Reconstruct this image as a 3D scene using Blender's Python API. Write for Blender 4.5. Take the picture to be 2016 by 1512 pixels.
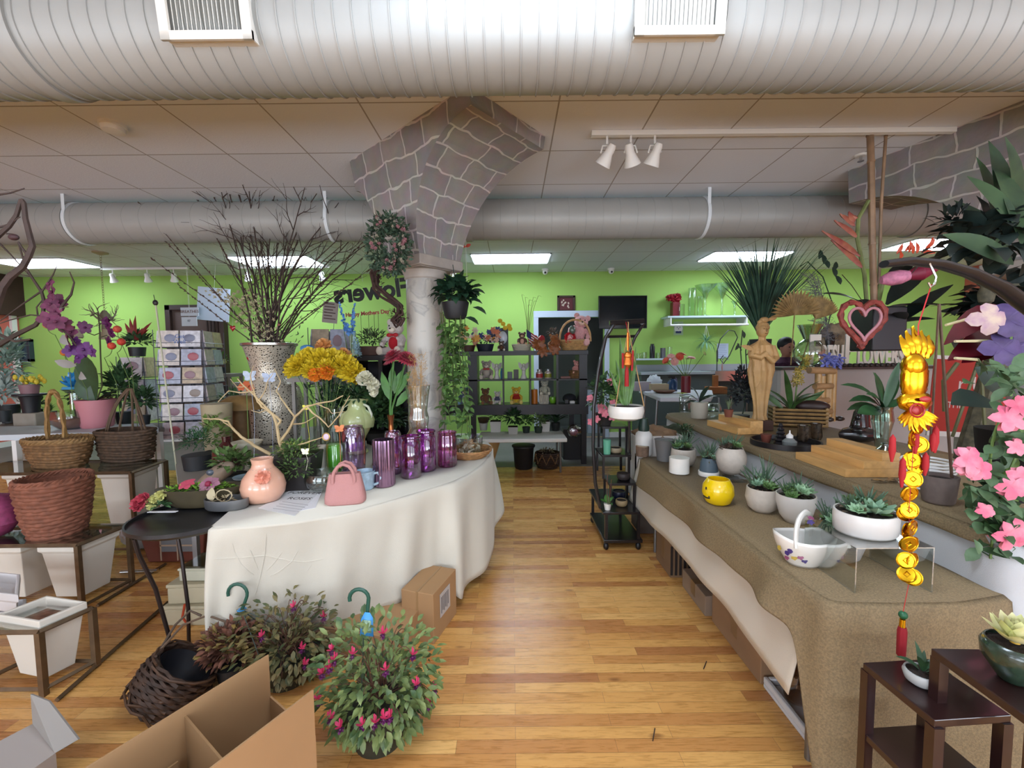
import bpy,math,random
from mathutils import Vector,Matrix
for _o in list(bpy.data.objects):bpy.data.objects.remove(_o)
SC=bpy.context.scene
C=SC.collection
# ---------------------------------------------------------------- camera
F,CH=815.0,1.50
PITCH,ROLL=math.radians(3.6),math.radians(0.57)
_f=Vector((0,math.cos(PITCH),-math.sin(PITCH)))
_r0,_u0=Vector((1,0,0)),Vector((0,math.sin(PITCH),math.cos(PITCH)))
_r=_r0*math.cos(ROLL)-_u0*math.sin(ROLL)
_u=_r0*math.sin(ROLL)+_u0*math.cos(ROLL)
CAM=Vector((0,0,CH))
cam=bpy.data.objects.new('camera',bpy.data.cameras.new('camera'));C.objects.link(cam)
cam.matrix_world=Matrix(((_r.x,_u.x,-_f.x,0),(_r.y,_u.y,-_f.y,0),(_r.z,_u.z,-_f.z,CH),(0,0,0,1)))
cam.data.sensor_width=36.0;cam.data.lens=36.0*F/2016.0;cam.data.clip_start=0.05;cam.data.clip_end=60
SC.camera=cam
SC.view_settings.view_transform='Standard';SC.view_settings.look='None'
SC.view_settings.gamma=1.0;SC.view_settings.use_curve_mapping=False
SC.view_settings.exposure=-0.08
SC.cycles.use_denoising=True
SC.cycles.max_bounces=7;SC.cycles.diffuse_bounces=4;SC.cycles.glossy_bounces=3
SC.cycles.transmission_bounces=5;SC.cycles.transparent_max_bounces=16
SC.cycles.caustics_reflective=False;SC.cycles.caustics_refractive=False
SC.cycles.sample_clamp_indirect=6.0
ROOM=dict(x0=-9.05,x1=8.3,y0=-3.4,y1=7.67,h=3.06)
w=bpy.data.worlds.new('world');SC.world=w;w.use_nodes=True
w.node_tree.nodes['Background'].inputs[0].default_value=(0.75,0.85,1.0,1)
w.node_tree.nodes['Background'].inputs[1].default_value=0.25
def area(name,loc,rot,sx,sy,power,col):
 l=bpy.data.lights.new(name,'AREA');l.shape='RECTANGLE';l.size=sx;l.size_y=sy
 l.energy=power;l.color=col
 o=bpy.data.objects.new(name,l);o.location=loc;o.rotation_euler=rot;C.objects.link(o);return o
for _x in(-5.6,-1.9,1.9,5.6):
 area('front_daylight_fill',(_x,-3.30,1.55),(math.radians(90),0,0),2.6,2.0,75,(0.74,0.86,1.0))  # unseen lamps standing in for daylight; the front wall has no windows
 area('ceiling_fill',(_x,-3.28,0.9),(math.radians(132),0,0),2.6,1.2,110,(0.80,0.88,1.0))  # added upward fill lamps that brighten the ceiling; no pavement is modelled
TROFFERS=[(-7.32,6.6),(-3.66,6.6),(0.0,6.6),(3.66,6.6),(6.12,6.0),(0.15,1.0),(-3.66,-2.0),(0,-2.0),(3.66,-2.0)]
TROFFER_POWER=20.0
# ---------------------------------------------------------------- pixel helpers (photo frame 2016x1512)
def ray(px,py):
 return(_f+_r*((px-1008)/F)+_u*((756-py)/F))
def at(px,py,Y):
 d=ray(px,py);return CAM+d*(Y/d.y)
def onz(px,py,z):
 d=ray(px,py);return CAM+d*((z-CH)/d.z)
def onx(px,py,X):
 d=ray(px,py);return CAM+d*(X/d.x)
def mpp(p):
 return(Vector(p)-CAM).dot(_f)/F
def base(px,py,z):
 p=onz(px,py,z);return p,mpp(p)
# ---------------------------------------------------------------- materials
def lin(c):
 if isinstance(c,str):
  c=c.lstrip('#');c=[int(c[i:i+2],16)/255 for i in(0,2,4)]
 return tuple(x/12.92 if x<=0.04045 else((x+0.055)/1.055)**2.4 for x in c)
_mats={}
def mat(col,rough=0.6,metal=0.0,var=0.0,scale=20.0,bump=0.0,bscale=60.0,col2=None,trans=0.0,sub=0.0,spec=0.5,coat=0.0,emit=0.0,sheen=0.0,stretch=None,alpha=1.0):
 key=(col,rough,metal,var,scale,bump,bscale,col2,trans,sub,spec,coat,emit,sheen,stretch,alpha)
 if key in _mats:return _mats[key]
 m=bpy.data.materials.new('mat_%d'%len(_mats));m.use_nodes=True
 nt=m.node_tree;b=nt.nodes['Principled BSDF'];L=nt.links
 c=lin(col);b.inputs['Base Color'].default_value=(*c,1);m.diffuse_color=(*c,1)
 b.inputs['Roughness'].default_value=rough;b.inputs['Metallic'].default_value=metal
 b.inputs['Specular IOR Level'].default_value=spec
 if trans:b.inputs['Transmission Weight'].default_value=trans;b.inputs['IOR'].default_value=1.45
 if coat:b.inputs['Coat Weight'].default_value=coat;b.inputs['Coat Roughness'].default_value=0.08
 if sheen:b.inputs['Sheen Weight'].default_value=sheen
 if alpha<1:b.inputs['Alpha'].default_value=alpha
 if emit:b.inputs['Emission Color'].default_value=(*c,1);b.inputs['Emission Strength'].default_value=emit
 if var or col2 or bump:
  tc=nt.nodes.new('ShaderNodeTexCoord');co=tc.outputs['Object']
  if stretch:
   mp=nt.nodes.new('ShaderNodeMapping');mp.inputs['Scale'].default_value=stretch
   L.new(co,mp.inputs['Vector']);co=mp.outputs['Vector']
 if var or col2:
  n=nt.nodes.new('ShaderNodeTexNoise');n.inputs['Scale'].default_value=scale;n.inputs['Detail'].default_value=4
  L.new(co,n.inputs['Vector'])
  r=nt.nodes.new('ShaderNodeValToRGB');r.color_ramp.elements[0].position=0.35;r.color_ramp.elements[1].position=0.65
  c2=lin(col2)if col2 else tuple(min(1,x*(1+var))for x in c)
  c1=c if col2 else tuple(x*(1-var)for x in c)
  r.color_ramp.elements[0].color=(*c1,1);r.color_ramp.elements[1].color=(*c2,1)
  L.new(n.outputs['Fac'],r.inputs['Fac']);L.new(r.outputs['Color'],b.inputs['Base Color'])
  if emit:L.new(r.outputs['Color'],b.inputs['Emission Color'])
 if bump:
  n2=nt.nodes.new('ShaderNodeTexNoise');n2 .inputs['Scale'].default_value=bscale;n2 .inputs['Detail'].default_value=3
  L.new(co,n2 .inputs['Vector'])
  bp=nt.nodes.new('ShaderNodeBump');bp.inputs['Strength'].default_value=bump;bp.inputs['Distance'].default_value=0.01
  L.new(n2 .outputs['Fac'],bp.inputs['Height']);L.new(bp.outputs['Normal'],b.inputs['Normal'])
 _mats[key]=m;return m
def glass(col='#ffffff',gl=0.12,rough=0.03):
 key=('glass',col,gl,rough)
 if key in _mats:return _mats[key]
 m=bpy.data.materials.new('glass_%d'%len(_mats));m.use_nodes=True;nt=m.node_tree;nt.nodes.clear();L=nt.links
 out=nt.nodes.new('ShaderNodeOutputMaterial');mix=nt.nodes.new('ShaderNodeMixShader')
 t=nt.nodes.new('ShaderNodeBsdfTransparent');g=nt.nodes.new('ShaderNodeBsdfGlossy');fr=nt.nodes.new('ShaderNodeLayerWeight')
 ma=nt.nodes.new('ShaderNodeMath');ma.operation='MULTIPLY_ADD'
 fr.inputs['Blend'].default_value=0.35;ma.inputs[1].default_value=0.75;ma.inputs[2].default_value=gl*0.5
 ma.use_clamp=True
 t.inputs['Color'].default_value=(*lin(col),1);g.inputs['Roughness'].default_value=rough
 L.new(fr.outputs['Facing'],ma.inputs[0]);L.new(ma.outputs[0],mix.inputs[0])
 L.new(t.outputs[0],mix.inputs[1]);L.new(g.outputs[0],mix.inputs[2]);L.new(mix.outputs[0],out.inputs[0])
 m.diffuse_color=(*lin(col),0.3);_mats[key]=m;return m
# ---------------------------------------------------------------- mesh builder
class MB:
 def __init__(s,T=None,auto=False):s.v=[];s.f=[];s.mi=[];s.cur=0;s.T=T;s.auto=auto;s.marks=[]
 def mk(s):s.marks.append((len(s.v),len(s.f)))
 def add(s,vs,fs):
  n=len(s.v)
  if s.T is not None:vs=[s.T@Vector(p)for p in vs]
  s.v.extend([tuple(p)for p in vs]);s.f.extend([tuple(i+n for i in q)for q in fs]);s.mi.extend([s.cur]*len(fs));return s
 def box(s,c,d,rot=None):
  x,y,z=d[0]/2,d[1]/2,d[2]/2
  vs=[Vector(p)for p in((-x,-y,-z),(x,-y,-z),(x,y,-z),(-x,y,-z),(-x,-y,z),(x,-y,z),(x,y,z),(-x,y,z))]
  if rot:
   Rm=Matrix.Rotation(rot[2],3,'Z')@Matrix.Rotation(rot[1],3,'Y')@Matrix.Rotation(rot[0],3,'X');vs=[Rm@p for p in vs]
  vs=[p+Vector(c)for p in vs]
  return s.add(vs,[(0,3,2,1),(4,5,6,7),(0,1,5,4),(1,2,6,5),(2,3,7,6),(3,0,4,7)])
 def bb(s,a,b):
  return s.box([(a[i]+b[i])/2 for i in range(3)],[abs(b[i]-a[i])for i in range(3)])
 def prism(s,poly,z0,z1):
  n=len(poly);vs=[(p[0],p[1],z0)for p in poly]+[(p[0],p[1],z1)for p in poly]
  return s.add(vs,[tuple(range(n-1,-1,-1)),tuple(range(n,2*n))]+[(i,(i+1)%n,n+(i+1)%n,n+i)for i in range(n)])
 def lathe(s,prof,c=(0,0,0),n=24,sx=1,sy=1,R=None,mod=None,cap=True):
  vs=[];c=Vector(c)
  for k,(r,z)in enumerate(prof):
   for i in range(n):
    a=2*math.pi*i/n;rr=r*(mod(a,k)if mod else 1)
    p=Vector((rr*math.cos(a)*sx,rr*math.sin(a)*sy,z))
    if R is not None:p=R@p
    vs.append(p+c)
  fs=[]
  for k in range(len(prof)-1):
   for i in range(n):
    j=(i+1)%n;fs.append((k*n+i,k*n+j,(k+1)*n+j,(k+1)*n+i))
  if cap:
   if prof[0][0]>1e-6:fs.append(tuple(range(n-1,-1,-1)))
   if prof[-1][0]>1e-6:fs.append(tuple(range((len(prof)-1)*n,len(prof)*n)))
  return s.add(vs,fs)
 def sphere(s,c,r,n=14,m=8,R=None,mod=None):
  if not hasattr(r,'__len__'):r=(r,r,r)
  prof=[(max(1e-5,math.sin(math.pi*k/m)),-math.cos(math.pi*k/m))for k in range(m+1)]
  c=Vector(c);vs=[]
  for(q,z)in prof:
   for i in range(n):
    a=2*math.pi*i/n;p=Vector((q*math.cos(a)*r[0],q*math.sin(a)*r[1],z*r[2]))
    if mod:p=p*mod(p)
    if R is not None:p=R@p
    vs.append(p+c)
  fs=[(k*n+i,k*n+(i+1)%n,(k+1)*n+(i+1)%n,(k+1)*n+i)for k in range(m)for i in range(n)]
  return s.add(vs,fs)
 def tube(s,pts,r,n=6,closed=False,flat=1.0):
  pts=[Vector(p)for p in pts];N=len(pts)
  if not hasattr(r,'__len__'):r=[r]*N
  vs=[];prev=None
  for k in range(N):
   if closed:t=pts[(k+1)%N]-pts[k-1]
   else:t=pts[min(k+1,N-1)]-pts[max(k-1,0)]
   if t.length<1e-9:t=Vector((0,0,1))
   t.normalize()
   if prev is None:
    up=Vector((0,0,1))if abs(t.z)<0.9 else Vector((1,0,0))
    a=t.cross(up).normalized()
   else:
    a=prev-t*prev.dot(t)
    a=a.normalized()if a.length>1e-6 else t.orthogonal().normalized()
   b=t.cross(a);prev=a
   for i in range(n):
    q=2*math.pi*i/n;vs.append(pts[k]+(a*math.cos(q)+b*math.sin(q)*flat)*r[k])
  fs=[];K=N if closed else N-1
  for k in range(K):
   k2=(k+1)%N
   for i in range(n):
    j=(i+1)%n;fs.append((k*n+i,k*n+j,k2*n+j,k2*n+i))
  if not closed:fs+=[tuple(range(n-1,-1,-1)),tuple(range((N-1)*n,N*n))]
  return s.add(vs,fs)
 def leaf(s,p,d,up,L,W,bend=0.6,seg=4,peak=0.45,th=0.0,fold=0.12,tip=0.0):
  p=Vector(p);d=Vector(d).normalized();up=Vector(up)
  side=d.cross(up)
  if side.length<1e-4:side=d.orthogonal()
  side.normalize();nrm=side.cross(d).normalized()
  vs=[];q=p.copy();st=L/seg;dd=d.copy();nn=nrm.copy()
  Rm=Matrix.Rotation(-bend/seg,3,side)
  for k in range(seg+1):
   t=k/seg
   if t<peak:ww=math.sin(t/peak*math.pi/2)**0.7 if t>0 else 0.12
   else:ww=math.cos((t-peak)/(1-peak)*math.pi/2)**0.8 if t<1 else tip
   ww=max(ww,0.05)*W/2
   vs+=[q-side*ww+nn*fold*ww*2,q+nn*th*0.5,q+side*ww+nn*fold*ww*2]
   if th:vs.append(q-nn*th*(0.9 if 0<k<seg else 0.3))
   q=q+dd*st;dd=Rm@dd;nn=Rm@nn
  m=4 if th else 3;fs=[]
  for k in range(seg):
   a,b=k*m,(k+1)*m
   fs+=[(a,a+1,b+1,b),(a+1,a+2,b+2,b+1)]
   if th:fs+=[(a+2,a+3,b+3,b+2),(a+3,a,b,b+3)]
  return s.add(vs,fs)
 def grid(s,fn,nu,nv,cu=False):
  vs=[fn(i/nu,j/nv)for j in range(nv+1)for i in range(nu+1)]
  return s.add(vs,[(j*(nu+1)+i,j*(nu+1)+i+1,(j+1)*(nu+1)+i+1,(j+1)*(nu+1)+i)for j in range(nv)for i in range(nu)])
 def mesh(s,mats,smooth=True,ang=40):
  me=bpy.data.meshes.new('m');me.from_pydata(s.v,[],s.f)
  for m in(mats if isinstance(mats,(list,tuple))else[mats]):me.materials.append(m)
  if any(s.mi):me.polygons.foreach_set('material_index',s.mi)
  if smooth:
   me.polygons.foreach_set('use_smooth',[True]*len(s.f));me.set_sharp_from_angle(angle=math.radians(ang))
  me.update();return me
def obj(name,mb,mats,parent=None,smooth=True,bevel=0.0,solid=0.0,label=None,kind=None,loc=None,rot=None,ang=40,sub=0):
 if isinstance(mb,MB)and len(mb.marks)>1:
  ms=mb.marks+[(len(mb.v),len(mb.f))];o=None
  for(v0,f0),(v1,f1)in zip(ms,ms[1:]):
   p=MB();p.v=mb.v[v0:v1];p.f=[tuple(i-v0 for i in q)for q in mb.f[f0:f1]];p.mi=mb.mi[f0:f1]
   o=obj(name,p,mats,parent,smooth,bevel,solid,label,kind,loc,rot,ang,sub)
  return o
 me=mb.mesh(mats,smooth,ang)if isinstance(mb,MB)else mb
 me.name=name;o=bpy.data.objects.new(name,me);C.objects.link(o)
 if parent:o.parent=parent
 if loc is not None:o.location=loc
 if rot is not None:o.rotation_euler=rot
 if solid:
  q=o.modifiers.new('s','SOLIDIFY');q.thickness=solid;q.offset=0
 if sub:
  q=o.modifiers.new('u','SUBSURF');q.levels=sub;q.render_levels=sub
 if bevel:
  q=o.modifiers.new('b','BEVEL');q.width=bevel;q.segments=2;q.limit_method='ANGLE'
 if label:o['label']=label
 if kind:o['kind']=kind
 return o
def tag(o,label,cat,group=None,kind=None):
 o['label']=label;o['category']=cat
 if group:o['group']=group
 if kind:o['kind']=kind
 return o
def thing(name,label,cat,loc=(0,0,0),rz=0,group=None,rot=None):
 o=bpy.data.objects.new(name,None);o.empty_display_size=0.05;C.objects.link(o)
 o.location=loc;o.rotation_euler=rot or(0,0,rz)
 return tag(o,label,cat,group)
def solo(name,label,cat,mb,mats,loc=(0,0,0),rz=0,group=None,**kw):
 o=obj(name,mb,mats,None,loc=loc,rot=kw.pop('rot',(0,0,rz)),**kw)
 return tag(o,label,cat,group,kw.get('kind'))
def struct(name,mb,mats,**kw):
 o=obj(name,mb,mats,**kw);o['kind']='structure';return o
def dup(root,loc,rz=0,label=None,group=None,scale=None):
 r=root.copy();C.objects.link(r);r.location=loc;r.rotation_euler=(0,0,rz)
 if scale:r.scale=(scale,)*3 if not hasattr(scale,'__len__')else scale
 if label:r['label']=label
 if group:r['group']=group
 for ch in list(root.children):
  c=ch.copy();C.objects.link(c);c.parent=r
  for g in ch.children:
   d=g.copy();C.objects.link(d);d.parent=c
 return r
def textmesh(txt,size,mats,depth=0.002,align='CENTER',sx=1.0,shear=0.0,bold=0.0):
 cu=bpy.data.curves.new('t','FONT');cu.body=txt;cu.size=size;cu.extrude=depth;cu.align_x=align;cu.align_y='CENTER'
 cu.shear=shear;cu.offset=bold;cu.resolution_u=3;cu.space_line=1.0
 o=bpy.data.objects.new('t',cu);C.objects.link(o)
 dg=bpy.context.evaluated_depsgraph_get();me=bpy.data.meshes.new_from_object(o.evaluated_get(dg))
 bpy.data.objects.remove(o)
 if sx!=1.0:
  for v in me.vertices:v.co.x*=sx
 me.materials.clear();me.materials.append(mats);return me
rnd=random.Random(11)
def U(a,b):return rnd.uniform(a,b)
def rdir(zmin=-1.0):
 while True:
  v=Vector((U(-1,1),U(-1,1),U(-1,1)))
  if 0.05<v.length<1 and v.normalized().z>=zmin:return v.normalized()
def lerp(a,b,t):return Vector(a)*(1-t)+Vector(b)*t
def bez(a,b,c,n=8):
 a,b,c=Vector(a),Vector(b),Vector(c)
 return[a*(1-t)**2+b*2*t*(1-t)+c*t*t for t in[i/n for i in range(n+1)]]
M_WHITE=mat('#e9e8e4',0.55);M_PLASTER=mat('#e4e2dd',0.85,var=0.03,scale=3)
M_BLACK=mat('#141315',0.45);M_DARKWOOD=mat('#2a1a18',0.35,var=0.25,scale=8,stretch=(1,1,6),coat=0.2)
M_WOOD=mat('#c28f4e',0.5,var=0.18,scale=6,stretch=(1,8,8));M_CARD=mat('#9b7850',0.85,var=0.06,scale=4)
M_CERAM=mat('#e6e2da',0.3,coat=0.3);M_SOIL=mat('#2b2018',0.95,var=0.4,scale=60,bump=0.8)
M_LEAF=mat('#3f6b2c',0.5,var=0.3,scale=12);M_LEAFD=mat('#2b4a2b',0.5,var=0.35,scale=12)
M_LEAFL=mat('#7c9c45',0.5,var=0.25,scale=12);M_SUCC=mat('#7fa184',0.55,var=0.2,scale=15,col2=None)
M_SUCC2=mat('#5d7d47',0.5,var=0.35,scale=15);M_STEM=mat('#5f7a3a',0.6);M_TWIG=mat('#3a2a22',0.8,var=0.2,scale=30)
M_CHROME=mat('#c8c8c8',0.2,1.0);M_GREYM=mat('#8d8f92',0.4,0.9);M_GOLD=mat('#d9a520',0.22,1.0)
M_GLASS=glass('#f4fbf8',0.14);M_WICK=mat('#7a5a38',0.75,var=0.3,scale=25);M_WICKD=mat('#3a271b',0.7,var=0.35,scale=25)
M_TERRA=mat('#7d4c38',0.8,var=0.2,scale=20);M_RED=mat('#b31217',0.5);M_PAPER=mat('#e8e8ea',0.8)
X0,X1,Y0,Y1,H=ROOM['x0'],ROOM['x1'],ROOM['y0'],ROOM['y1'],ROOM['h']
# ---- floor material: oak strips running left-right
def floor_mat():
 m=bpy.data.materials.new('oak_floor');m.use_nodes=True;nt=m.node_tree;L=nt.links;b=nt.nodes['Principled BSDF']
 N=nt.nodes.new;tc=N('ShaderNodeTexCoord')
 br=N('ShaderNodeTexBrick');br.offset=0.37;br.offset_frequency=2;br.squash=1.0
 br.inputs['Color1'].default_value=(0,0,0,1);br.inputs['Color2'].default_value=(1,1,1,1);br.inputs['Mortar'].default_value=(0.5,0.5,0.5,1)
 br.inputs['Scale'].default_value=1;br.inputs['Mortar Size'].default_value=0.0006;br.inputs['Brick Width'].default_value=0.62;br.inputs['Row Height'].default_value=0.057
 br.inputs['Bias'].default_value=0.0
 nz=N('ShaderNodeTexNoise');nz.inputs['Scale'].default_value=0.9
 L.new(tc.outputs['Object'],br.inputs['Vector'])
 rp=N('ShaderNodeValToRGB');e=rp.color_ramp.elements
 e[0].position=0.0;e[0].color=(*lin('#ab7040'),1);e[1].position=1.0;e[1].color=(*lin('#e5b36c'),1)
 for pos,c in((0.18,'#bd8249'),(0.45,'#cf9652'),(0.72,'#dba55d')):
  q=e.new(pos);q.color=(*lin(c),1)
 L.new(br.outputs['Color'],rp.inputs['Fac'])
 mp=N('ShaderNodeMapping');mp.inputs['Scale'].default_value=(2.2,34,1);L.new(tc.outputs['Object'],mp.inputs['Vector'])
 g=N('ShaderNodeTexNoise');g.inputs['Scale'].default_value=3;g.inputs['Detail'].default_value=8;g.inputs['Roughness'].default_value=0.65;g.inputs['Distortion'].default_value=1.2
 L.new(mp.outputs[0],g.inputs['Vector'])
 gr=N('ShaderNodeValToRGB');gr.color_ramp.elements[0].position=0.33;gr.color_ramp.elements[0].color=(0.60,0.54,0.48,1);gr.color_ramp.elements[1].position=0.52;gr.color_ramp.elements[1].color=(1,1,1,1)
 L.new(g.outputs['Fac'],gr.inputs['Fac'])
 mx=N('ShaderNodeMixRGB');mx.blend_type='MULTIPLY';mx.inputs[0].default_value=0.75
 L.new(rp.outputs[0],mx.inputs[1]);L.new(gr.outputs[0],mx.inputs[2])
 vo=N('ShaderNodeTexVoronoi');vo.inputs['Scale'].default_value=1;mk=N('ShaderNodeMapping');mk.inputs['Scale'].default_value=(2.4,6.0,1)
 L.new(tc.outputs['Object'],mk.inputs['Vector']);L.new(mk.outputs[0],vo.inputs['Vector'])
 kr=N('ShaderNodeValToRGB');kr.color_ramp.elements[0].position=0.03;kr.color_ramp.elements[0].color=(0.25,0.15,0.1,1);kr.color_ramp.elements[1].position=0.09;kr.color_ramp.elements[1].color=(1,1,1,1)
 L.new(vo.outputs['Distance'],kr.inputs['Fac'])
 m2=N('ShaderNodeMixRGB');m2 .blend_type='MULTIPLY';m2 .inputs[0].default_value=0.7;L.new(mx.outputs[0],m2 .inputs[1]);L.new(kr.outputs[0],m2 .inputs[2])
 m3=N('ShaderNodeMixRGB');m3 .blend_type='MIX';m3 .inputs[2].default_value=(*lin('#4a2a14'),1)
 L.new(br.outputs['Fac'],m3 .inputs[0]);L.new(m2 .outputs[0],m3 .inputs[1]);L.new(m3 .outputs[0],b.inputs['Base Color'])
 b.inputs['Roughness'].default_value=0.26;b.inputs['Specular IOR Level'].default_value=0.5
 rr=N('ShaderNodeMapRange');rr.inputs[3].default_value=0.2;rr.inputs[4].default_value=0.36;L.new(g.outputs['Fac'],rr.inputs[0]);L.new(rr.outputs[0],b.inputs['Roughness'])
 bp=N('ShaderNodeBump');bp.inputs['Strength'].default_value=0.12;bp.inputs['Distance'].default_value=0.004
 L.new(g.outputs['Fac'],bp.inputs['Height']);L.new(bp.outputs[0],b.inputs['Normal']);return m
struct('floor',MB().bb((X0-.1,Y0-.1,-0.1),(X1+.1,Y1+.1,0)),floor_mat())
def ceil_mat():
 m=bpy.data.materials.new('ceiling_tiles');m.use_nodes=True;nt=m.node_tree;L=nt.links;b=nt.nodes['Principled BSDF'];N=nt.nodes.new
 tc=N('ShaderNodeTexCoord');mp=N('ShaderNodeMapping');mp.inputs['Location'].default_value=(0.305,-0.185,0);L.new(tc.outputs['Object'],mp.inputs['Vector'])
 br=N('ShaderNodeTexBrick');br.offset=0;br.inputs['Scale'].default_value=1;br.inputs['Brick Width'].default_value=0.61;br.inputs['Row Height'].default_value=0.61
 br.inputs['Mortar Size'].default_value=0.006;br.inputs['Mortar Smooth'].default_value=0.3
 br.inputs['Color1'].default_value=(*lin('#e4e8f0'),1);br.inputs['Color2'].default_value=(*lin('#dfe4ec'),1);br.inputs['Mortar'].default_value=(*lin('#a09d9c'),1)
 L.new(mp.outputs[0],br.inputs['Vector']);L.new(br.outputs['Color'],b.inputs['Base Color']);b.inputs['Roughness'].default_value=0.9
 n=N('ShaderNodeTexNoise');n.inputs['Scale'].default_value=90;L.new(tc.outputs['Object'],n.inputs['Vector'])
 ad=N('ShaderNodeMath');ad.operation='MULTIPLY_ADD';ad.inputs[1].default_value=-1.5;L.new(br.outputs['Fac'],ad.inputs[0]);L.new(n.outputs['Fac'],ad.inputs[2])
 bp=N('ShaderNodeBump');bp.inputs['Strength'].default_value=0.25;bp.inputs['Distance'].default_value=0.006;L.new(ad.outputs[0],bp.inputs['Height']);L.new(bp.outputs[0],b.inputs['Normal']);return m
struct('ceiling',MB().bb((X0-.1,Y0-.1,H),(X1+.1,Y1+.1,H+.1)),ceil_mat())
GREEN=mat('#a2cb66',0.75,var=0.02,scale=1.5,bump=0.05,bscale=120)
SALMON=mat('#c9685a',0.75,var=0.05,scale=4)
DL,DR=at(1060,650,Y1).x,at(1190,650,Y1).x;DT=at(1110,625,Y1).z
struct('wall_back',MB().bb((X0-.1,Y1,0),(DL,Y1+.12,H)).bb((DR,Y1,0),(X1+.1,Y1+.12,H)).bb((DL,Y1,DT),(DR,Y1+.12,H)),GREEN)
struct('wall_left',MB().bb((X0-.12,Y0,0),(X0,Y1,H)),SALMON)
WY0,WY1,WZ0,WZ1=6.35,7.3,1.45,2.1
struct('wall_right',MB().bb((X1,Y0,0),(X1+.12,WY0,H)).bb((X1,WY1,0),(X1+.12,Y1,H)).bb((X1,WY0,0),(X1+.12,WY1,WZ0)).bb((X1,WY0,WZ1),(X1+.12,WY1,H)),SALMON)
struct('wall_front',MB().bb((X0-.1,Y0-.12,0),(X1+.1,Y0,H)),M_PLASTER)
hall=MB().bb((DL-.6,Y1+1.6,0),(DR+.6,Y1+1.65,H));hall.bb((DL-.65,Y1+.12,0),(DL-.6,Y1+1.65,H));hall.bb((DR+.6,Y1+.12,0),(DR+.65,Y1+1.65,H));hall.bb((DL-.6,Y1+.12,H-.05),(DR+.6,Y1+1.6,H));hall.bb((DL-.6,Y1+.12,-.05),(DR+.6,Y1+1.6,0))
struct('wall_hallway',hall,mat('#7d8480',0.8))
tr=MB();cw=0.09
tr.bb((DL-cw,Y1-.03,0),(DL,Y1+.0,DT+cw));tr.bb((DR,Y1-.03,0),(DR+cw,Y1,DT+cw));tr.bb((DL-cw,Y1-.035,DT),(DR+cw,Y1,DT+cw+.03))
struct('trim_1',tr,mat('#c9d6e6',0.5),bevel=0.006)
struct('baseboard_back',MB().bb((X0,Y1-.02,0),(DL-cw,Y1,.1)).bb((DR+cw,Y1-.02,0),(X1,Y1,.1)),M_WHITE)
struct('baseboard_left',MB().bb((X0,Y0,0),(X0+.02,Y1,.1)),M_WHITE)
struct('trim_2',MB().bb((X0-.02,5.6,2.35),(X0+.14,Y1,H)),mat('#3d2420',0.7,var=0.15,scale=5))
struct('trim_3',MB().bb((X0,7.52,0.1),(X0+.05,7.6,2.35)),M_WHITE)
wf=MB()
for a,b_ in(((WY0,WZ0),(WY1,WZ0+.05)),((WY0,WZ1-.05),(WY1,WZ1)),((WY0,WZ0),(WY0+.05,WZ1)),((WY1-.05,WZ0),(WY1,WZ1)),(((WY0+WY1)/2-.02,WZ0),((WY0+WY1)/2+.02,WZ1))):
 wf.bb((X1-.02,a[0],a[1]),(X1+.06,b_[0],b_[1]))
wn=struct('window_1',wf,M_WHITE)
obj('pane',MB().bb((X1+.02,WY0+.04,WZ0+.04),(X1+.03,WY1-.04,WZ1-.04)),mat('#bcd4dc',0.2,emit=0.9),wn)
M_DIFF=mat('#dcecff',0.5,emit=TROFFER_POWER);M_TFRAME=mat('#dfe6ea',0.5);M_DIFF2=mat('#dcecff',0.5,emit=13.0)
TLAB={0:'far left fluorescent ceiling panel above the salmon wall corner',1:'fluorescent ceiling panel seen behind the tall budding branches',2:'fluorescent ceiling panel above the bear shelf beside the stone arch',3:'fluorescent ceiling panel above the sink and glassware shelf',4:'fluorescent ceiling panel behind the orange tropical flower at right'}
for i,(x,y)in enumerate(TROFFERS):
 t=thing('ceiling_light',TLAB.get(i,'fluorescent ceiling panel over the front of the shop, out of view'),'light',(x,y,H),0,'fluorescent ceiling panels')
 f=MB();a,b_=.61,.305
 for q in(((-a,-b_),(a,-b_+.02)),((-a,b_-.02),(a,b_)),((-a,-b_),(-a+.02,b_)),((a-.02,-b_),(a,b_))):
  f.bb((q[0][0],q[0][1],-.012),(q[1][0],q[1][1],0))
 obj('frame',f,M_TFRAME,t);obj('diffuser',MB().bb((-a+.02,-b_+.02,-.022),(a-.02,b_-.02,0)),M_DIFF if y>.5 else M_DIFF2,t)
# ---- ducts
M_DUCT=mat('#a3a39f',0.5,metal=0.15,var=0.03,scale=3)
def duct(name,label,yc,zc,r,x0,x1,sp,ribh,joints=()):
 t=thing(name,label,'air duct',(0,yc,zc))
 prof=[];x=x0
 while x<x1:
  prof+=[(r,x),(r,x+sp-.0055),(r+ribh,x+sp-.0045),(r+ribh,x+sp-.001)];x+=sp
 Rm=Matrix.Rotation(math.pi/2,3,'Y')
 obj('duct_pipe',MB().lathe(prof,n=56,R=Rm),M_DUCT,t,ang=14)
 for j in joints:
  obj('joint_band',MB().lathe([(r,j-.03),(r+.012,j-.03),(r+.012,j+.03),(r,j+.03)],n=48,R=Rm),M_DUCT,t,ang=30)
 return t
D1=duct('air_duct','large pale spiral duct crossing the top of the view with two grilles',1.81,CH+1.32,.19,X0,X1,.07,.005,(-1.9,3.3))
D2=duct('air_duct','farther pale duct under the ceiling behind the stone arch',4.12,CH+1.34,.19,X0,X1,.16,.002,(-4.2,-.4,3.9))
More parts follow.
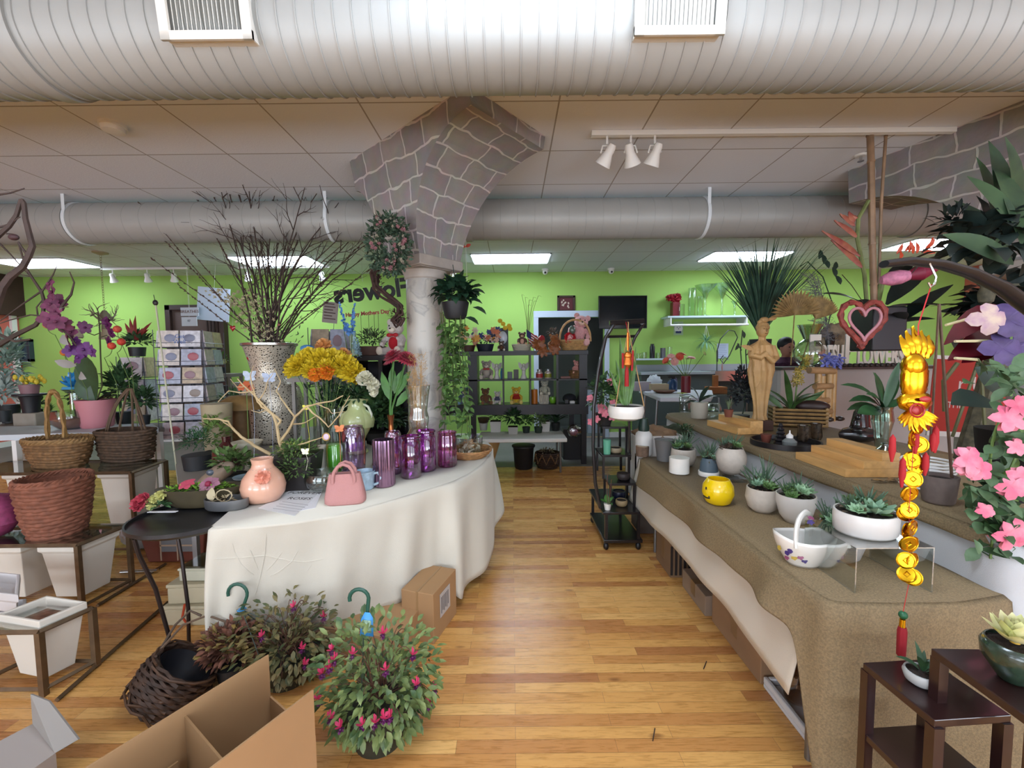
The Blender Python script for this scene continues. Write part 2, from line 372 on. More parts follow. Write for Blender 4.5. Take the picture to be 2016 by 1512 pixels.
for x in(-4.15,-1.72,1.85,4.6):
 obj('hanger_strap',MB().lathe([(.193,x-.015),(.198,x-.015),(.198,x+.015),(.193,x+.015)],n=40,R=Matrix.Rotation(math.pi/2,3,'Y')).box((x,-.18,.12),(.03,.004,.22)),M_TFRAME,D2)
for x in(-3.0,2.4):
 obj('hanger_strap',MB().box((x,0,.2),(.03,.3,.02)).box((x,0,.215),(.03,.004,.05)),M_TFRAME,D1)
M_VENT=mat('#e2ded4',0.45);M_VOID=mat('#1c1c20',0.8)
def register(xa,xb,ytop_ang=0):
 cx=(xa+xb)/2;wdt=xb-xa;ang=math.radians(7)
 h=.22
 f=MB();dp=.21
 for q in((-wdt/2,-h/2,wdt/2,-h/2+.03),(-wdt/2,h/2-.03,wdt/2,h/2),(-wdt/2,-h/2,-wdt/2+.035,h/2),(wdt/2-.035,-h/2,wdt/2,h/2)):
  f.bb((q[0],-dp-.012,q[1]),(q[2],-dp,q[3]))
 f.bb((-wdt/2+.01,-dp,-h/2+.008),(wdt/2-.01,-.10,-h/2+.014));f.bb((-wdt/2+.01,-dp,h/2-.014),(wdt/2-.01,-.10,h/2-.008))
 f.bb((-wdt/2+.008,-dp,-h/2+.01),(-wdt/2+.014,-.10,h/2-.01));f.bb((wdt/2-.014,-dp,-h/2+.01),(wdt/2-.008,-.10,h/2-.01))
 o=obj('vent_register',f,M_VENT,D1,loc=(cx,0,0),rot=(ang,0,0))
 v=MB().bb((-wdt/2+.014,-dp+.03,-h/2+.014),(wdt/2-.014,-dp+.035,h/2-.014));obj('dark_throat',v,M_VOID,o)
 s=MB();n=16
 for i in range(n):
  xx=-wdt/2+.045+(wdt-.09)*i/(n-1);s.box((xx,-dp+.006,0),(.002,.014,h-.06),rot=(0,0,.5))
 obj('louvre',s,M_VENT,o,label='row of vertical louvre blades')
register(at(320,30,1.62).x,at(500,30,1.62).x)
register(at(1247,30,1.62).x,at(1424,30,1.62).x)
# ---- stone arches
def stone_mat():
 m=bpy.data.materials.new('stone');m.use_nodes=True;nt=m.node_tree;L=nt.links;b=nt.nodes['Principled BSDF'];N=nt.nodes.new
 uv=N('ShaderNodeUVMap');br=N('ShaderNodeTexBrick');br.inputs['Scale'].default_value=1;br.inputs['Brick Width'].default_value=.24;br.inputs['Row Height'].default_value=.155
 br.offset=.42;br.squash=1.35;br.squash_frequency=3
 br.inputs['Mortar Size'].default_value=.008;br.inputs['Mortar Smooth'].default_value=.25
 br.inputs['Color1'].default_value=(*lin('#868382'),1);br.inputs['Color2'].default_value=(*lin('#948c89'),1);br.inputs['Mortar'].default_value=(*lin('#beb8b3'),1)
 dn=N('ShaderNodeTexNoise');dn.inputs['Scale'].default_value=5;va=N('ShaderNodeVectorMath');va.operation='MULTIPLY_ADD';va.inputs[1].default_value=(.09,.09,0)
 L.new(uv.outputs[0],dn.inputs['Vector']);L.new(dn.outputs['Color'],va.inputs[0]);L.new(uv.outputs[0],va.inputs[2]);L.new(va.outputs[0],br.inputs['Vector'])
 n=N('ShaderNodeTexNoise');n.inputs['Scale'].default_value=9;n.inputs['Detail'].default_value=6;L.new(uv.outputs[0],n.inputs['Vector'])
 mx=N('ShaderNodeMixRGB');mx.blend_type='MULTIPLY';mx.inputs[0].default_value=.45;L.new(br.outputs['Color'],mx.inputs[1]);L.new(n.outputs['Color'],mx.inputs[2])
 hs=N('ShaderNodeHueSaturation');hs.inputs['Saturation'].default_value=.8;hs.inputs['Value'].default_value=1.25;L.new(mx.outputs[0],hs.inputs['Color'])
 L.new(hs.outputs[0],b.inputs['Base Color']);b.inputs['Roughness'].default_value=.85
 ad=N('ShaderNodeMath');ad.operation='ADD';L.new(br.outputs['Fac'],ad.inputs[0]);L.new(n.outputs['Fac'],ad.inputs[1])
 bp=N('ShaderNodeBump');bp.inputs['Strength'].default_value=.5;bp.inputs['Distance'].default_value=.015;L.new(ad.outputs[0],bp.inputs['Height']);L.new(bp.outputs[0],b.inputs['Normal']);return m
M_STONE=stone_mat()
def marble_mat():
 m=bpy.data.materials.new('marble');m.use_nodes=True;nt=m.node_tree;L=nt.links;b=nt.nodes['Principled BSDF'];N=nt.nodes.new
 tc=N('ShaderNodeTexCoord');n=N('ShaderNodeTexNoise');n.inputs['Scale'].default_value=3.2;n.inputs['Detail'].default_value=7;n.inputs['Distortion'].default_value=1.6
 L.new(tc.outputs['Object'],n.inputs['Vector']);r=N('ShaderNodeValToRGB');e=r.color_ramp.elements
 e[0].position=.46;e[0].color=(*lin('#aeaaa2'),1);e[1].position=.54;e[1].color=(*lin('#b5b0a6'),1);q=e.new(.5);q.color=(*lin('#9a9791'),1)
 q=e.new(.30);q.color=(*lin('#9d9b9e'),1)
 L.new(n.outputs['Fac'],r.inputs['Fac']);L.new(r.outputs[0],b.inputs['Base Color']);b.inputs['Roughness'].default_value=.35;return m
def arch_stub(label,A,v,L_,sc,t,zi,lip0,lip1,capw,s_l,s_r,round_col):
 """wall stub under the ceiling: runs along v from A, springs from impost at s_l..s_r"""
 v=Vector((v[0],v[1],0)).normalized();n=Vector((-v.y,v.x,0))
 if n.y<0 and abs(n.y)>.2 or n.x<0 and abs(n.y)<=.2:n=-n
 A=Vector((A[0],A[1],0));K=14;pts=[]
 for k in range(K+1):
  a=k/K*math.pi/2;pts.append((0.0+(s_l-0.0)*math.sin(a)**1.0,(H-lip0)-((H-lip0)-zi)*(1-math.cos(a))**1.0))
 for k in range(K+1):
  a=k/K*math.pi/2;pts.append((s_r+(L_-s_r)*(1-math.cos(a)),zi+((H-lip1)-zi)*math.sin(a)))
 vs=[];uvs=[]
 def P(s,z,side):
  q=(H-z)/(H-zi);tw=t*(1-q)+capw*q;mid=t/2
  off=mid+(tw/2 if side else-tw/2);p=A+v*s+n*off;return(p.x,p.y,z)
 me_v=[];me_f=[];me_uv=[]
 def quad(ps,us):
  b0=len(me_v);me_v.extend(ps);me_f.append(tuple(range(b0,b0+len(ps))));me_uv.extend(us)
 run=0
 allp=pts
 for k in range(len(allp)-1):
  (s0,z0),(s1,z1)=allp[k],allp[k+1];d=math.hypot(s1-s0,z1-z0)
  nseg=4
  for j in range(nseg):
   def Q(s,z,w):
    a,b_=Vector(P(s,z,0)),Vector(P(s,z,1));return tuple(a.lerp(b_,w))
   w0,w1=j/nseg,(j+1)/nseg
   quad([Q(s0,z0,w0),Q(s0,z0,w1),Q(s1,z1,w1),Q(s1,z1,w0)],[(w0*t*.9+.1,run),(w1*t*.9+.1,run),(w1*t*.9+.1,run+d),(w0*t*.9+.1,run+d)])
  run+=d
  for side in(0,1):
   nz=6
   for j in range(nz):
    a0=z0+(H-z0)*j/nz;a1=z0+(H-z0)*(j+1)/nz;b0=z1+(H-z1)*j/nz;b1=z1+(H-z1)*(j+1)/nz
    quad([P(s0,a0,side),P(s1,b0,side),P(s1,b1,side),P(s0,a1,side)],[(s0+5*side,a0),(s1+5*side,b0),(s1+5*side,b1),(s0+5*side,a1)])
 for s_,z_ in(allp[0],allp[-1]):
  quad([P(s_,z_,0),P(s_,z_,1),P(s_,H,1),P(s_,H,0)],[(0,z_),(t,z_),(t,H),(0,H)])
 me=bpy.data.meshes.new('arch');me.from_pydata(me_v,[],me_f);uvl=me.uv_layers.new(name='UVMap')
 for i,q in enumerate(me_uv):uvl.data[i].uv=q
 me.materials.append(M_STONE);me.update()
 o=obj('stone_arch',me,None);tag(o,label,'arch');c=A+v*((s_l+s_r)/2)+n*(t/2);return o,c,v,n
ARCH1,cc,av,an=arch_stub('stone clad arch stub flaring from the marble column to the ceiling',(-1.26,3.36),(.754,-.657),1.36,.42,.74,2.27,.22,.10,.40,.22,.64,True)
t=thing('marble_column','round grey veined marble column carrying the stone arch','column',(cc.x,cc.y,0))
r=.148
obj('shaft',MB().lathe([(r*1.05,0),(r*1.02,1.0),(r*.97,2.15)],n=40),marble_mat(),t)
rz=math.atan2(av.y,av.x)
cp=MB().lathe([(r*.97,2.12),(r*1.05,2.13),(r*1.05,2.15),(r*1.25,2.19),(r*1.3,2.20)],n=40)
obj('capital',cp,mat('#b3aca4',.6,var=.1,scale=8),t)
ab=MB();ab.T=Matrix.Rotation(rz,4,'Z');ab.box((0,0,2.23),(.46,.42,.08));ab.box((0,0,2.195),(.41,.38,.02))
obj('impost_block',ab,mat('#a49c94',.65,var=.1,scale=8),t,bevel=.008)
ARCH2,c2,v2,n2=arch_stub('stone clad arch at the right behind the hanging ferns',(2.87,3.62),(.31,-.95),1.6,1,.6,2.1,.27,.1,.4,.85,1.25,True)
t=thing('marble_column','marble column under the right stone arch, behind the palm foliage','column',(c2 .x,c2 .y,0))
obj('shaft',MB().lathe([(r*1.05,0),(r*.97,2.02)],n=32),marble_mat(),t)
ab=MB();ab.T=Matrix.Rotation(math.atan2(v2 .y,v2 .x),4,'Z');ab.box((0,0,2.06),(.48,.44,.08));obj('impost_block',ab,mat('#a49c94',.65,var=.1,scale=8),t,bevel=.008)
# ---------------------------------------------------------------- generators
def bush(mb,c,rad,n,L,W,bend=.5,up=.3,th=0,seg=3):
 """leaves scattered through an ellipsoid volume, pointing outwards"""
 c=Vector(c)
 for i in range(n):
  d=rdir(-.4);k=U(.35,1.0)
  p=c+Vector((d.x*rad[0]*k,d.y*rad[1]*k,d.z*rad[2]*k))
  dd=(d+Vector((U(-.6,.6),U(-.6,.6),U(-.4,.5)+up*.3))).normalized()
  mb.leaf(p,dd,(U(-.4,.4),U(-.4,.4),1),L*U(.7,1.2),W*U(.7,1.2),bend=bend*U(.5,1.5),seg=seg,th=th)
def stems(mb,c,tips,r=.003,bow=.1):
 for t in tips:
  a=Vector(c);b=Vector(t);m=(a+b)/2+Vector((0,0,bow*(b-a).length));mb.tube(bez(a,m,b,5),r,5)
def spray(mb,c,n,L,W,tilt=(.2,.9),bend=1.0,seg=5,peak=.35,th=0,a0=None,fold=.15):
 """long leaves springing from one point"""
 for i in range(n):
  a=2*math.pi*(i+U(-.3,.3))/n if a0 is None else a0+U(-1,1)
  e=U(*tilt);d=Vector((math.cos(a)*math.sin(e),math.sin(a)*math.sin(e),math.cos(e)))
  mb.leaf(Vector(c)+Vector((d.x,d.y,0))*.01,d,(-d.x*math.cos(e),-d.y*math.cos(e),math.sin(e)+.1),L*U(.7,1.1),W*U(.8,1.1),bend=bend*U(.6,1.2),seg=seg,peak=peak,th=th,fold=fold)
def rosette(mb,c,r,n=14,th=.3,tilt=.5,layers=3,peak=.65,up=(0,0,1)):
 c=Vector(c);up=Vector(up).normalized();q=up.to_track_quat('Z','Y').to_matrix()
 for l in range(layers):
  m=max(5,int(n/layers*(1.2-.25*l)));e=1.35-l*(1.0/layers)-.1;LL=r*(1-.28*l)
  for i in range(m):
   a=2*math.pi*(i+.5*(l%2))/m+U(-.08,.08)
   d=q@Vector((math.cos(a)*math.sin(e),math.sin(a)*math.sin(e),math.cos(e)))
   n_=q@Vector((-math.cos(a)*math.cos(e),-math.sin(a)*math.cos(e),math.sin(e)))
   mb.leaf(c+up*(.04*r*l),d,n_,LL,LL*.5,bend=-.5,seg=3,peak=peak,th=LL*.13*th/.3,fold=.1)
def ruffle(mb,c,r,n=26,up=(0,0,1),W=.75):
 """carnation / rose head of many petals"""
 mb.auto and mb.mk()
 c=Vector(c);up=Vector(up).normalized();q=up.to_track_quat('Z','Y').to_matrix()
 mb.sphere(c,r*.45,8,5)
 for i in range(n):
  t=(i+.5)/n;e=math.acos(1-t*1.25);a=i*2.39996
  d=q@Vector((math.cos(a)*math.sin(e),math.sin(a)*math.sin(e),math.cos(e)))
  s_=q@Vector((-math.sin(a+U(-.5,.5)),math.cos(a),0))
  mb.leaf(c+d*r*.2,d,s_.cross(d)*1.0+rdir()*.4,r*U(.75,.95),r*W,bend=U(-.6,.6),seg=3,peak=.75,fold=.2,tip=.5)
def daisy(mb,c,r,n=18,up=(0,-1,.3),W=.22,cupd=.0,layers=1):
 mb.auto and mb.mk()
 c=Vector(c);up=Vector(up).normalized();q=up.to_track_quat('Z','Y').to_matrix()
 for l in range(layers):
  for i in range(n):
   a=2*math.pi*(i+.5*l)/n;e=math.pi/2-.15-cupd-.25*l
   d=q@Vector((math.cos(a)*math.sin(e),math.sin(a)*math.sin(e),math.cos(e)));nn=q@Vector((-math.cos(a)*math.cos(e),-math.sin(a)*math.cos(e),math.sin(e)))
   mb.leaf(c,d,nn,r*(1-.15*l),r*W*2,bend=.2,seg=3,peak=.6,fold=.05)
def petals5(mb,c,r,up=(0,-1,0),n=5,W=.75,cupd=.1,bend=.4,rot=0):
 mb.auto and mb.mk()
 c=Vector(c);up=Vector(up).normalized();q=up.to_track_quat('Z','Y').to_matrix()
 for i in range(n):
  a=2*math.pi*i/n+rot;e=math.pi/2-cupd
  d=q@Vector((math.cos(a)*math.sin(e),math.sin(a)*math.sin(e),math.cos(e)));nn=q@Vector((-math.cos(a)*math.cos(e),-math.sin(a)*math.cos(e),math.sin(e)))
  mb.leaf(c,d,nn,r*U(.9,1.1),r*W,bend=bend,seg=4,peak=.6,fold=.08)
def twig(mb,p,d,L,r,depth=2,bud=None,wander=.25,kids=3,budr=.006,upb=.1,budn=5):
 p=Vector(p);d=Vector(d).normalized();pts=[p.copy()];n=6
 dirs=[]
 for k in range(n):
  d=(d+rdir()*wander*.5+Vector((0,0,upb*.3))).normalized();p=p+d*(L/n);pts.append(p.copy());dirs.append(d.copy())
 mb.tube(pts,[r*(1-.75*k/n)for k in range(n+1)],5)
 if bud is not None:
  for k in range(budn):
   j=min(n-1,1+int((n-1)*(k+.5)/budn));q=pts[j].lerp(pts[j+1],U(0,1));bud.append((q+rdir()*r*1.2,dirs[j].copy(),budr))
 if depth>0:
  for k in range(kids):
   j=1+int((n-2)*(k+U(.2,.9))/kids);dd=(dirs[j]+rdir()*.75).normalized()
   twig(mb,pts[j],dd,L*U(.4,.62),r*.55,depth-1,bud,wander*1.2,kids,budr,upb,budn)
 return pts
def wicker(mb,prof,rows,sx=1.0,sy=1.0,n=40,st=.007,amp=.004,rim=None):
 """woven wall: prof = [(r, z)...] interpolated; strands weave in and out"""
 zs=[p[1]for p in prof];z0,z1=zs[0],zs[-1]
 def rad(z):
  for(r0,a),(r1,b)in zip(prof,prof[1:]):
   if a<=z<=b+1e-9:return r0+(r1-r0)*(z-a)/max(b-a,1e-9)
  return prof[-1][0]
 for k in range(rows):
  z=z0+(z1-z0)*(k+.5)/rows;r=rad(z);ph=(k%2)*math.pi;off=U(0,.2);pts=[]
  for i in range(n):
   a=2*math.pi*i/n;q=r+amp*math.sin(a*n/4+ph)
   pts.append((q*math.cos(a)*sx,q*math.sin(a)*sy,z+amp*.5*math.sin(a*3+off*9)))
  mb.tube(pts,st*U(.8,1.15),5,closed=True)
 mb.lathe([(rad(z0)*.98,z0),(rad((z0+z1)/2)-st*.8,(z0+z1)/2),(rad(z1)-st*.8,z1)],n=24,sx=sx,sy=sy,cap=False)
 mb.lathe([(0.001,z0+.002),(rad(z0),z0+.002)],n=24,sx=sx,sy=sy,cap=False)
def braid(mb,R_,z,sx,sy,r=.008,n=60,k=14):
 for ph in(0,2*math.pi/3,4*math.pi/3):
  mb.tube([((R_+r*.9*math.cos(k*a+ph))*math.cos(a)*sx,(R_+r*.9*math.cos(k*a+ph))*math.sin(a)*sy,z+r*.9*math.sin(k*a+ph))for a in[2*math.pi*i/n for i in range(n)]],r*.75,5,closed=True)
def hoop_handle(mb,w,h,r=.008,y=0,strands=2,z0=0,lean=0):
 for s_ in range(strands):
  pts=[]
  for i in range(25):
   a=math.pi*i/24;pts.append((w*math.cos(a),y+lean*math.sin(a)+.9*r*math.cos(i*1.1+s_*3.14),z0+h*math.sin(a)**.8+.9*r*math.sin(i*1.1+s_*3.14)*.4))
  mb.tube(pts,r,6)
def bear(name,label,loc,h,col,rz=0,muzzle='#e8dccb',bow=None,group=None,belly=None,shirt=None,paws=None,cat='teddy bear',rot=None):
 t=thing(name,label,cat,loc,rz,group,rot=rot);s=h;fur=mat(col,.95,var=.12,scale=40,bump=.4,bscale=120,sheen=.3)
 b=MB()
 b.sphere((0,0,.30*s),(.22*s,.19*s,.27*s));b.sphere((0,-.02*s,.68*s),(.21*s,.18*s,.185*s))
 for q in(-1,1):
  b.sphere((q*.17*s,0,.83*s),(.085*s,.04*s,.085*s),10,6)
  b.tube([(q*.15*s,-.02*s,.47*s),(q*.27*s,-.10*s,.38*s),(q*.27*s,-.2*s,.28*s)],[.075*s,.07*s,.065*s],8);b.sphere((q*.27*s,-.21*s,.27*s),.07*s,8,6)
  b.tube([(q*.12*s,-.05*s,.12*s),(q*.2*s,-.22*s,.09*s),(q*.24*s,-.34*s,.09*s)],[.11*s,.1*s,.09*s],8)
 obj('body',b,fur,t)
 f=MB()
 for q in(-1,1):f.sphere((q*.25*s,-.37*s,.11*s),(.09*s,.055*s,.11*s),10,6)
 obj('paw',f,mat(paws or muzzle,.95),t,label='pair of round foot paws')
 obj('muzzle',MB().sphere((0,-.18*s,.63*s),(.1*s,.09*s,.075*s),10,6),mat(muzzle,.95),t)
 e=MB().sphere((-.075*s,-.185*s,.73*s),.02*s,6,5).sphere((.075*s,-.185*s,.73*s),.02*s,6,5).sphere((0,-.27*s,.655*s),(.03*s,.02*s,.02*s),6,5)
 obj('eyes_and_nose',e,M_BLACK,t)
 if belly:obj('belly',MB().sphere((0,-.06*s,.30*s),(.17*s,.15*s,.2*s)),mat(belly,.95),t)
 if shirt:obj('shirt',MB().lathe([(.16*s,.2*s),(.23*s,.28*s),(.225*s,.4*s),(.15*s,.52*s)],n=14,sy=.9),mat(shirt,.9),t)
 if bow:
  m=MB().sphere((0,-.17*s,.5*s),.035*s,8,5)
  for q in(-1,1):m.sphere((q*.09*s,-.17*s,.5*s),(.08*s,.03*s,.05*s),8,5)
  obj('bow',m,mat(bow,.6),t)
 return t
def pot(t,prof,m,n=28,sx=1,sy=1,name='pot',soil=True,wall=.006,label=None,mod=None):
 """hollow vessel: outer profile, then inner wall"""
 zr=prof[-1][1];inner=[(max(r-wall,.003),z)for r,z in reversed(prof)if z>zr*.45]
 o=obj(name,MB().lathe(list(prof)+inner+[(.002,inner[-1][1])],n=n,sx=sx,sy=sy,mod=mod),m,t,label=label,ang=50)
 if soil:
  z=zr*.88;r=None
  for(r0,a),(r1,b)in zip(prof,prof[1:]):
   if a<=z<=b and b>a:r=r0+(r1-r0)*(z-a)/(b-a)
  r=(r or prof[-1][0])-wall*1.1
  obj('soil',MB().lathe([(r,z-.012),(r,z),(.002,z+.006)],n=n,sx=sx,sy=sy),M_SOIL,t)
 return o
def bowlp(r,h,rb=.45,rm=1.0,zm=.6):
 return[(r*rb,0),(r*(rb+.22),h*.06),(r*(rb+(rm-rb)*.82),h*.28),(r*rm*1.0,h*zm),(r*(rm+1)/2,h*.86),(r,h)]
def cloth(name,label,top,hem,zt,ins,m,folds=14,amp=.02,N=110,M_=16,closed=False,seed=1,cat='tablecloth',poly=None,group=None,creases=0):
 """tablecloth: flat top polygon plus a skirt running from the edge polyline to the hem polyline"""
 R_=random.Random(seed)
 def res(pts,n):
  pts=[Vector(p)for p in pts];ds=[0]
  for a,b in zip(pts,pts[1:]):ds.append(ds[-1]+(b-a).length)
  out=[]
  for i in range(n+1):
   q=ds[-1]*i/n;k=0
   while k<len(ds)-2 and ds[k+1]<q:k+=1
   out.append(pts[k].lerp(pts[k+1],(q-ds[k])/max(ds[k+1]-ds[k],1e-9)))
  return out
 T=[];Hm=[]
 per=N//(len(top)-1)
 for k in range(len(top)-1):
  for i in range(per):
   t=i/per;T.append(Vector(top[k]).lerp(Vector(top[k+1]),t));Hm.append(Vector(hem[k]).lerp(Vector(hem[k+1]),t))
 T.append(Vector(top[-1]));Hm.append(Vector(hem[-1]))
 for _ in range(per//2):
  T2=[T[0]]+[(T[i-1]+T[i]*2+T[i+1])/4 for i in range(1,len(T)-1)]+[T[-1]];T=T2
  Hm=[Hm[0]]+[(Hm[i-1]+Hm[i]*2+Hm[i+1])/4 for i in range(1,len(Hm)-1)]+[Hm[-1]]
 n=len(T);ph=[R_.uniform(0,6.28)for _ in range(4)];vs=[]
 cen=sum(T,Vector())/n
 for j in range(M_+1):
  v=j/M_
  for i in range(n):
   u=i/(n-1);a=T[i];b=Hm[i]
   tang=(T[min(i+1,n-1)]-T[max(i-1,0)]);nr=Vector((tang.y,-tang.x,0)).normalized()
   if nr.dot(Vector((a.x-cen.x,a.y-cen.y,0)))<0 and not ins:nr=-nr
   if ins:nr=Vector(ins)
   w=amp*(v**.8)*(math.sin(u*folds*6.28+ph[0]+v*1.3)+.5*math.sin(u*folds*11.1+ph[1]+v*2)+.4*math.sin(u*folds*2.7+ph[2]))
   p=a.lerp(b,v);p.x=a.x+(b.x-a.x)*(v**.75);p.y=a.y+(b.y-a.y)*(v**.75)
   rd=.012*min(1,v*M_)*(1 if v<1 else 1)
   p=p+nr*(w+rd)
   if j==0:p=a+Vector((0,0,0))
   if j==1:p.z=a.z-.012
   p.z=max(p.z,.004);vs.append(p)
 fs=[(j*n+i,j*n+i+1,(j+1)*n+i+1,(j+1)*n+i)for j in range(M_)for i in range(n-1)]
 mb=MB();mb.add(vs,fs)
 if poly is not None:
  mb.add([p for p in T]+[Vector(p)for p in poly],[tuple(range(n+len(poly)))])
 o=solo(name,label,cat,mb,m,group=group,ang=75,solid=.003)
 return o
def squeeze(t,f=1.0):
 """undo the wide lens' sideways stretch in sizes read off the frame"""
 p=t.location;c=1/math.sqrt(1+(p.x/max(p.y,.1))**2);t.scale=(c*f,c*f,f);return t
def push(t,d):
 v=Vector((t.location.x,t.location.y,0));v=v*(d/v.y);t.location+=v;return t
def thing_at(name,label,cat,px,py,z,group=None,rz=0,sq=False):
 p,k=base(px,py,z);t=thing(name,label,cat,p,rz,group)
 if sq:squeeze(t)
 return t,k
struct('floor',MB().bb((X0,5.62,0),(X1,Y1,.004)),mat('#6f6c69',.6,var=.1,scale=3))
M_CLOTH=mat('#c9c3b4',.85,var=.02,scale=3,bump=.25,bscale=500,sheen=.2)
M_BURLAP=mat('#8f7a58',.62,var=.10,scale=160,bump=.5,bscale=420,col2='#756347',spec=.5)
TZ=.74
edge_px=[(414,1040),(480,1037),(532,1034),(592,1027),(655,1016),(705,1003),(755,989),(795,977),(832,966),(862,957),(890,948),(920,934),(948,914),(966,893),(968,878),(955,868)]
ET=[onz(x,y,TZ)for x,y in edge_px]
hem_px=[(402,1272,.17),(440,1262,.15),(500,1234,.15),(570,1238,.14),(640,1240,.13),(695,1228,.13),(745,1205,.15),(790,1172,.18),(835,1136,.22),(858,1140,.16),(906,1184,.04),(935,1140,.07),(957,1112,.11),(972,1060,.18),(979,1018,.26),(985,985,.3)]
HE=[onz(x,y,z)for x,y,z in hem_px]
pl=[onz(915,874,TZ),onz(884,908,TZ),onz(866,920,TZ),onz(800,922,TZ),onz(766,892,TZ),onz(690,860,TZ),onz(560,900,TZ),onz(478,985,TZ)]
top=[pl[6].copy(),pl[7].copy(),onz(440,1016,TZ)]+ET
hem=[Vector((pl[6].x-.03,pl[6].y,.12)),Vector((pl[7].x-.05,pl[7].y-.02,.12)),Vector((ET[0].x-.04,ET[0].y+.12,.14))]+HE
TABLE1=cloth('tablecloth','cream white cloth draped over the curved left display table',top,hem,TZ,None,M_CLOTH,folds=7,amp=.022,N=136,M_=18,seed=4,poly=pl[:6])
t=thing('display_table','curved table hidden under the cream cloth on the left','table',(-.75,2.6,0))
tt=MB();tt.T=Matrix.Translation((.75,-2.6,0))
inn=[Vector(p)*1.0 for p in ET[2:-1]]+pl[:7]
cx_=sum(inn,Vector())/len(inn);inn=[cx_+(p-cx_)*.93 for p in inn]
tt.prism([(p.x,p.y)for p in inn],TZ-.035,TZ-.006);obj('tabletop',tt,M_WOOD,t)
for x,y in((-1.0,2.25),(-.40,2.95),(-1.15,3.1)):
 obj('leg',MB(Matrix.Translation((.75,-2.6,0))).lathe([(.016,0),(.016,TZ-.035)],(x,y,0),10),M_GREYM,t)
# ---- right: low table with gold-brown burlap over white cloth
LX,LZ,LY0,LY1=1.005,.70,1.29,3.22
UX,UZ,UY0,UY1=1.62,.90,1.34,4.4
t=thing('folding_table','low folding table under the gold brown burlap along the aisle','table',(1.31,2.25,0))
obj('tabletop',MB().bb((-.28,-.9,LZ-.04),(.28,.93,LZ-.008)),M_WHITE,t)
for x,y in((-.22,-.8),(.22,-.8),(-.22,.85),(.22,.85)):obj('leg',MB().lathe([(.014,0),(.014,LZ-.04)],(x,y,0),10),M_GREYM,t)
def side(pxs,X,dx=0):
 out=[]
 for x,y in pxs:p=onx(x,y,X);out.append(p)
 return out
wt=[Vector((LX+.03,y,LZ-.01))for y in(3.26,2.9,2.5,2.1,1.75,1.5,1.33)]
hz=side([(1240,985),(1270,1018),(1305,1052),(1352,1103),(1405,1162),(1462,1235),(1560,1368)],LX-.02)
cloth('tablecloth','white cloth hanging below the burlap along the aisle',wt,hz,LZ,(-1,0,0),mat('#cbc2b2',.8,bump=.2,bscale=400),folds=3,amp=.006,N=72,M_=10,seed=3)
bt=[Vector((LX+.5,LY1+.03,LZ+.004)),Vector((LX,LY1+.03,LZ+.004)),Vector((LX,2.85,LZ+.004)),Vector((LX,2.5,LZ+.004)),Vector((LX,2.15,LZ+.004)),Vector((LX,1.85,LZ+.004)),Vector((LX,1.6,LZ+.004)),Vector((LX,1.42,LZ+.004)),Vector((LX+.02,LY0,LZ+.004)),Vector((LX+.2,LY0-.01,LZ+.004)),Vector((LX+.42,LY0-.01,LZ+.004)),Vector((LX+.61,LY0+.03,LZ+.004))]
bs=side([(1268,950),(1300,985),(1345,1032),(1402,1078),(1452,1125),(1510,1180),(1560,1242)],LX-.045)
bh=[Vector((LX+.5,LY1+.05,.5)),Vector((LX-.03,LY1+.05,.5))]+bs[1:]+[onz(1572,1330,.42)]
bh=bh[:8]+[Vector((LX-.03,LY0-.05,.02)),Vector((LX+.2,LY0-.03,.02)),Vector((LX+.42,LY0-.03,.02)),Vector((LX+.61,LY0-.05,.02))]
while len(bh)<len(bt):bh.insert(7,bh[7].copy())
cloth('burlap_runner','gold brown burlap draped over the low table and down its near end',bt,bh,LZ,None,M_BURLAP,folds=5,amp=.016,N=132,M_=18,seed=8,cat='table runner',poly=[])
t=thing('display_riser','raised rear display bench under white cloth and burlap','table',(UX+.36,2.8,0))
obj('bench_top',MB().bb((-.33,-1.42,UZ-.05),(.64,1.58,UZ-.006)),M_WHITE,t)
for x,y in((-.28,-1.3),(.56,-1.3),(-.28,1.5),(.56,1.5)):obj('leg',MB().bb((x-.02,y-.02,0),(x+.02,y+.02,UZ-.05)),M_WOOD,t)
ut=[Vector((UX+1.02,UY1,UZ-.008)),Vector((UX,UY1,UZ-.008)),Vector((UX,3.4,UZ-.008)),Vector((UX,2.7,UZ-.008)),Vector((UX,2.1,UZ-.008)),Vector((UX,1.7,UZ-.008)),Vector((UX,UY0,UZ-.008)),Vector((UX+.3,UY0-.02,UZ-.008)),Vector((UX+1.02,UY0-.02,UZ-.008))]
uh=[Vector((UX+1.02,UY1+.03,.1)),Vector((UX-.04,UY1+.03,.1)),Vector((UX-.0,3.4,.1)),Vector((UX-.0,2.7,.4)),Vector((UX-.0,2.1,.4)),Vector((UX-.0,1.7,.3)),Vector((UX-.05,UY0-.1,.05)),Vector((UX+.3,UY0-.12,.05)),Vector((UX+1.02,UY0-.1,.05))]
cloth('tablecloth','white cloth falling from the raised rear bench behind the succulents',ut,uh,UZ,None,mat('#bcbcbd',.8,bump=.2,bscale=400),folds=4,amp=.016,N=120,M_=14,seed=6)
bb_=[Vector((UX+1.02,UY1,UZ)),Vector((UX-.01,UY1,UZ)),Vector((UX-.015,3.4,UZ)),Vector((UX-.015,2.7,UZ)),Vector((UX-.015,2.1,UZ)),Vector((UX-.01,1.7,UZ)),Vector((UX-.01,UY0,UZ)),Vector((UX+1.02,UY0,UZ))]
bd=[.03,.035,.055,.05,.06,.05,.05,.05]
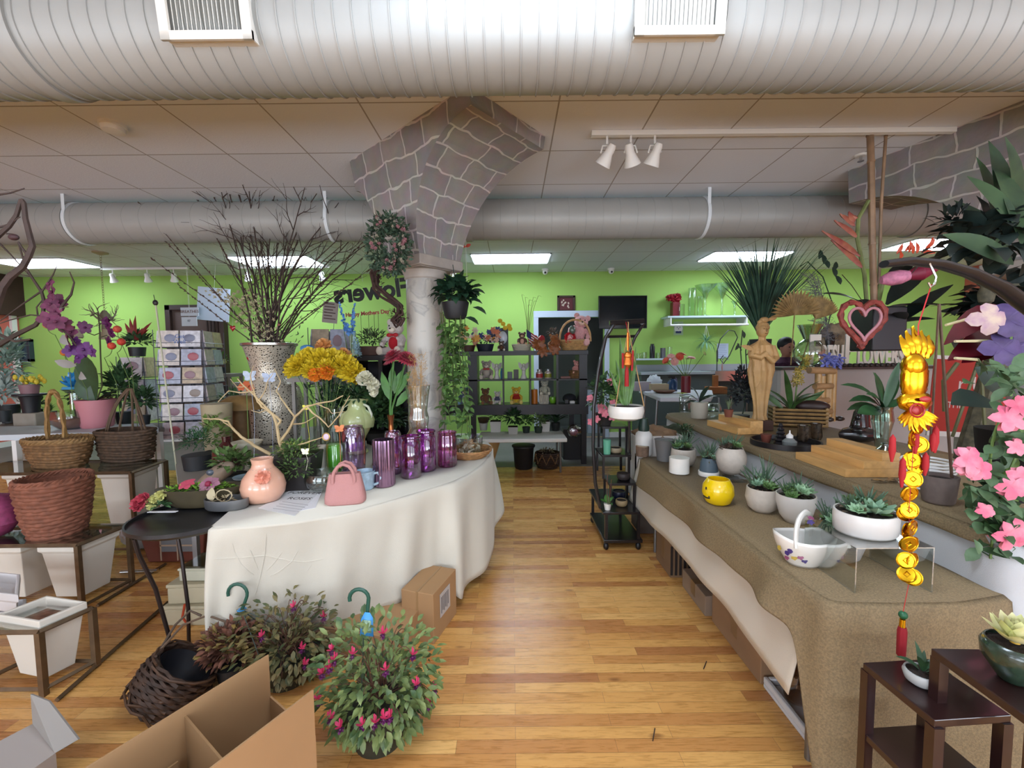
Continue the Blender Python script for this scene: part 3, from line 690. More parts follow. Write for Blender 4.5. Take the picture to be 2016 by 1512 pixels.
cloth('burlap_runner','gold brown burlap strip lying on the raised rear bench',bb_,[p-Vector((.012 if i not in(0,7)else 0,0,bd[i]))for i,p in enumerate(bb_)],UZ,None,M_BURLAP,folds=6,amp=.004,N=112,M_=4,seed=2,cat='table runner',poly=[])
p0,p1=at(1538,725,4.55),at(1885,735,4.55)
CTZ=1.37;CTY=4.55
t=thing('counter','pale grey counter panel with a dark ledge carrying the flower letters','counter',((p0 .x+p1 .x)/2,CTY,0))
hw=(p1 .x-p0 .x)/2
obj('front_panel',MB().bb((-hw,0,0),(hw,.06,CTZ-.03)),mat('#b9b5b2',.7,var=.05,scale=2),t)
obj('ledge',MB().bb((-hw-.03,-.07,CTZ-.03),(hw+.03,.32,CTZ)),mat('#4b4442',.4,var=.2,scale=6),t,bevel=.004)
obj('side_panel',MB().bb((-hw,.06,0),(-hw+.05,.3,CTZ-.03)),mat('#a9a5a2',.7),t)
TB=TZ+.002
M_CH='#ded9cf'
t,k=thing_at('bud_vase','peach glazed round vase with a small clay flower on its neck','vase',520,985,TB)
pot(t,[(20*k,0),(30*k,3*k),(38*k,16*k),(40*k,30*k),(36*k,46*k),(26*k,60*k),(20*k,67*k),(18*k,74*k),(20*k,84*k)],mat('#d6a58c',.22,coat=.5),soil=False,name='vessel')
f=MB();ruffle(f,(20*k,-32*k,55*k),14*k,18,up=(.2,-1,.1));obj('clay_flower',f,mat('#d78e76',.4),t)
obj('neck_cord',MB().lathe([(21*k,0),(22*k,1.5*k),(21*k,3*k)],(0,0,63*k),20),mat('#9c8577',.7),t)
def sheet(name,label,cat,pxs,z,m,lines=(),group=None,thick=.0012):
 ps=[onz(x,y,z)for x,y in pxs];c=sum(ps,Vector())/len(ps);mb=MB()
 mb.prism([((p-c).x,(p-c).y)for p in ps][::-1],0,thick);return solo(name,label,cat,mb,m,loc=(c.x,c.y,z),smooth=False,group=group),c
o,c=sheet('information_card','white loose sheet under the printed card, with pencilled lines','paper',[(636,962),(621,1000),(560,1012),(575,968)],TB,M_PAPER)
t=thing('information_card','white card printed FOREVER ROSES lying on the cream cloth','sign',onz(585,985,TB+.0015))
q=[onz(x,y,TB+.0015)-onz(585,985,TB+.0015)for x,y in[(572,965),(634,964),(580,1016),(508,1001)]]
obj('card_sheet',MB().prism([(p.x,p.y)for p in q][::-1],0,.0012),mat('#dcdcdc',.7),t,smooth=False)
dx=(q[1]-q[0]).normalized();an_=math.atan2(dx.y,dx.x)
ink=mat('#4a4646',.8)
for txt,px_,py_,sz in(('FOREVER',600,971,.05),('ROSES',590,982,.05)):
 tm=textmesh(txt,sz,ink,.0004,sx=.95)
 pp=onz(px_,py_,TB+.0015)-onz(585,985,TB+.0015);obj('lettering',tm,None,t,loc=(pp.x,pp.y,.0016),rot=(0,0,an_-.12))
lm=MB()
for i in range(4):
 a=onz(556-i*6,988+i*4.5,TB+.0015)-onz(585,985,TB+.0015);b=onz(606-i*6,995+i*4.5,TB+.0015)-onz(585,985,TB+.0015)
 lm.tube([(a.x,a.y,.0016),(b.x,b.y,.0016)],.0012,4)
obj('text_lines',lm,mat('#8e8a8a',.8),t)
t,k=thing_at('handbag_vase','matte pink ceramic handbag shaped vase with two handles','vase',681,990,TB)
bagm=mat('#b9837f',.6,bump=.5,bscale=350)
b=MB();prof=[]
def ring(w,d,z,n=28):
 out=[]
 for i in range(n):
  a=2*math.pi*i/n;ca,sa=math.cos(a),math.sin(a)
  out.append((w*math.copysign(abs(ca)**.45,ca),d*math.copysign(abs(sa)**.6,sa),z))
 return out
rings=[ring(33*k,15*k,0),ring(38*k,18*k,4*k),ring(38*k,18*k,14*k),ring(34*k,14*k,36*k),ring(29*k,10*k,60*k),ring(27*k,8*k,60*k),ring(31*k,12*k,34*k),ring(30*k,12*k,20*k)]
n=28;vs=[p for r_ in rings for p in r_];fs=[(j*n+i,j*n+(i+1)%n,(j+1)*n+(i+1)%n,(j+1)*n+i)for j in range(7)for i in range(n)]+[tuple(range(n-1,-1,-1)),tuple(range(7*n,8*n))]
b.add(vs,fs);obj('bag_body',b,bagm,t,ang=55)
for y in(-13,9):
 h=MB();h.tube([(x*k,y*k,z*k)for x,z in((-20,44),(-20,54),(-17,66),(-10,76),(0,80),(10,76),(17,66),(20,54),(20,44))],3.2*k,8);obj('handle',h,bagm,t)
t.rotation_euler=(0,0,.18)
t,k=thing_at('mug','pale blue mug with a large handle behind the pink handbag','mug',719,962,TB)
pot(t,[(15*k,0),(17*k,2*k),(19*k,30*k),(20*k,36*k)],mat('#9db4c4',.3,coat=.4,var=.2,scale=30),soil=False,name='cup')
obj('handle',MB().tube([(x*k,0,z*k)for x,z in((17,30),(26,32),(31,22),(28,12),(18,8))],2.6*k,8),mat('#a9bfcc',.3,coat=.4),t)
def jar(px,py,w,h,col,label,style,mtl=None):
 t,k=thing_at('glass_jar',label,'jar',px,py,TB,'purple glass vases on the cream cloth')
 r=w/2*k;h=h*k;m_=mtl or glass(col,.2,.05);n=108 if style in('rib','mercury')else 54
 fl=(lambda a,q:1+.03*math.cos(a*16))if style=='rib' else((lambda a,q:1+.035*math.cos(a*9+(q%2)*math.pi))if style=='scale' else None)
 if style=='mercury':
  pr=[(r*.8,0),(r*.98,h*.04),(r*.97,h*.5),(r*.95,h*.95),(r*.93,h)];fl=lambda a,q:1+.04*math.cos(a*18)
 elif style=='scale':pr=[(r*.7,0),(r*.9,h*.05),(r*.99,h*.25),(r*1.02,h*.5),(r,h*.75),(r*.9,h*.93),(r*.8,h*.97),(r*.83,h)]
 elif style=='plain':pr=[(r*.8,0),(r*.98,h*.05),(r*.97,h*.45),(r*.95,h*.84),(r*.86,h*.88),(r*.86,h*.94),(r*.98,h*.96),(r*.96,h)]
 else:pr=[(r*.85,0),(r,h*.05),(r*.97,h*.5),(r*.97,h*.86),(r*.9,h*.9),(r*.98,h*.97),(r,h)]
 pot(t,pr,m_,n=n,soil=False,name='glass_body',wall=.004,mod=fl)
 obj('base_disc',MB().lathe([(r*.8,0),(r*.88,h*.03),(r*.85,h*.06)],n=32),m_,t)
 return t,k,r,h
PUR='#c67fc9'
jar(697,930,46,92,PUR,'fish-scale patterned lilac glass vase wrapped in clear film, first from the left','scale',glass('#e6d2f2',.3,.08))
jar(757,956,42,92,'#5c4a5c','fluted vase shading from smoky grey to pink metal, in front of the lilac one','mercury',mat('#6b5468',.22,.85,col2='#a9829f',scale=9,stretch=(1,1,.6)))
jar(775,932,34,84,PUR,'scale patterned lilac vase half hidden behind the smoky fluted one','scale',glass('#e6d2f2',.3,.08))
jar(810,939,41,82,'#e3a2e6','smooth deep purple glass jar with a rolled neck, leftmost of the deep purple ones','plain')
jar(840,926,38,80,'#e3a2e6','deep purple glass jar with clear lip behind two others, next to the ribbed one','plain')
jar(881,917,37,68,'#eaa6dc','ribbed magenta purple glass jar nearest the shell tray','rib')
t,k=thing_at('wicker_tray','round woven tray of sea shells at the far end of the cream cloth','tray',925,899,TB)
w_=MB();wicker(w_,[(26*k,0),(38*k,9*k),(44*k,17*k)],7,st=2.2*k,amp=.8*k);w_.lathe([(.001,2*k),(30*k,3*k)],n=24,cap=False);obj('woven_rim',w_,mat('#a0764b',.7,var=.25,scale=30),t)
gp,gk=base(918,895,TB);pot(t,[(20*k,6*k),(24*k,8*k),(26*k,40*k)],M_GLASS,soil=False,name='glass_dish')
s=MB()
for i in range(26):
 a,r_=U(0,6.28),U(0,20)*k;s.leaf((r_*math.cos(a),r_*math.sin(a),U(9,20)*k),rdir(-.1),(0,0,1),U(9,15)*k,U(6,11)*k,bend=1.2,th=2*k,fold=.3)
obj('shells',s,mat('#d9cbb8',.5,var=.2,scale=30),t)
s=MB()
for i in range(50):
 a,r_=U(0,6.28),U(0,16)*k;p=Vector((r_*math.cos(a),r_*math.sin(a),U(16,30)*k));s.tube([p,p+rdir()*7*k,p+rdir()*12*k],.5*k,4)
obj('dried_raffia',s,mat('#b98a5c',.8),t)
t,k=thing_at('candle','bright green pillar candle wrapped in clear film','candle',660,937,TB)
obj('wax',MB().lathe([(14*k,0),(15.5*k,2*k),(15.5*k,56*k),(13*k,63*k),(3*k,64*k)],n=28),mat('#5ba62e',.35,sub=.0,coat=.5),t)
obj('film_wrap',MB().lathe([(16.3*k,0),(16.5*k,58*k),(14*k,66*k)],n=28,cap=False),glass('#f2fff0',.18,.1),t)
t,k=thing_at('candle_holder','small white fluted column standing left of the green candle','holder',637,936,TB)
obj('fluted_shaft',MB().lathe([(9*k,0),(9*k,6*k),(6.5*k,8*k),(6*k,52*k),(9*k,56*k),(9*k,60*k)],n=32,mod=lambda a,q:1+(.06*math.cos(a*10)if q in(2,3)else 0)),mat('#d3cabb',.6),t)
t,k=thing_at('moss_planter','dark square planter with moss and sculptural bare tan branches','planter',588,958,TB,None,.12)
w2=38*k
pt=MB();pt.add([(-w2*.8,-w2*.8,0),(w2*.8,-w2*.8,0),(w2*.8,w2*.8,0),(-w2*.8,w2*.8,0),(-w2,-w2,66*k),(w2,-w2,66*k),(w2,w2,66*k),(-w2,w2,66*k)],[(3,2,1,0),(4,5,6,7),(0,1,5,4),(1,2,6,5),(2,3,7,6),(3,0,4,7)])
obj('planter_box',pt,mat('#221d1c',.5),t,bevel=.004)
m_=MB();bush(m_,(0,0,70*k),(w2*1.1,w2*1.1,22*k),420,.03,.012);bush(m_,(.2*w2,-w2*.98,40*k),(w2*.8,.02,34*k),320,.026,.011);obj('moss',m_,mat('#55703a',.8,var=.5,scale=30),t)
m_=MB();bush(m_,(-w2*.3,-w2*.3,80*k),(w2*.9,w2*.7,10*k),60,.022,.01);obj('lime_sprigs',m_,mat('#93a64d',.8,var=.3,scale=30),t)
br=MB();bm=mat('#b09a72',.6,var=.15,scale=20)
def bp(px,py,dy=0):return at(px,py,t.location.y+dy)-t.location
def stick(pxs,r0,r1,dys=None):
 pts=[bp(x,y,(dys[i]if dys else 0))for i,(x,y)in enumerate(pxs)];q=[]
 for i in range(len(pts)-1):
  for j in range(3):q.append(pts[i].lerp(pts[i+1],j/3)+rdir()*.002)
 q.append(pts[-1]);n=len(q);br.tube(q,[r0+(r1-r0)*i/(n-1)for i in range(n)],7)
stick([(565,905),(552,870),(548,838),(555,828),(530,805),(510,782),(488,760),(475,745)],.011,.003)
stick([(552,870),(566,850),(580,820),(600,800),(618,796),(650,790),(668,780)],.009,.003,[0,-.02,-.04,-.05,-.06,-.07,-.08])
stick([(548,838),(540,815),(520,800),(512,790),(505,770),(498,740),(504,720)],.009,.002)
stick([(566,850),(575,835),(600,833),(620,820)],.007,.002)
stick([(580,820),(560,790),(548,770),(556,750),(545,725)],.006,.002,[0,.02,.03,.04,.05])
stick([(535,893),(505,875),(480,858),(462,840),(455,828),(430,822),(408,822)],.010,.003,[0,-.02,-.05,-.06,-.08,-.09,-.1])
stick([(462,840),(448,830),(436,820)],.004,.002,[-.06]*3);stick([(505,770),(480,772),(460,768),(440,790)],.005,.002)
stick([(600,800),(610,812),(625,826),(640,842),(660,820),(668,800),(680,780)],.006,.002,[-.05,-.06,-.08,-.09,-.09,-.1,-.1])
stick([(555,870),(580,878),(605,870),(635,860)],.006,.003,[0,-.04,-.06,-.08])
stick([(618,796),(640,805),(648,815),(672,812)],.004,.0015,[-.06]*4);stick([(530,805),(515,812),(500,806)],.004,.0015)
stick([(488,760),(475,762),(462,745)],.003,.0015);stick([(512,790),(525,770),(530,750),(540,735)],.004,.0015)
obj('branches',br,bm,t)
def butterfly(label,px,py,dy,col,s,rz=0,group=None):
 p=at(px,py,t.location.y+dy);b=MB()
 for q in(-1,1):
  b.leaf((0,0,0),(q*1,-.1,.9),(0,-1,.2),s,s*.7,bend=.2);b.leaf((0,0,0),(q*1,-.1,-.5),(0,-1,0),s*.7,s*.6,bend=.2)
 b.tube([(0,-.002,-s*.4),(0,-.002,s*.4)],s*.06,5);b.tube([(0,0,0),(.004,.02,-(p.z-TB-.13)*.5),(0,.0,-(p.z-TB-.13))],.0012,4);return solo('butterfly_ornament',label,'ornament',b,mat(col,.4,var=.1,scale=50),loc=p,rz=rz,group=group)
butterfly('pearly white butterfly perched over the moss left of the green candle',601,890,-.12,'#e4e0c8',.03)
butterfly('large pale blue mesh butterfly on the left of the pierced vase',492,742,.16,'#a9b4c4',.055)
butterfly('pale blue mesh butterfly on the right of the pair before the pierced vase',530,745,.1,'#9fabc0',.05,.4)
butterfly('small yellow butterfly on a branch tip before the glass cylinders',602,803,-.04,'#c6c23a',.025)
butterfly('peach orange butterfly on the branches near the urn foot',668,845,-.08,'#c9773f',.035,.5)
p=at(642,860,t.location.y-.1);o=thing('cameo_ornament','gold rimmed oval cameo ornament hanging beside the green candle','ornament',p)
obj('rim',MB().tube([(.02*math.cos(a),0,.022*math.sin(a))for a in[i*.4 for i in range(16)]],.003,6,closed=True),mat('#c3a35a',.3,.8),o);obj('cameo',MB().sphere((0,0,0),(.017,.004,.019)),mat('#c9b2bf',.4),o)
t,k=thing_at('pierced_vase','tall silver mosaic pierced vase holding pussy willow and bare branches','vase',540,868,.70)
def pierced():
 m=bpy.data.materials.new('pierced');m.use_nodes=True;nt=m.node_tree;L=nt.links;b=nt.nodes['Principled BSDF'];N=nt.nodes.new
 tc=N('ShaderNodeTexCoord');v=N('ShaderNodeTexVoronoi');v.feature='DISTANCE_TO_EDGE';v.inputs['Scale'].default_value=48;L.new(tc.outputs['Object'],v.inputs['Vector'])
 r=N('ShaderNodeValToRGB');r.color_ramp.elements[0].position=.22;r.color_ramp.elements[1].position=.3
 r.color_ramp.elements[0].color=(*lin('#cdc4b2'),1);r.color_ramp.elements[1].color=(*lin('#3a342c'),1);L.new(v.outputs['Distance'],r.inputs['Fac']);L.new(r.outputs[0],b.inputs['Base Color'])
 b.inputs['Roughness'].default_value=.25;b.inputs['Metallic'].default_value=.35
 bp_=N('ShaderNodeBump');bp_.inputs['Strength'].default_value=.8;bp_.inputs['Distance'].default_value=-.004;L.new(v.outputs['Distance'],bp_.inputs['Height']);L.new(bp_.outputs[0],b.inputs['Normal']);return m
pot(t,[(40*k,0),(46*k,6*k),(48*k,20*k),(54*k,55*k),(55*k,80*k),(48*k,105*k),(34*k,122*k),(33*k,135*k),(38*k,158*k),(44*k,180*k),(46*k,186*k)],pierced(),soil=False,name='vessel',n=40)
obj('metal_rim',MB().lathe([(44*k,184*k),(49*k,187*k),(49*k,191*k),(44*k,192*k)],n=40),mat('#b9b5ad',.25,.9),t)
VP=t.location.copy();top_=Vector((0,0,180*k))
def W(px,py,dy=0):return at(px,py,VP.y+dy)-VP
dark,buds,wbuds=MB(),[],[]
tips=[(415,270),(385,330),(440,300),(470,350),(512,345),(560,335),(600,370),(640,350),(655,420),(700,440),(742,430),(740,470),(715,510),(490,380),(540,380),(585,400),(625,395),(675,480),(480,300),(668,400),(430,360)]
for i,(x,y)in enumerate(tips):
 a=top_+Vector((U(-25,25)*k,U(-15,15)*k,0));b=W(x,y,U(-.25,.25));mid=a.lerp(b,.45)+Vector(((a.x-b.x)*.22,0,.10));pts=bez(a-Vector((0,0,.1)),mid,b,12)
 pts=[p+rdir()*.008*(j>0)for j,p in enumerate(pts)]
 dark.tube(pts,[.0105*(1-.68*j/12)for j in range(13)],5)
 for j in(4,5,6,7,8,9,10,11):
  if rnd.random()<.85:
   d=(pts[j+1]-pts[j]).normalized();twig(dark,pts[j],(d+rdir()*.8),U(.22,.45),.0048,1 if rnd.random()<.75 else 0,None,.5,3)
obj('bare_branches',dark,mat('#453732',.8,var=.2,scale=30),t)
wil=MB()
for(x,y,dy)in((275,400,-.1),(300,510,-.15),(312,460,0),(384,385,.05),(330,440,.05),(722,470,.1),(760,430,.2),(420,330,0),(395,410,-.05),(350,560,-.1),(690,560,.1),(740,520,.05)):
 a=top_+Vector((U(-20,20)*k,U(-10,10)*k,0));b=W(x,y,dy);mid=a.lerp(b,.5)+Vector((0,0,-.03 if x<500 else.02));pts=bez(a,mid,b,16)
 wil.tube(pts,[.006*(1-.65*j/16)for j in range(17)],5)
 for j in range(5,16):
  for _ in range(3):
   q=pts[j].lerp(pts[j+1],U(0,1));d=(pts[j+1]-pts[j]).normalized();wil.leaf(q,(d+rdir()*.5),rdir(),.024,.011,bend=.2,th=.009,seg=2)
obj('pussy_willow_stems',wil,mat('#4a362e',.7,var=.25,scale=40),t)
bl=MB()
for i in range(330):
 y=U(570,680);x=528-(680-y)*U(.1,1.15)+U(-14,30)
 p=W(x,y,U(-.12,.12));ruffle(bl,p,U(.011,.019),6,up=rdir())
obj('cream_blossoms',bl,mat('#b9b08e',.7,var=.3,scale=40),t)
gl_=MB()
for i in range(120):
 x,y=U(455,620),U(600,690);p=W(540+(x-540)*(.55+.45*(690-y)/90),y,U(-.1,.1));gl_.leaf(p,Vector((U(-.8,.8)+(x-540)/160,U(-.5,.2),U(.2,1))),rdir(),U(.03,.06),.012,seg=3)
obj('green_leaves',gl_,mat('#39472a',.6,var=.3,scale=30),t)
bp2=MB();ruffle(bp2,W(549,640,-.12),.016,12);obj('pink_blossom',bp2,mat('#c0817a',.6),t)
obj('price_tag',MB().box(W(544,767,-.18),(.045,.002,.05),rot=(0,.35,0)),M_PAPER,t,label='white paper price tag')
def heart_mb(s,d=.35,n=24):
 vs=[];fs=[]
 for j,(q,y)in enumerate(((0,-d*s),(.7,-d*s*.7),(1,0),(.7,d*s*.7),(0,d*s))):
  for i in range(n):
   a=2*math.pi*i/n;x=.8*math.sin(a)**3;z=(13*math.cos(a)-5*math.cos(2*a)-2*math.cos(3*a)-math.cos(4*a))/17
   vs.append((x*s*q,y,z*s*q))
 return vs,[(j*n+i,j*n+(i+1)%n,(j+1)*n+(i+1)%n,(j+1)*n+i)for j in range(4)for i in range(n)]
for(x,y,s,l)in((458,646,.035,'shiny red glass heart hanging left of the willow branches'),(490,706,.028,'small red glass heart hanging beside the pierced vase rim')):
 p=W(x,y,-.15)+VP;q=thing('heart_ornament',l,'ornament',p);h=MB();h.add(*heart_mb(s));obj('glass_heart',h,mat('#a01420',.12,coat=1),q)
 obj('thread',MB().tube([(0,0,s*.6),(.01,.02,.22)],.0006,4),M_WHITE,q)
t,k=thing_at('flower_vase','clear glass cylinder of yellow carnations and orange roses','vase',645,880,TB)
for dx,hh in((-8,62),(12,78)):
 obj('glass_cylinder',MB().lathe([(15*k,0),(17*k,4*k),(17*k,hh*k)],((dx)*k,0,0),24,cap=False),glass('#eef4ee',.3),t)
VF=t.location.copy()
def bouquet(t,name,heads,fn,m,cz=(0,0,.1),stemr=.003):
 h,st=MB(auto=True),MB()
 for(x,y,dy,r)in heads:
  p=at(x,y,t.location.y+dy)-t.location;fn(h,p,r*k);st.tube(bez(cz,(p.x*.5,p.y*.5,p.z*.6),p,5),stemr,5)
 obj(name,h,m,t);return st
hd=[(590,722,-.05,24),(608,712,.0,26),(632,712,-.03,26),(655,712,.02,24),(678,722,-.02,24),(694,735,-.04,24),(580,728,.05,20),(645,725,-.08,20),(618,728,-.07,22),(702,748,-.03,15),(668,708,.06,18)]
st=bouquet(t,'yellow_carnations',hd,lambda h,p,r:ruffle(h,p,r,110,up=(U(-.3,.3),-.6,1),W=.42),mat('#e0c52c',.6,var=.12,scale=60))
s2=bouquet(t,'orange_roses',[(622,738,-.12,14),(642,733,-.12,15)],lambda h,p,r:ruffle(h,p,r,34,up=(0,-1,.6)),mat('#df7d1e',.6,var=.15,scale=60))
s3=bouquet(t,'peach_roses',[(637,682,.1,15),(676,700,.12,15)],lambda h,p,r:ruffle(h,p,r,34,up=(0,-.7,1)),mat('#d99a5c',.6,var=.15,scale=60))
for s_ in(st,s2,s3):obj('stems',s_,M_STEM,t)
lf=MB()
for i in range(90):
 p=at(U(600,700),U(745,790),VF.y+U(-.08,.12))-VF;lf.leaf(p,Vector((U(-1,1),U(-.6,.4),U(-.2,1))),(0,0,1),U(.05,.09),.02,seg=3)
obj('fern_leaves',lf,mat('#2f4a31',.6,var=.3,scale=20),t)
t,k=thing_at('urn_vase','glossy pale green amphora vase with a flared white rim','vase',705,892,TB)
gm=mat('#b6bf85',.2,coat=.6,var=.05,scale=8)
pot(t,[(18*k,0),(20*k,3*k),(14*k,12*k),(12*k,22*k),(17*k,34*k),(27*k,52*k),(29*k,66*k),(25*k,78*k),(16*k,86*k),(14*k,94*k),(20*k,106*k)],gm,soil=False,name='vessel',mod=lambda a,q:1+(.25*math.cos(2*a)if q>=10 else 0))
obj('foot_ring',MB().lathe([(14*k,12*k),(16*k,14*k),(16*k,23*k),(13*k,24*k)],n=24),mat('#d7d3c4',.4),t)
for q in(-1,1):obj('handle',MB().tube([(q*x*k,-4*k,z*k)for x,z in((14,98),(24,92),(30,78),(28,64))],2.4*k,7),mat('#cfd0b8',.3),t)
h=MB(auto=True);ruffle(h,at(719,747,t.location.y)-t.location,17*k,50,up=(.2,-.5,1));ruffle(h,at(733,757,t.location.y)-t.location,14*k,36,up=(.6,-.5,.6));ruffle(h,at(735,772,t.location.y)-t.location,9*k,24,up=(.3,-1,0));obj('white_blooms',h,mat('#e3dfc6',.6,var=.08,scale=40),t)
h=MB();bush(h,(0,0,112*k),(34*k,26*k,24*k),60,.07,.03);obj('leaves',h,M_LEAFD,t)
t,k=thing_at('bottle_vase','copper cone shaped vase with two crimson blooms','vase',772,914,TB)
obj('vessel',MB().lathe([(36*k,0),(38*k,3*k),(34*k,16*k),(22*k,36*k),(10*k,56*k),(5*k,68*k),(4.5*k,82*k),(7*k,98*k),(6*k,98*k),(3*k,82*k)],n=30),mat('#a0653a',.2,.9),t)
h=MB(auto=True)
for(x,y,u)in((775,703,(-.5,-.4,1)),(800,707,(.5,-.3,1))):
 p=at(x,y,t.location.y)-t.location
 for l in range(5):
  h.auto=l==0;daisy(h,p+Vector(u).normalized()*.006*l,(26-4*l)*k,26-3*l,up=u,W=.11,cupd=-.2+.25*l)
obj('crimson_blooms',h,mat('#a8384a',.6,var=.2,scale=60),t)
lf=MB();lf.tube([(0,0,60*k),(-1*k,0,110*k),at(775,706,t.location.y)-t.location],2.2*k,6);lf.tube([(0,0,60*k),(3*k,0,110*k),at(799,712,t.location.y)-t.location],2*k,6)
for(a,b)in(((770,790),(748,730)),((780,780),(805,728)),((780,800),(812,760)),((775,770),(770,720)),((776,775),(792,725))):
 p=at(*a,t.location.y)-t.location;q=at(*b,t.location.y)-t.location;lf.leaf(p,q-p,(0,-1,.3),(q-p).length,16*k,bend=.5)
obj('stems_and_leaves',lf,M_LEAF,t)
t,k=thing_at('glass_vase','curvy clear glass vase with tan dried grass in front of the marble column','vase',826,916,TB)
obj('vessel',MB().lathe([(18*k,0),(24*k,6*k),(27*k,34*k),(25*k,60*k),(17*k,74*k),(20*k,86*k),(20*k,96*k),(17*k,108*k),(20*k,132*k),(24*k,158*k)],n=32,cap=False),glass('#f4f8f2',.35),t)
h=MB()
for i in range(260):
 p=at(U(805,838),U(700,800),t.location.y+U(-.03,.03))-t.location;h.tube([p,p+rdir()*.02+Vector((0,0,.012)),p+rdir()*.03+Vector((0,0,.015))],.0008,3)
for i in range(24):
 p=at(U(805,838),U(705,780),t.location.y+U(-.03,.03))-t.location;h.tube(bez((0,0,.05),(.0,0,.12),p,5),.001,4)
obj('dried_grass',h,mat('#b8925a',.8,var=.2,scale=50),t)
t,k=thing_at('glass_bowl','low clear glass bowl of dried petals behind the pink handbag','bowl',640,962,TB)
pot(t,bowlp(34*k,34*k,.5,1.1),M_GLASS,soil=False,name='glass_body');h=MB();bush(h,(0,0,12*k),(22*k,22*k,6*k),40,.03,.02);obj('dried_petals',h,mat('#8b7663',.8,var=.4,scale=40),t)
YB=Y1
def onwall(px,py,off=.0):return at(px,py,YB-off)
def wbox(x0,y0,x1,y1,d,off=0):
 a,b=onwall(x0,y1,off),onwall(x1,y0,off);return a,b
a,b=wbox(1097,615,1132,582,0)
def framed(name,label,cat,x0,y0,x1,y1,fm,pm,fw=.04,d=.03,extra=None,Y=None):
 Y=Y or YB;a,b=at(x0,y1,Y),at(x1,y0,Y);w,h=b.x-a.x,b.z-a.z
 t=thing(name,label,cat,((a.x+b.x)/2,Y-.002,(a.z+b.z)/2));f=MB()
 for q in((-w/2,-h/2,w/2,-h/2+fw),(-w/2,h/2-fw,w/2,h/2),(-w/2,-h/2,-w/2+fw,h/2),(w/2-fw,-h/2,w/2,h/2)):f.bb((q[0],-d,q[1]),(q[2],0,q[3]))
 obj('frame',f,fm,t,bevel=.004);obj('picture_panel',MB().bb((-w/2+fw*.8,-d*.5,-h/2+fw*.8),(w/2-fw*.8,-.002,h/2-fw*.8)),pm,t);return t,w,h
t,w_,h_=framed('picture_frame','dark framed picture of pale shells on maroon, above the doorway','picture',1097,582,1132,615,mat('#3b2418',.4),mat('#5b2226',.6))
f=MB()
for i in range(14):f.sphere((U(-.09,.09),-.02,U(-.09,.09)),(.014,.004,.017),8,5)
obj('shell_motifs',f,mat('#c9b7a8',.6),t)
t,w_,h_=framed('television','black flat television mounted on the green wall behind the arched rack','television',1174,585,1267,649,mat('#0d0e10',.35),mat('#15181c',.15,coat=.4),fw=.012,d=.06)
t.location.y-=.15;obj('wall_mount',MB().bb((-.1,0,-.1),(.1,.15,.1)),M_BLACK,t)
for(x,y,l)in((1073,538,'white dome security camera left of the television'),(1203,533,'white dome security camera above the television')):
 p=at(x,y-4,YB-.25);t=thing('security_camera',l,'camera',(p.x,p.y,H));m=MB();m.lathe([(.06,-.03),(.06,0)],n=16);obj('mount',m,M_WHITE,t);obj('dome',MB().sphere((0,-.01,-.05),.05,12,8),M_WHITE,t);obj('lens',MB().sphere((0,-.055,-.07),.018,8,6),M_BLACK,t)
p=onz(222,245,H);t=thing('smoke_detector','round white smoke detector on the ceiling at upper left','smoke detector',(p.x,p.y,H));obj('housing',MB().lathe([(.045,-.05),(.06,-.045),(.065,-.02)],n=24),M_WHITE,t);obj('base_plate',MB().lathe([(.075,-.02),(.075,0)],n=24),M_WHITE,t)
p=onz(1695,305,H);t=thing('sprinkler_head','small white sprinkler on the ceiling left of the bamboo canes','sprinkler',(p.x,p.y,H));obj('escutcheon',MB().lathe([(.035,-.012),(.045,0)],n=18),M_WHITE,t);obj('deflector',MB().lathe([(.01,-.012),(.01,-.04),(.022,-.045),(.022,-.05)],n=14),M_CHROME,t)
def track(label,x0,x1,Y,heads,zt=H):
 t=thing('track_light',label,'light',((x0+x1)/2,Y,zt));obj('track',MB().bb((-(x1-x0)/2,-.018,-.035),((x1-x0)/2,.018,-.002)),M_WHITE,t)
 for i,(x,tl)in enumerate(heads):
  xx=x-(x0+x1)/2;m=MB();m.tube([(xx,0,-.03),(xx,0,-.09)],.008,6)
  m.tube([(xx-.045,0,-.15),(xx-.03,0,-.10),(xx+.03,0,-.10),(xx+.045,0,-.15)],.006,6)
  R_=Matrix.Rotation(tl,3,'Y')@Matrix.Rotation(.5,3,'X');h=obj('lamp_head',MB().lathe([(.022,.08),(.03,.06),(.03,.02),(.055,-.05),(.058,-.06),(.045,-.05)],(xx,0,-.17),18,R=R_),M_WHITE,t);obj('yoke',m,M_WHITE,h)
 return t
ty=onz(1400,256,H).y;tk=lambda px:onz(px,256,H).x
track('long white track light with three spot heads on the ceiling at right',tk(1165),tk(1870),ty,[(tk(1196),.5),(tk(1243),-.4),(tk(1290),.3)])
ty=7.0;q=lambda px:at(px,540,7.0).x
track('white track light with three spot heads at the back left',q(200),q(370),ty,[(q(222),.1),(q(290),.2),(q(342),.3)])
track('white track light whose two heads show behind the willow branches',q(470),q(650),ty,[(q(487),.2),(q(633),-.2)])
p=at(197,492,6.0);t=thing('hanging_chandelier','small branch chandelier hanging by a chain at the left','chandelier',(p.x,6.0,H))
obj('ceiling_canopy',MB().lathe([(.02,-.04),(.09,-.015),(.09,0)],n=20),mat('#a39277',.5),t)
m=MB()
for i in range(22):m.tube([(.012*math.cos(a),0,.025*math.sin(a)-.06-i*.035)if i%2 else(0,.012*math.cos(a),.025*math.sin(a)-.06-i*.035)for a in[j*.785 for j in range(8)]],.003,4,closed=True)
obj('chain',m,mat('#8f8062',.5,.5),t)
m=MB();m.lathe([(.01,-1.25),(.05,-1.1),(.035,-.95),(.06,-.88),(.02,-.82)],n=14)
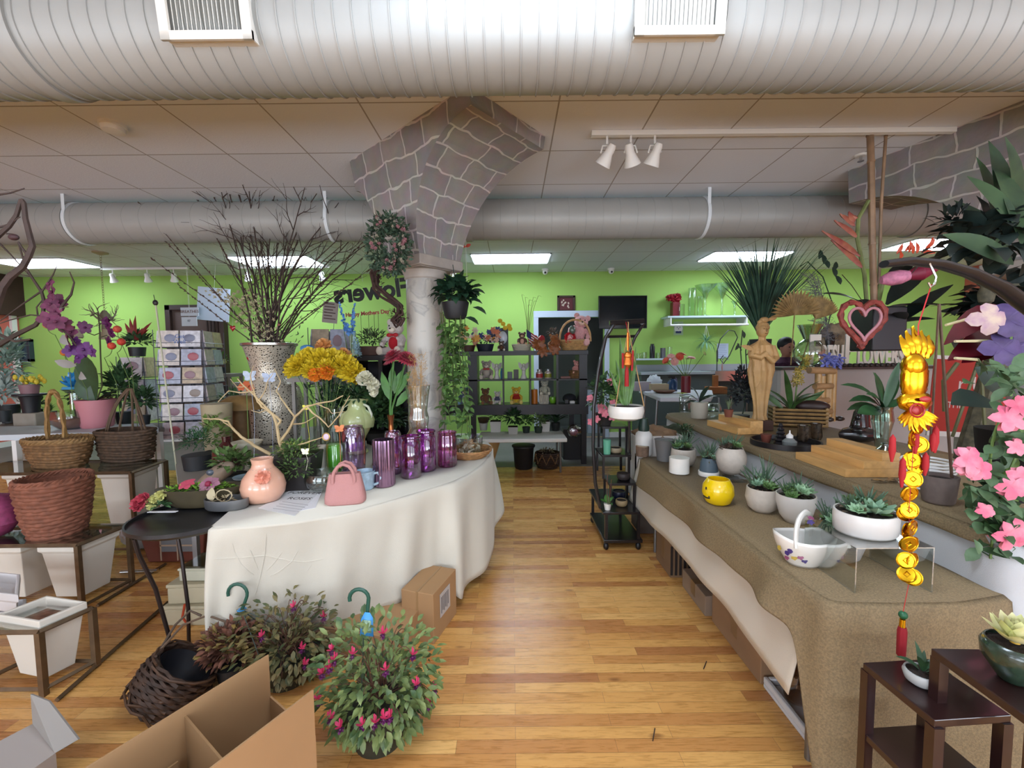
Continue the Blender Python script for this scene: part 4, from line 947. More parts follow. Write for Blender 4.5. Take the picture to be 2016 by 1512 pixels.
for i in range(8):
 a=i*.785;twig(m,(0,0,-1.0),(math.cos(a),math.sin(a),.5),.34,.013,1,None,.7,3)
obj('branch_arms',m,mat('#7d7360',.7),t)
m=MB()
for i in range(6):
 a=i*1.047+.3;m.lathe([(.07,0),(.055,.11)],(.34*math.cos(a),.34*math.sin(a),-1.22),12,cap=False)
obj('lamp_shade',m,mat('#a2947c',.8),t,label='ring of small taupe fabric shades')
def shelf(label,x0,x1,y,dp=.34,rail=True,mt=None,off=0,th=.03):
 a,b=at(x0,y,YB-dp),at(x1,y,YB-dp);t=thing('wall_shelf',label,'shelf',((a.x+b.x)/2,YB,a.z));w=(b.x-a.x)/2
 obj('board',MB().bb((-w,-dp,-th),(w,0,0)),mt or mat('#c3d6dd',.4),t)
 if rail:
  m=MB();m.tube([(-w+.05,-dp+.02,-.16),(w,-dp+.02,-.16)],.018,8);obj('hanging_rail',m,M_WHITE,t);m=MB()
  for x in(-w+.06,w-.03):m.bb((x-.012,-dp+.01,-.17),(x+.012,0,-.02))
  obj('bracket',m,M_WHITE,t)
 return t,a.z,w
S1,SZ,SW=shelf('white wall shelf of clear glass vases with a hanging rail',1315,1475,622)
S2,SZ2,SW2=shelf('lower white wall shelf with small glasses behind the red tassel',1246,1335,706,rail=False)
def tall(t,prof,k,m=M_GLASS):return pot(t,[(r*k,z*k)for r,z in prof],m,soil=False,name='glass_body',n=18,wall=.004)
GL=[(1362,60,8,'straight','tall narrow cylinder glass vase second on the wall shelf'),(1378,42,7,'straight','shorter glass tumbler vase on the wall shelf'),(1388,66,22,'mart','tall stemmed flared glass vase at the middle of the shelf'),(1421,68,24,'mart','wide flared trumpet glass vase near the grass plant'),(1341,26,7,'straight','small glass tumbler beside the red flowers on the shelf'),(1446,32,8,'mart','short stemmed glass at the right end of the shelf')]
for x,h,r_,kd,l in GL:
 p=at(x,619,YB-.18);p.z=SZ+.001;k=mpp(p)*.92;t=thing('glass_vase',l,'vase',p,0,'glassware on the wall shelf')
 tall(t,[(r_,0),(r_,h)]if kd=='straight' else[(r_*.5,0),(r_*.35,2),(2,4),(2.2,h*.55),(r_*.35,h*.75),(r_,h)],k)
p=at(1329,619,YB-.12);p.z=SZ+.001;k=mpp(p);t=thing('flower_vase','dark red square vase of red roses on the wall shelf','vase',p)
obj('vessel',MB().bb((-7*k,-7*k,0),(7*k,7*k,28*k)),mat('#6d1520',.3,coat=.4),t);h=MB()
for i in range(9):ruffle(h,(U(-14,12)*k,U(-6,6)*k,U(32,42)*k),7*k,16,up=(U(-1,1),-1,1))
obj('red_roses',h,mat('#9a1424',.6),t)
for x,h,c,l in((1257,10,None,'first small clear glass on the lower wall shelf'),(1268,12,None,'second small clear glass on the lower wall shelf'),(1284,28,'#14171c','black bottle on the lower wall shelf'),(1305,20,'#5b5a5e','dark grey square vase on the lower wall shelf'),(1296,11,None,'clear glass between the black bottle and the grey vase'),(1318,22,None,'clear tumbler at the right end of the lower wall shelf')):
 p=at(x,703,YB-.12);p.z=SZ2+.001;k=mpp(p);t=thing('glass_tumbler' if c is None else('bottle' if h>25 else 'vase'),l,'glassware' if c is None else 'vase',p,0,'small vessels on the lower shelf')
 tall(t,[(5,0),(5,h)]if h<25 else[(5,0),(5,h*.8),(3.5,h*.9),(3.5,h)],k,M_GLASS if c is None else mat(c,.3))
p=at(1391,628,YB-.23);t=thing('hanging_plant','airy pale green plant in a string hanger under the wall shelf','plant',(p.x,p.y,SZ-.16));m=MB()
for a in(0,2.1,4.2):m.tube([(0,0,0),(.05*math.cos(a),.05*math.sin(a),-.2)],.003,4)
obj('hanger_cords',m,M_WHITE,t);m=MB();spray(m,(0,0,-.3),46,.26,.018,(.3,2.2),1.4,5);obj('leaves',m,mat('#7fb08a',.6,var=.3,scale=20),t)
for(x0,y0,x1,y1,l,c)in((1326,633,1345,660,'small framed notice with a round dog face under the wall shelf','#a8c49a'),(1411,676,1434,706,'white typed notice taped on the green wall above the sink','#c5d2e4')):
 a,b=at(x0,y1,YB),at(x1,y0,YB);w,h=(b.x-a.x)/2,(b.z-a.z)/2;t=thing('wall_notice',l,'notice',((a.x+b.x)/2,YB-.001,(a.z+b.z)/2));obj('notice_sheet',MB().bb((-w,-.004,-h),(w,0,h)),mat(c,.7),t)
 if y0<650:
  m=MB().sphere((0,-.005,.0),(.075,.004,.085),16,8);obj('round_face',m,M_WHITE,t);m=MB().sphere((-.025,-.01,.02),(.008,.003,.008),6,5).sphere((.025,-.01,.02),(.008,.003,.008),6,5).sphere((0,-.01,-.01),(.01,.003,.008),6,5).bb((-.05,-.008,-.09),(.05,-.004,-.05));obj('face_marks',m,mat('#35406a',.7),t)
 else:
  m=MB()
  for i in range(8):m.bb((-w*.8,-.006,h*.75-i*.035),(w*U(.3,.8),-.004,h*.75-i*.035+.006))
  obj('text_lines',m,mat('#7f8fb0',.8),t)
a,b=at(1262,735,YB-.6),at(1530,735,YB-.6);cz=at(1400,732,YB-.6).z
t=thing('back_counter','steel topped work counter with a sink along the green wall','counter',((a.x+b.x)/2,YB-.3,0));w=(b.x-a.x)/2
obj('worktop',MB().bb((-w,-.3,cz-.04),(w,.298,cz)).bb((-w,.27,cz),(w,.298,cz+.12)),mat('#aab6bc',.35,.4),t)
obj('cabinet_body',MB().bb((-w+.02,-.27,0),(w-.02,.27,cz-.04)),mat('#4f5a58',.6),t)
obj('sink_basin',MB().bb((.1,-.31,cz-.16),(.8,-.28,cz+.01)).bb((.08,-.2,cz),(.82,.2,cz+.012)),M_CHROME,t)
obj('faucet',MB().tube(bez((.45,.15,cz),(.45,.2,cz+.34),(.45,-.05,cz+.2),8),.012,7),M_CHROME,t)
def smallbox(name,label,cat,px,py,z,w,d,h,m,rz=0,group=None,bevel=.004):
 p,k=base(px,py,z);p=p+Vector((0,d*k/2,0));return solo(name,label,cat,MB().bb((-w*k/2,-d*k/2,0),(w*k/2,d*k/2,h*k)),m,loc=p,rz=rz,group=group,bevel=bevel,smooth=False)
wt0,wt1=at(1262,772,5.6),at(1400,782,4.9);WZ=.74
t=thing('work_table','white plastic folding table with a vase of pink and coral daisies','table',(2.35,5.55,0));PL=[onz(1258,767,1.0),onz(1300,783,1.0),onz(1400,783,1.0),onz(1404,776,1.0),onz(1402,768,1.0),onz(1290,766,1.0)]
WZ=1.0;off=Vector((2.35,5.55,0));obj('tabletop',MB().prism([(p.x-off.x,p.y-off.y)for p in PL],WZ-.05,WZ),mat('#c9c9d2',.5),t,bevel=.008)
m=MB();xs=sum(p.x for p in PL)/6-off.x;ys=sum(p.y for p in PL)/6-off.y
for dx in(-.45,.45):
 for dy in(-.25,.25):m2=MB().tube([(xs+dx,ys+dy,0),(xs+dx*.9,ys+dy,WZ-.05)],.015,6);obj('leg',m2,M_GREYM,t)
t,k=thing_at('flower_vase','dark maroon cylinder vase of coral and pink daisies','vase',1350,773,WZ)
pot(t,[(9*k,0),(9*k,33*k)],mat('#6c1420',.4),soil=False,name='vessel',wall=.004)
h,s_=MB(),MB()
for(x,y,c,u)in((1311,710,0,(-.8,-.4,.6)),(1338,702,0,(-.3,-1,.2)),(1345,698,0,(.5,-.3,1)),(1321,702,1,(-.2,-.5,.8)),(1361,705,1,(.1,-.3,1)),(1328,712,1,(-.2,-1,.2)),(1387,696,2,(.9,0,.4)),(1352,706,2,(.2,-.3,1))):
 p=at(x,y,t.location.y)-t.location;s_.tube(bez((0,0,30*k),(p.x*.4,0,p.z*.6),p,5),.004,4)
 hh=MB();daisy(hh,p,(9 if c<2 else 5)*k,16,up=u,W=.2,layers=2);hh.sphere(p,2*k,6,4)
 obj('daisy_bloom',hh,mat(('#d2523a','#e3a59c','#b9c07a')[c],.6),t)
obj('stems',s_,M_STEM,t)
t,k=thing_at('serving_board','round wooden lazy board on the white work table','board',1308,774,WZ);obj('disc',MB().lathe([(14*k,0),(21*k,4*k),(21*k,6*k)],n=24,sy=.8),mat('#6b4a38',.5),t)
smallbox('cardboard_tray','beige small carton on the round wooden board','box',1300,768,WZ+.04,34,16,12,mat('#a99b80',.8))
smallbox('tissue_box','pale lidded box at the left end of the work table','box',1266,770,WZ,32,18,18,mat('#a9a3ac',.7))
t,k=thing_at('plastic_bag','crumpled white plastic bag on the work table','bag',1288,767.5,WZ);obj('bag',MB().sphere((0,0,15*k),(15*k,10*k,14*k),20,12,mod=lambda p:1+.18*math.sin(p.x*90)*math.cos(p.z*70+p.y*50)),mat('#d3dde4',.5),t)
t,k=thing_at('spray_bottle','dark blue spray bottle on the work table','bottle',1324,770,WZ);obj('bottle_body',MB().lathe([(8*k,0),(9*k,3*k),(9*k,18*k),(4*k,24*k)],n=16),mat('#27466b',.3,alpha=.9),t);obj('trigger_head',MB().bb((-3*k,-3*k,24*k),(3*k,3*k,30*k)).bb((-10*k,-2*k,26*k),(4*k,2*k,30*k)),M_BLACK,t)
t,k=thing_at('lotion_bottle','purple and blue bottle behind the spray bottle','bottle',1328,768,WZ);obj('bottle_body',MB().lathe([(5*k,0),(5*k,18*k),(3*k,24*k)],n=12),mat('#43346b',.4),t)
m=MB();p=onz(1343,778,WZ);kk=mpp(p)
for i in range(12):a=i*.52;m.leaf((0,0,2*kk),(math.cos(a),math.sin(a),.5),(0,0,1),11*kk,5*kk,bend=.8)
solo('loose_bloom','lime green loose bloom lying on the white work table edge','flower',m,mat('#a9bf3a',.6),loc=p)
t,k=thing_at('wooden_stand','pale wooden pedestal block with a post, near the sink','stand',1414,775,.90)
cpos=onz(1414,775,.90)
tt=thing('display_case','glass display case below the wooden pedestal','case',(cpos.x+.1,cpos.y+.15,0));obj('glass_top',MB().bb((-.32,-.25,.88),(.32,.25,.898)),glass('#cfe4dc',.3),tt)
m=MB()
for x in(-.31,.31):
 for y in(-.24,.24):m.bb((x-.012,y-.012,0),(x+.012,y+.012,.88))
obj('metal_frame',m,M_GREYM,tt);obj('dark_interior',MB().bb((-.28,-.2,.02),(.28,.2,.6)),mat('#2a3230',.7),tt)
obj('block',MB().bb((-16*k,0,0),(18*k,24*k,13*k)),mat('#a1683c',.5,var=.1,scale=8),t,bevel=.003);obj('post',MB().bb((-5*k,8*k,13*k),(4*k,16*k,36*k)),mat('#a1683c',.5,var=.1,scale=8),t,bevel=.003)
# ---------------- black shelf of bears
BY=5.72;bk=lambda px,py,d=0:at(px,py,BY+d)
pL,pR=bk(842,700),bk(1158,700);zt=bk(1000,691).z;zm=bk(1000,747).z;zb=bk(1000,797).z;zl=bk(1000,808).z
t=thing('bear_shelf','black open back shelving unit filled with teddy bears','shelf',((pL.x+pR.x)/2,BY+.17,0));ox=(pL.x+pR.x)/2;hw=(pR.x-pL.x)/2;m_=mat('#17141a',.4)
obj('top_board',MB().bb((-hw,-.19,zt-.06),(hw,.19,zt)),m_,t,bevel=.003)
obj('middle_board',MB().bb((-hw,-.18,zm-.02),(hw,.18,zm)),m_,t);obj('bottom_board',MB().bb((-hw,-.19,zl-.06),(hw,.19,zb)),m_,t)
for px,wd in((850,.05),(930,.13),(990,.02),(1044,.02),(1097,.03),(1148,.11)):
 x=bk(px,700).x-ox;obj('upright',MB().bb((x-wd/2,-.18,zl-.02),(x+wd/2,.18,zt-.02)),m_,t)
for px in(853,930,1131,1150):
 x=bk(px,700).x-ox;obj('leg',MB().bb((x-.035,-.17 if px!=1131 else.12,0),(x+.035,-.1 if px!=1131 else.17,zl-.05)),m_,t)
def onshelf(px,z,d=-.02):p=at(px,740,BY+.13+d);p.z=z+.002;return p
K=mpp(at(1000,740,BY+.13))
bear('teddy_bear','grey cream teddy bear holding a heart on the upper bear shelf',onshelf(958,zm),40*K,'#a39a8f',paws='#c9c1b5',belly='#b3a99d',bow='#b0413d')
bear('teddy_bear','pink teddy bear sitting in a small basket, upper right shelf bay',onshelf(1136,zm)+Vector((0,0,.06)),30*K,'#d9978f',muzzle='#e9b5a8')
t,k=thing('gift_basket','small brown basket under the pink bear on the upper shelf','basket',onshelf(1134,zm)),K
m=MB();wicker(m,[(11*k,0),(14*k,16*k)],6,st=1.4*k,amp=.5*k,n=28);obj('woven_wall',m,M_WICK,t)
bear('teddy_bear','blue grey teddy bear with a pale blue foot on the lower shelf left',onshelf(914,zb),38*K,'#4f6678',paws='#7fa6c4',belly='#a9b3ba')
bear('teddy_bear','brown teddy bear beside the white one on the lower bear shelf',onshelf(955,zb),35*K,'#6e4a30',rz=.3,muzzle='#8a6445',paws='#8a6445')
bear('teddy_bear','white teddy bear in a striped navy jumper on the lower shelf',onshelf(979,zb),28*K,'#d9d6d0',rz=-.2,shirt='#4a4a66')
bear('teddy_bear','yellow teddy bear with a red shirt and bow on the lower shelf',onshelf(1016,zb),37*K,'#d9b62e',shirt='#9c2418',bow='#b3261d',muzzle='#e8cf8a',paws='#e0cd7a')
bear('teddy_bear','pale grey green teddy bear perched on a white slatted basket',onshelf(1072,zb)+Vector((0,0,.125)),31*K,'#a7a897',muzzle='#c9c9b8')
t=thing('slatted_basket','white slatted square basket holding the pale bear','basket',onshelf(1070,zb));m=MB()
for i in range(6):
 for s_ in(-1,1):m.box((-.058+.023*i,s_*.055,.062),(.014,.004,.12));m.box((s_*.06,-.055+.022*i,.062),(.004,.014,.12))
m.bb((-.06,-.056,0),(.06,.056,.006));obj('slats',m,mat('#c9c3b4',.6),t);obj('rim',MB().tube([(-.062,-.058,.122),(.062,-.058,.122),(.062,.058,.122),(-.062,.058,.122)],.004,5,closed=True),mat('#c9c3b4',.6),t)
t=thing('candle','amber orange pillar candle on the lower bear shelf','candle',onshelf(1052,zb));obj('wax',MB().lathe([(.045,0),(.045,.2),(.02,.205)],n=20),mat('#b86a1c',.35),t);obj('wick',MB().tube([(0,0,.2),(0,0,.22)],.002,4),M_BLACK,t)
t=thing('apple_ornament','bright green apple ornament on the lower bear shelf','ornament',onshelf(1088,zb));obj('apple',MB().lathe([(.01,0),(.035,.004),(.053,.05),(.045,.09),(.02,.1),(.004,.085)],n=18),mat('#6fae2a',.3,coat=.4),t);obj('stalk',MB().tube([(0,0,.085),(.005,0,.115)],.003,5),M_TWIG,t)
for px,l in((978,'white angel figurine beside the grey bear on the upper shelf'),(1031,'white angel figurine in the middle of the upper shelf')):
 t=thing('angel_figurine',l,'figurine',onshelf(px,zm),0,'white angels on the bear shelf');m=MB();m.lathe([(.05,0),(.045,.02),(.025,.06),(.028,.12),(.035,.15),(.015,.175)],n=16,sy=.8);m.sphere((0,0,.195),.022,10,7);m.tube([(-.03,-.02,.14),(-.01,-.04,.12),(.02,-.04,.13)],.008,6);obj('robed_figure',m,mat('#d6d4cd',.5),t)
 m=MB()
 for s_ in(-1,1):m.leaf((s_*.012,.02,.12),(s_*.5,.2,1),(0,-1,0),.13,.06,bend=.1,th=.006)
 obj('wing',m,mat('#d0cfca',.5),t,label='pair of raised wings')
for px,c,l in((1062,'#a5312f','red labelled glass candle jar on the upper shelf'),(1079,'#8a8a2e','olive labelled glass candle jar beside the red one')):
 t=thing('jar_candle',l,'candle',onshelf(px,zm),0,'jar candles on the upper shelf');obj('jar',MB().lathe([(.045,0),(.048,.01),(.048,.085),(.03,.1),(.03,.11)],n=20),mat('#b9a9a5',.2,coat=.5),t);obj('wax_label',MB().lathe([(.0495,.015),(.0495,.07)],n=20,cap=False),mat(c,.5),t);obj('lid',MB().lathe([(.033,.11),(.033,.13)],n=20),M_GREYM,t)
t=thing('blue_bottle','slim shiny blue bottle beside the left white angel','bottle',onshelf(988,zm));obj('bottle_body',MB().lathe([(.02,0),(.022,.1),(.012,.13),(.012,.15)],n=14),mat('#2d7fae',.2),t)
smallb=[(1004,zm,.07,.10,'#5a5f66','small grey glass box among the trinkets on the upper shelf'),(1016,zm,.07,.13,'#4d4a4a','dark square trinket box on the upper shelf'),(1113,zm,.14,.03,'#7c4c42','flat chocolate box beside the pink bear'),(1115,zb,.05,.055,'#3a3a3e','small dark gift box with a silver label'),(1126,zb,.07,.035,'#d9d9d6','white card lying on the lower shelf'),(1141,zb,.06,.05,'#232327','small black box with white label at the shelf end')]
for px,z,w,h,c,l in smallb:
 solo('trinket_box',l,'box',MB().bb((-w/2,-.04,0),(w/2,.04,h)),mat(c,.5),loc=onshelf(px,z),bevel=.003,smooth=False,group='small boxes on the bear shelf')
t=thing('cap','dark cloth cap lying on the right of the lower bear shelf','cap',onshelf(1121,zb,.08));obj('crown',MB().sphere((0,0,.06),(.1,.08,.07),14,8),mat('#1f1f26',.9),t);obj('brim',MB().leaf((.05,-.03,.05),(1,-.4,-.25),(0,0,1),.1,.12,th=.004),mat('#1f1f26',.9),t)
def ontop(px,d=0):p=at(px,680,BY+.15+d);p.z=zt+.002;return p
t=thing('wicker_basket','pale wicker basket with arched handle on top of the bear shelf','basket',ontop(1131));k=K
m=MB();wicker(m,[(22*k,0),(31*k,19*k)],8,sy=.7,st=1.4*k,amp=.6*k,n=44);obj('woven_wall',m,mat('#c39a66',.7,var=.2,scale=30),t);m=MB();braid(m,31*k,19*k,1,.7,1.4*k);obj('braided_rim',m,mat('#c9a878',.7),t);m=MB();hoop_handle(m,30*k,42*k,1.8*k,y=-.06,z0=17*k);obj('handle',m,mat('#c9a070',.7),t)
bear('teddy_bear','large pink teddy bear leaning in the wicker basket on top',ontop(1133,.04)+Vector((0,0,.09)),66*K,'#dfa6a8',muzzle='#e6c4b4',paws='#e3b0b0',rot=(0,.25,0))
t=thing('gift_flower','bright red pompom bow tucked in the wicker basket','bow',ontop(1120)+Vector((0,-.1,.17)));m=MB();ruffle(m,(0,0,0),11*k,30,up=(0,-1,.4));obj('red_petals',m,mat('#c41f2c',.6),t);obj('balloon_ornament',MB().sphere((.03,-.02,.11),(.045,.035,.06),12,8),mat('#6f7d72',.3,.4),t,label='oval silver green ornament above the bow')
bear('teddy_bear','tan teddy bear with lion mane hood left of the wicker basket',ontop(1090),36*K,'#9a6a42',bow='#a65f35')
t=thing('lion_hood','fluffy grey brown mane behind the tan bear','plush',ontop(1090,.06)+Vector((0,0,.22)));m=MB();bush(m,(0,0,0),(.1,.05,.1),90,.05,.02);obj('mane',m,mat('#6f6258',.9,var=.3,scale=30),t)
bear('teddy_bear','brown plush monkey in a white basket on top of the shelf',ontop(1028)+Vector((0,0,.07)),30*K,'#5b3a2a',muzzle='#d9b08c',belly='#cfa08c')
t=thing('white_basket','small white oval basket holding the plush monkey','basket',ontop(1027));m=MB();wicker(m,[(15*k,0),(19*k,13*k)],6,sy=.7,st=1.3*k,amp=.4*k,n=32);obj('woven_wall',m,mat('#c9c3b0',.7),t)
bear('teddy_bear','small dark brown teddy bear sitting on top left of the shelf',ontop(987),22*K,'#4a3222',belly='#6b4a35')
t=thing('bow_bouquet','coppery brown silk poinsettia arrangement spilling over the shelf top','flowers',ontop(1072,-.12)+Vector((0,-.06,.06)));m=MB()
for i in range(7):petals5(m,(U(-22,22)*k,U(-8,4)*k,U(-14,10)*k),13*k,up=(U(-1,1),-1,U(-.3,1)),n=7,W=.5,bend=.8)
obj('copper_petals',m,mat('#8a4f26',.45,var=.3,scale=30),t)
t=thing('small_flag','small striped American flag on a stick on top of the shelf','flag',ontop(1045));m=MB().tube([(0,0,0),(-.06,0,.3)],.004,5);obj('stick',m,M_WOOD,t)
fm=[]
for i in range(9):m=MB();z0=.30-i*.021;m.grid(lambda u,v,z0=z0,i=i:(-.06+.01*i*.4+u*.16,-.01*math.sin(u*5),z0-v*.021-u*.11),8,1);fm.append((m,i))
mr,mw=MB(),MB()
for m,i in fm:(mr if i%2==0 else mw).add(m.v,m.f)
obj('red_stripes',mr,mat('#a8202c',.8),t,solid=.001);obj('white_stripes',mw,M_WHITE,t,solid=.001);m=MB();m.grid(lambda u,v:(-.06+u*.065,-.013,.302-v*.1-u*.05),4,3);obj('blue_canton',m,mat('#2a3566',.8),t,solid=.001)
t=thing('heart_balloon','shiny pink red foil heart balloon behind the small flag','balloon',ontop(1060,.08)+Vector((0,0,.14)));m=MB();m.add(*heart_mb(.12,.3));obj('foil',m,mat('#b0303c',.2,coat=1),t);obj('stick',MB().tube([(0,0,-.14),(0,0,-.1)],.004,5),M_WHITE,t)
for px,h,c,l in((1051,27,'#b9a9ae','pale oval clear wrapped balloon behind the flag'),(990,35,'#c3ccd8','tall pale blue oval balloon behind the dark bouquet')):
 t=thing('balloon',l,'balloon',ontop(px,.1));obj('foil',MB().sphere((0,0,(h-8)*k),(9*k,4*k,13*k),16,10),mat(c,.25,coat=.6),t);obj('stick',MB().tube([(0,0,0),(0,0,(h-18)*k)],.003,5),M_WHITE,t)
t=thing('flower_arrangement','dark pot of peach, yellow and navy silk flowers on the shelf top','flowers',ontop(955));pot(t,[(14*k,0),(18*k,14*k)],mat('#1c2333',.5),name='pot')
cols=['#dfa184','#d9a04a','#38457a','#d9b3a0','#c97a5c','#23304f']
for c in cols:
 m=MB(auto=True)
 for i in range(5):petals5(m,(U(-26,26)*k,U(-12,8)*k,U(16,42)*k),U(5,9)*k,up=(U(-1,1),-1,U(-.2,1)),n=6,W=.55,bend=.6)
 obj('silk_flower',m,mat(c,.6),t)
m=MB();bush(m,(0,0,22*k),(26*k,14*k,14*k),70,.06,.025);obj('leaves',m,M_LEAFD,t)
t=thing('flower_arrangement','peach lilies and orange blooms beside the hanging pothos','flowers',ontop(921));pot(t,[(12*k,0),(15*k,12*k)],mat('#4a2f26',.5));
for c in('#d9a890','#d18a35','#c9b0a0'):
 m=MB(auto=True)
 for i in range(5):petals5(m,(U(-16,16)*k,U(-10,6)*k,U(12,46)*k),U(5,9)*k,up=(U(-1,1),-1,U(-.2,1)),n=6,W=.45,bend=.6)
 obj('silk_flower',m,mat(c,.6),t)
t=thing('sunflower_pot','yellow sunflowers in a dark box behind the pale blue balloon','flowers',ontop(993,.14));obj('box',MB().bb((-8*k,-5*k,0),(8*k,5*k,46*k)),mat('#222630',.5),t);m=MB()
m.auto=True
for x,z in((-12,40),(-2,54),(10,50),(-8,60),(12,44),(2,46)):daisy(m,(x*k,-7*k,z*k),5.5*k,12,layers=1)
obj('sunflowers',m,mat('#d9b52c',.6),t)
t=thing('tall_stems','thin tall green twig stems in a vase behind the plush monkey','plant',ontop(1040,.12));m=MB()
for x,y in((1027,580),(1034,585),(1042,590),(1052,592),(1060,582),(1040,600),(1050,585)):q=at(x,y,t.location.y)-t.location;m.tube(bez((0,0,0),(U(-.02,.02),0,q.z*.6),q,6),.003,4);m.leaf(q,(1,0,-.2),(0,0,1),.05,.012)
obj('twigs',m,mat('#8a9c5c',.7),t);obj('glass_holder',MB().lathe([(.03,0),(.04,.15)],n=16,cap=False),M_GLASS,t)
WT=.46;a,b=onz(940,866,WT),onz(1116,862,WT)
t=thing('low_table','low white folding table of potted plants before the bear shelf','table',((a.x+b.x)/2,(a.y+b.y)/2+.28,0));hw=(b.x-a.x)/2
obj('tabletop',MB().bb((-hw,-.28,WT-.05),(hw,.28,WT)),M_WHITE,t,bevel=.01)
for x in(-hw+.12,hw-.08):
 for y in(-.22,.22):obj('leg',MB().tube([(x,y,0),(x,y,WT-.05)],.014,8),M_GREYM,t)
def pp(px,py,z,w,h,potc,label,style,kind='round',lw=None,group='potted plants on the low white table',fh=None,fm_=None,name='potted_plant'):
 t,k=thing_at(name,label,'potted plant',px,py,z,group);r=w/2*k;hh=h*k;m_=mat(potc,.55)
 push(t,r*.8)
 if kind=='square':
  b_=MB();b_.add([(-r*.85,-r*.85,0),(r*.85,-r*.85,0),(r*.85,r*.85,0),(-r*.85,r*.85,0),(-r,-r,hh),(r,-r,hh),(r,r,hh),(-r,r,hh)],[(3,2,1,0),(4,5,6,7),(0,1,5,4),(1,2,6,5),(2,3,7,6),(3,0,4,7)]);obj('pot',b_,m_,t,bevel=.003)
  obj('soil',MB().bb((-r*.9,-r*.9,hh),(r*.9,r*.9,hh+.004)),M_SOIL,t)
 else:pot(t,[(r*.75,0),(r*.8,.003),(r*.98,hh*.9),(r,hh)],m_,n=20)
 f=MB();fh=(fh or 24)*k;c=(0,0,hh)
 if style=='bush':bush(f,(0,0,hh+fh*.45),(r*1.25,r*1.1,fh*.55),110,fh*.4,fh*.16)
 elif style=='arch':spray(f,c,16,fh*1.25,fh*.22,(.2,1.1),1.2)
 elif style=='grass':spray(f,c,40,fh*1.15,fh*.06,(.05,.6),.6)
 elif style=='fine':bush(f,(0,0,hh+fh*.4),(r*1.3,r*1.3,fh*.6),160,fh*.28,fh*.06)
 elif style=='rosette':rosette(f,(0,0,hh),r*1.3,26)
 obj('foliage',f,fm_ or M_LEAF,t);return t
pp(952,848,WT,17,14,'#c9c6c0','plant in a round white pot at the left of the low table','fine',fh=10)
pp(976,851,WT,22,21,'#d3d0ca','leafy plant in a white square cube pot on the low table','bush','square',fh=16)
pp(1010,855,WT,20,14,'#b9b5ae','tall dark leafy plant in a grey white square pot','bush','square',fh=34,fm_=M_LEAFD)
pp(1036,853,WT,16,12,'#26302a','left of two dark plastic pots with a price label','bush',fh=24)
pp(1060,853,WT,17,12,'#2c3a2e','dark green pot of variegated leaves in the table middle','bush',fh=24,fm_=mat('#6f8a55',.6,var=.4,scale=20))
pp(1074,850,WT,17,20,'#d0cdc6','white cube pot of trailing leaves right of the dark pots','bush','square',fh=16)
pp(1094,849,WT,18,16,'#1d2120','spiky leaved plant in a black pot at the right end','arch',fh=30,fm_=M_LEAFD)
pp(952,833,WT+.1,24,10,'#5a3c2c','brown shallow pot of moss above the round white pot','fine',fh=8)
t,k=thing_at('waste_bin','black plastic waste bin under the low white table','bin',1031,926,0);push(t,.12);pot(t,[(16*k,0),(18*k,3*k),(21*k,44*k),(22.5*k,46*k)],mat('#1b1c1f',.5),soil=False,name='bin_body');obj('rim',MB().lathe([(21.5*k,43*k),(23.5*k,44*k),(23.5*k,46.5*k),(21.5*k,47*k)],n=28),mat('#222327',.5),t)
t,k=thing_at('wire_basket','brown branch basket with crossed hoops beside the black bin','basket',1078,926,0);push(t,.15);m=MB();wicker(m,[(18*k,0),(24*k,10*k),(25*k,24*k),(23*k,32*k)],9,st=1.5*k,amp=.7*k);obj('woven_wall',m,M_WICKD,t)
m=MB()
for i in range(9):
 a=i*.698;m.tube([(25*k*math.cos(a),25*k*math.sin(a),30*k),(27*k*math.cos(a+.35),27*k*math.sin(a+.35),12*k),(25*k*math.cos(a+.7),25*k*math.sin(a+.7),30*k)],1.3*k,5)
obj('looped_branches',m,M_WICK,t);m=MB();bush(m,(0,0,32*k),(18*k,18*k,5*k),50,.05,.02);obj('dry_filling',m,mat('#8a7f66',.8),t)
t,k=thing_at('wrapped_bouquet','kraft paper wrapped bouquet standing behind the cream cloth corner','bouquet',968,925,.02);m=MB();m.lathe([(4*k,0),(6*k,20*k),(16*k,58*k),(19*k,62*k)],n=14,cap=False,mod=lambda a,q:1+.12*math.cos(a*5)*(q>1));obj('paper_wrap',m,mat('#b08e5a',.8),t,solid=.002)
m=MB()
for i in range(6):ruffle(m,(U(-9,9)*k,U(-9,9)*k,U(54,60)*k),5*k,12)
obj('red_blooms',m,mat('#9a2530',.6),t)
smallbox('lidded_crate','black crate with clear wrapped pink toy under the shelf right end','crate',1130,905,0,42,30,60,mat('#1c1a1d',.5))
t,k=thing_at('wrapped_toy','pink toy in clear film on the black crate','toy',1130,862,.42);push(t,.15);obj('film',MB().sphere((0,0,.07),(.1,.08,.09),14,8,mod=lambda p:1+.1*math.sin(p.x*90)),glass('#efe4ea',.35,.1),t);obj('toy_body',MB().sphere((0,0,.05),(.06,.05,.05)),mat('#8f5f8a',.7),t)
_p=at(1168,760,8.2);_p.z=.001;solo('storage_box','tall pale storage carton seen through the doorway','box',MB().bb((-.12,-.1,0),(.12,.1,.85)),mat('#b9c4d4',.6),loc=_p,smooth=False)
M_BRZ=mat('#6e5a44',.4,.6,var=.15,scale=20);M_PLW=mat('#d6cfc2',.5)
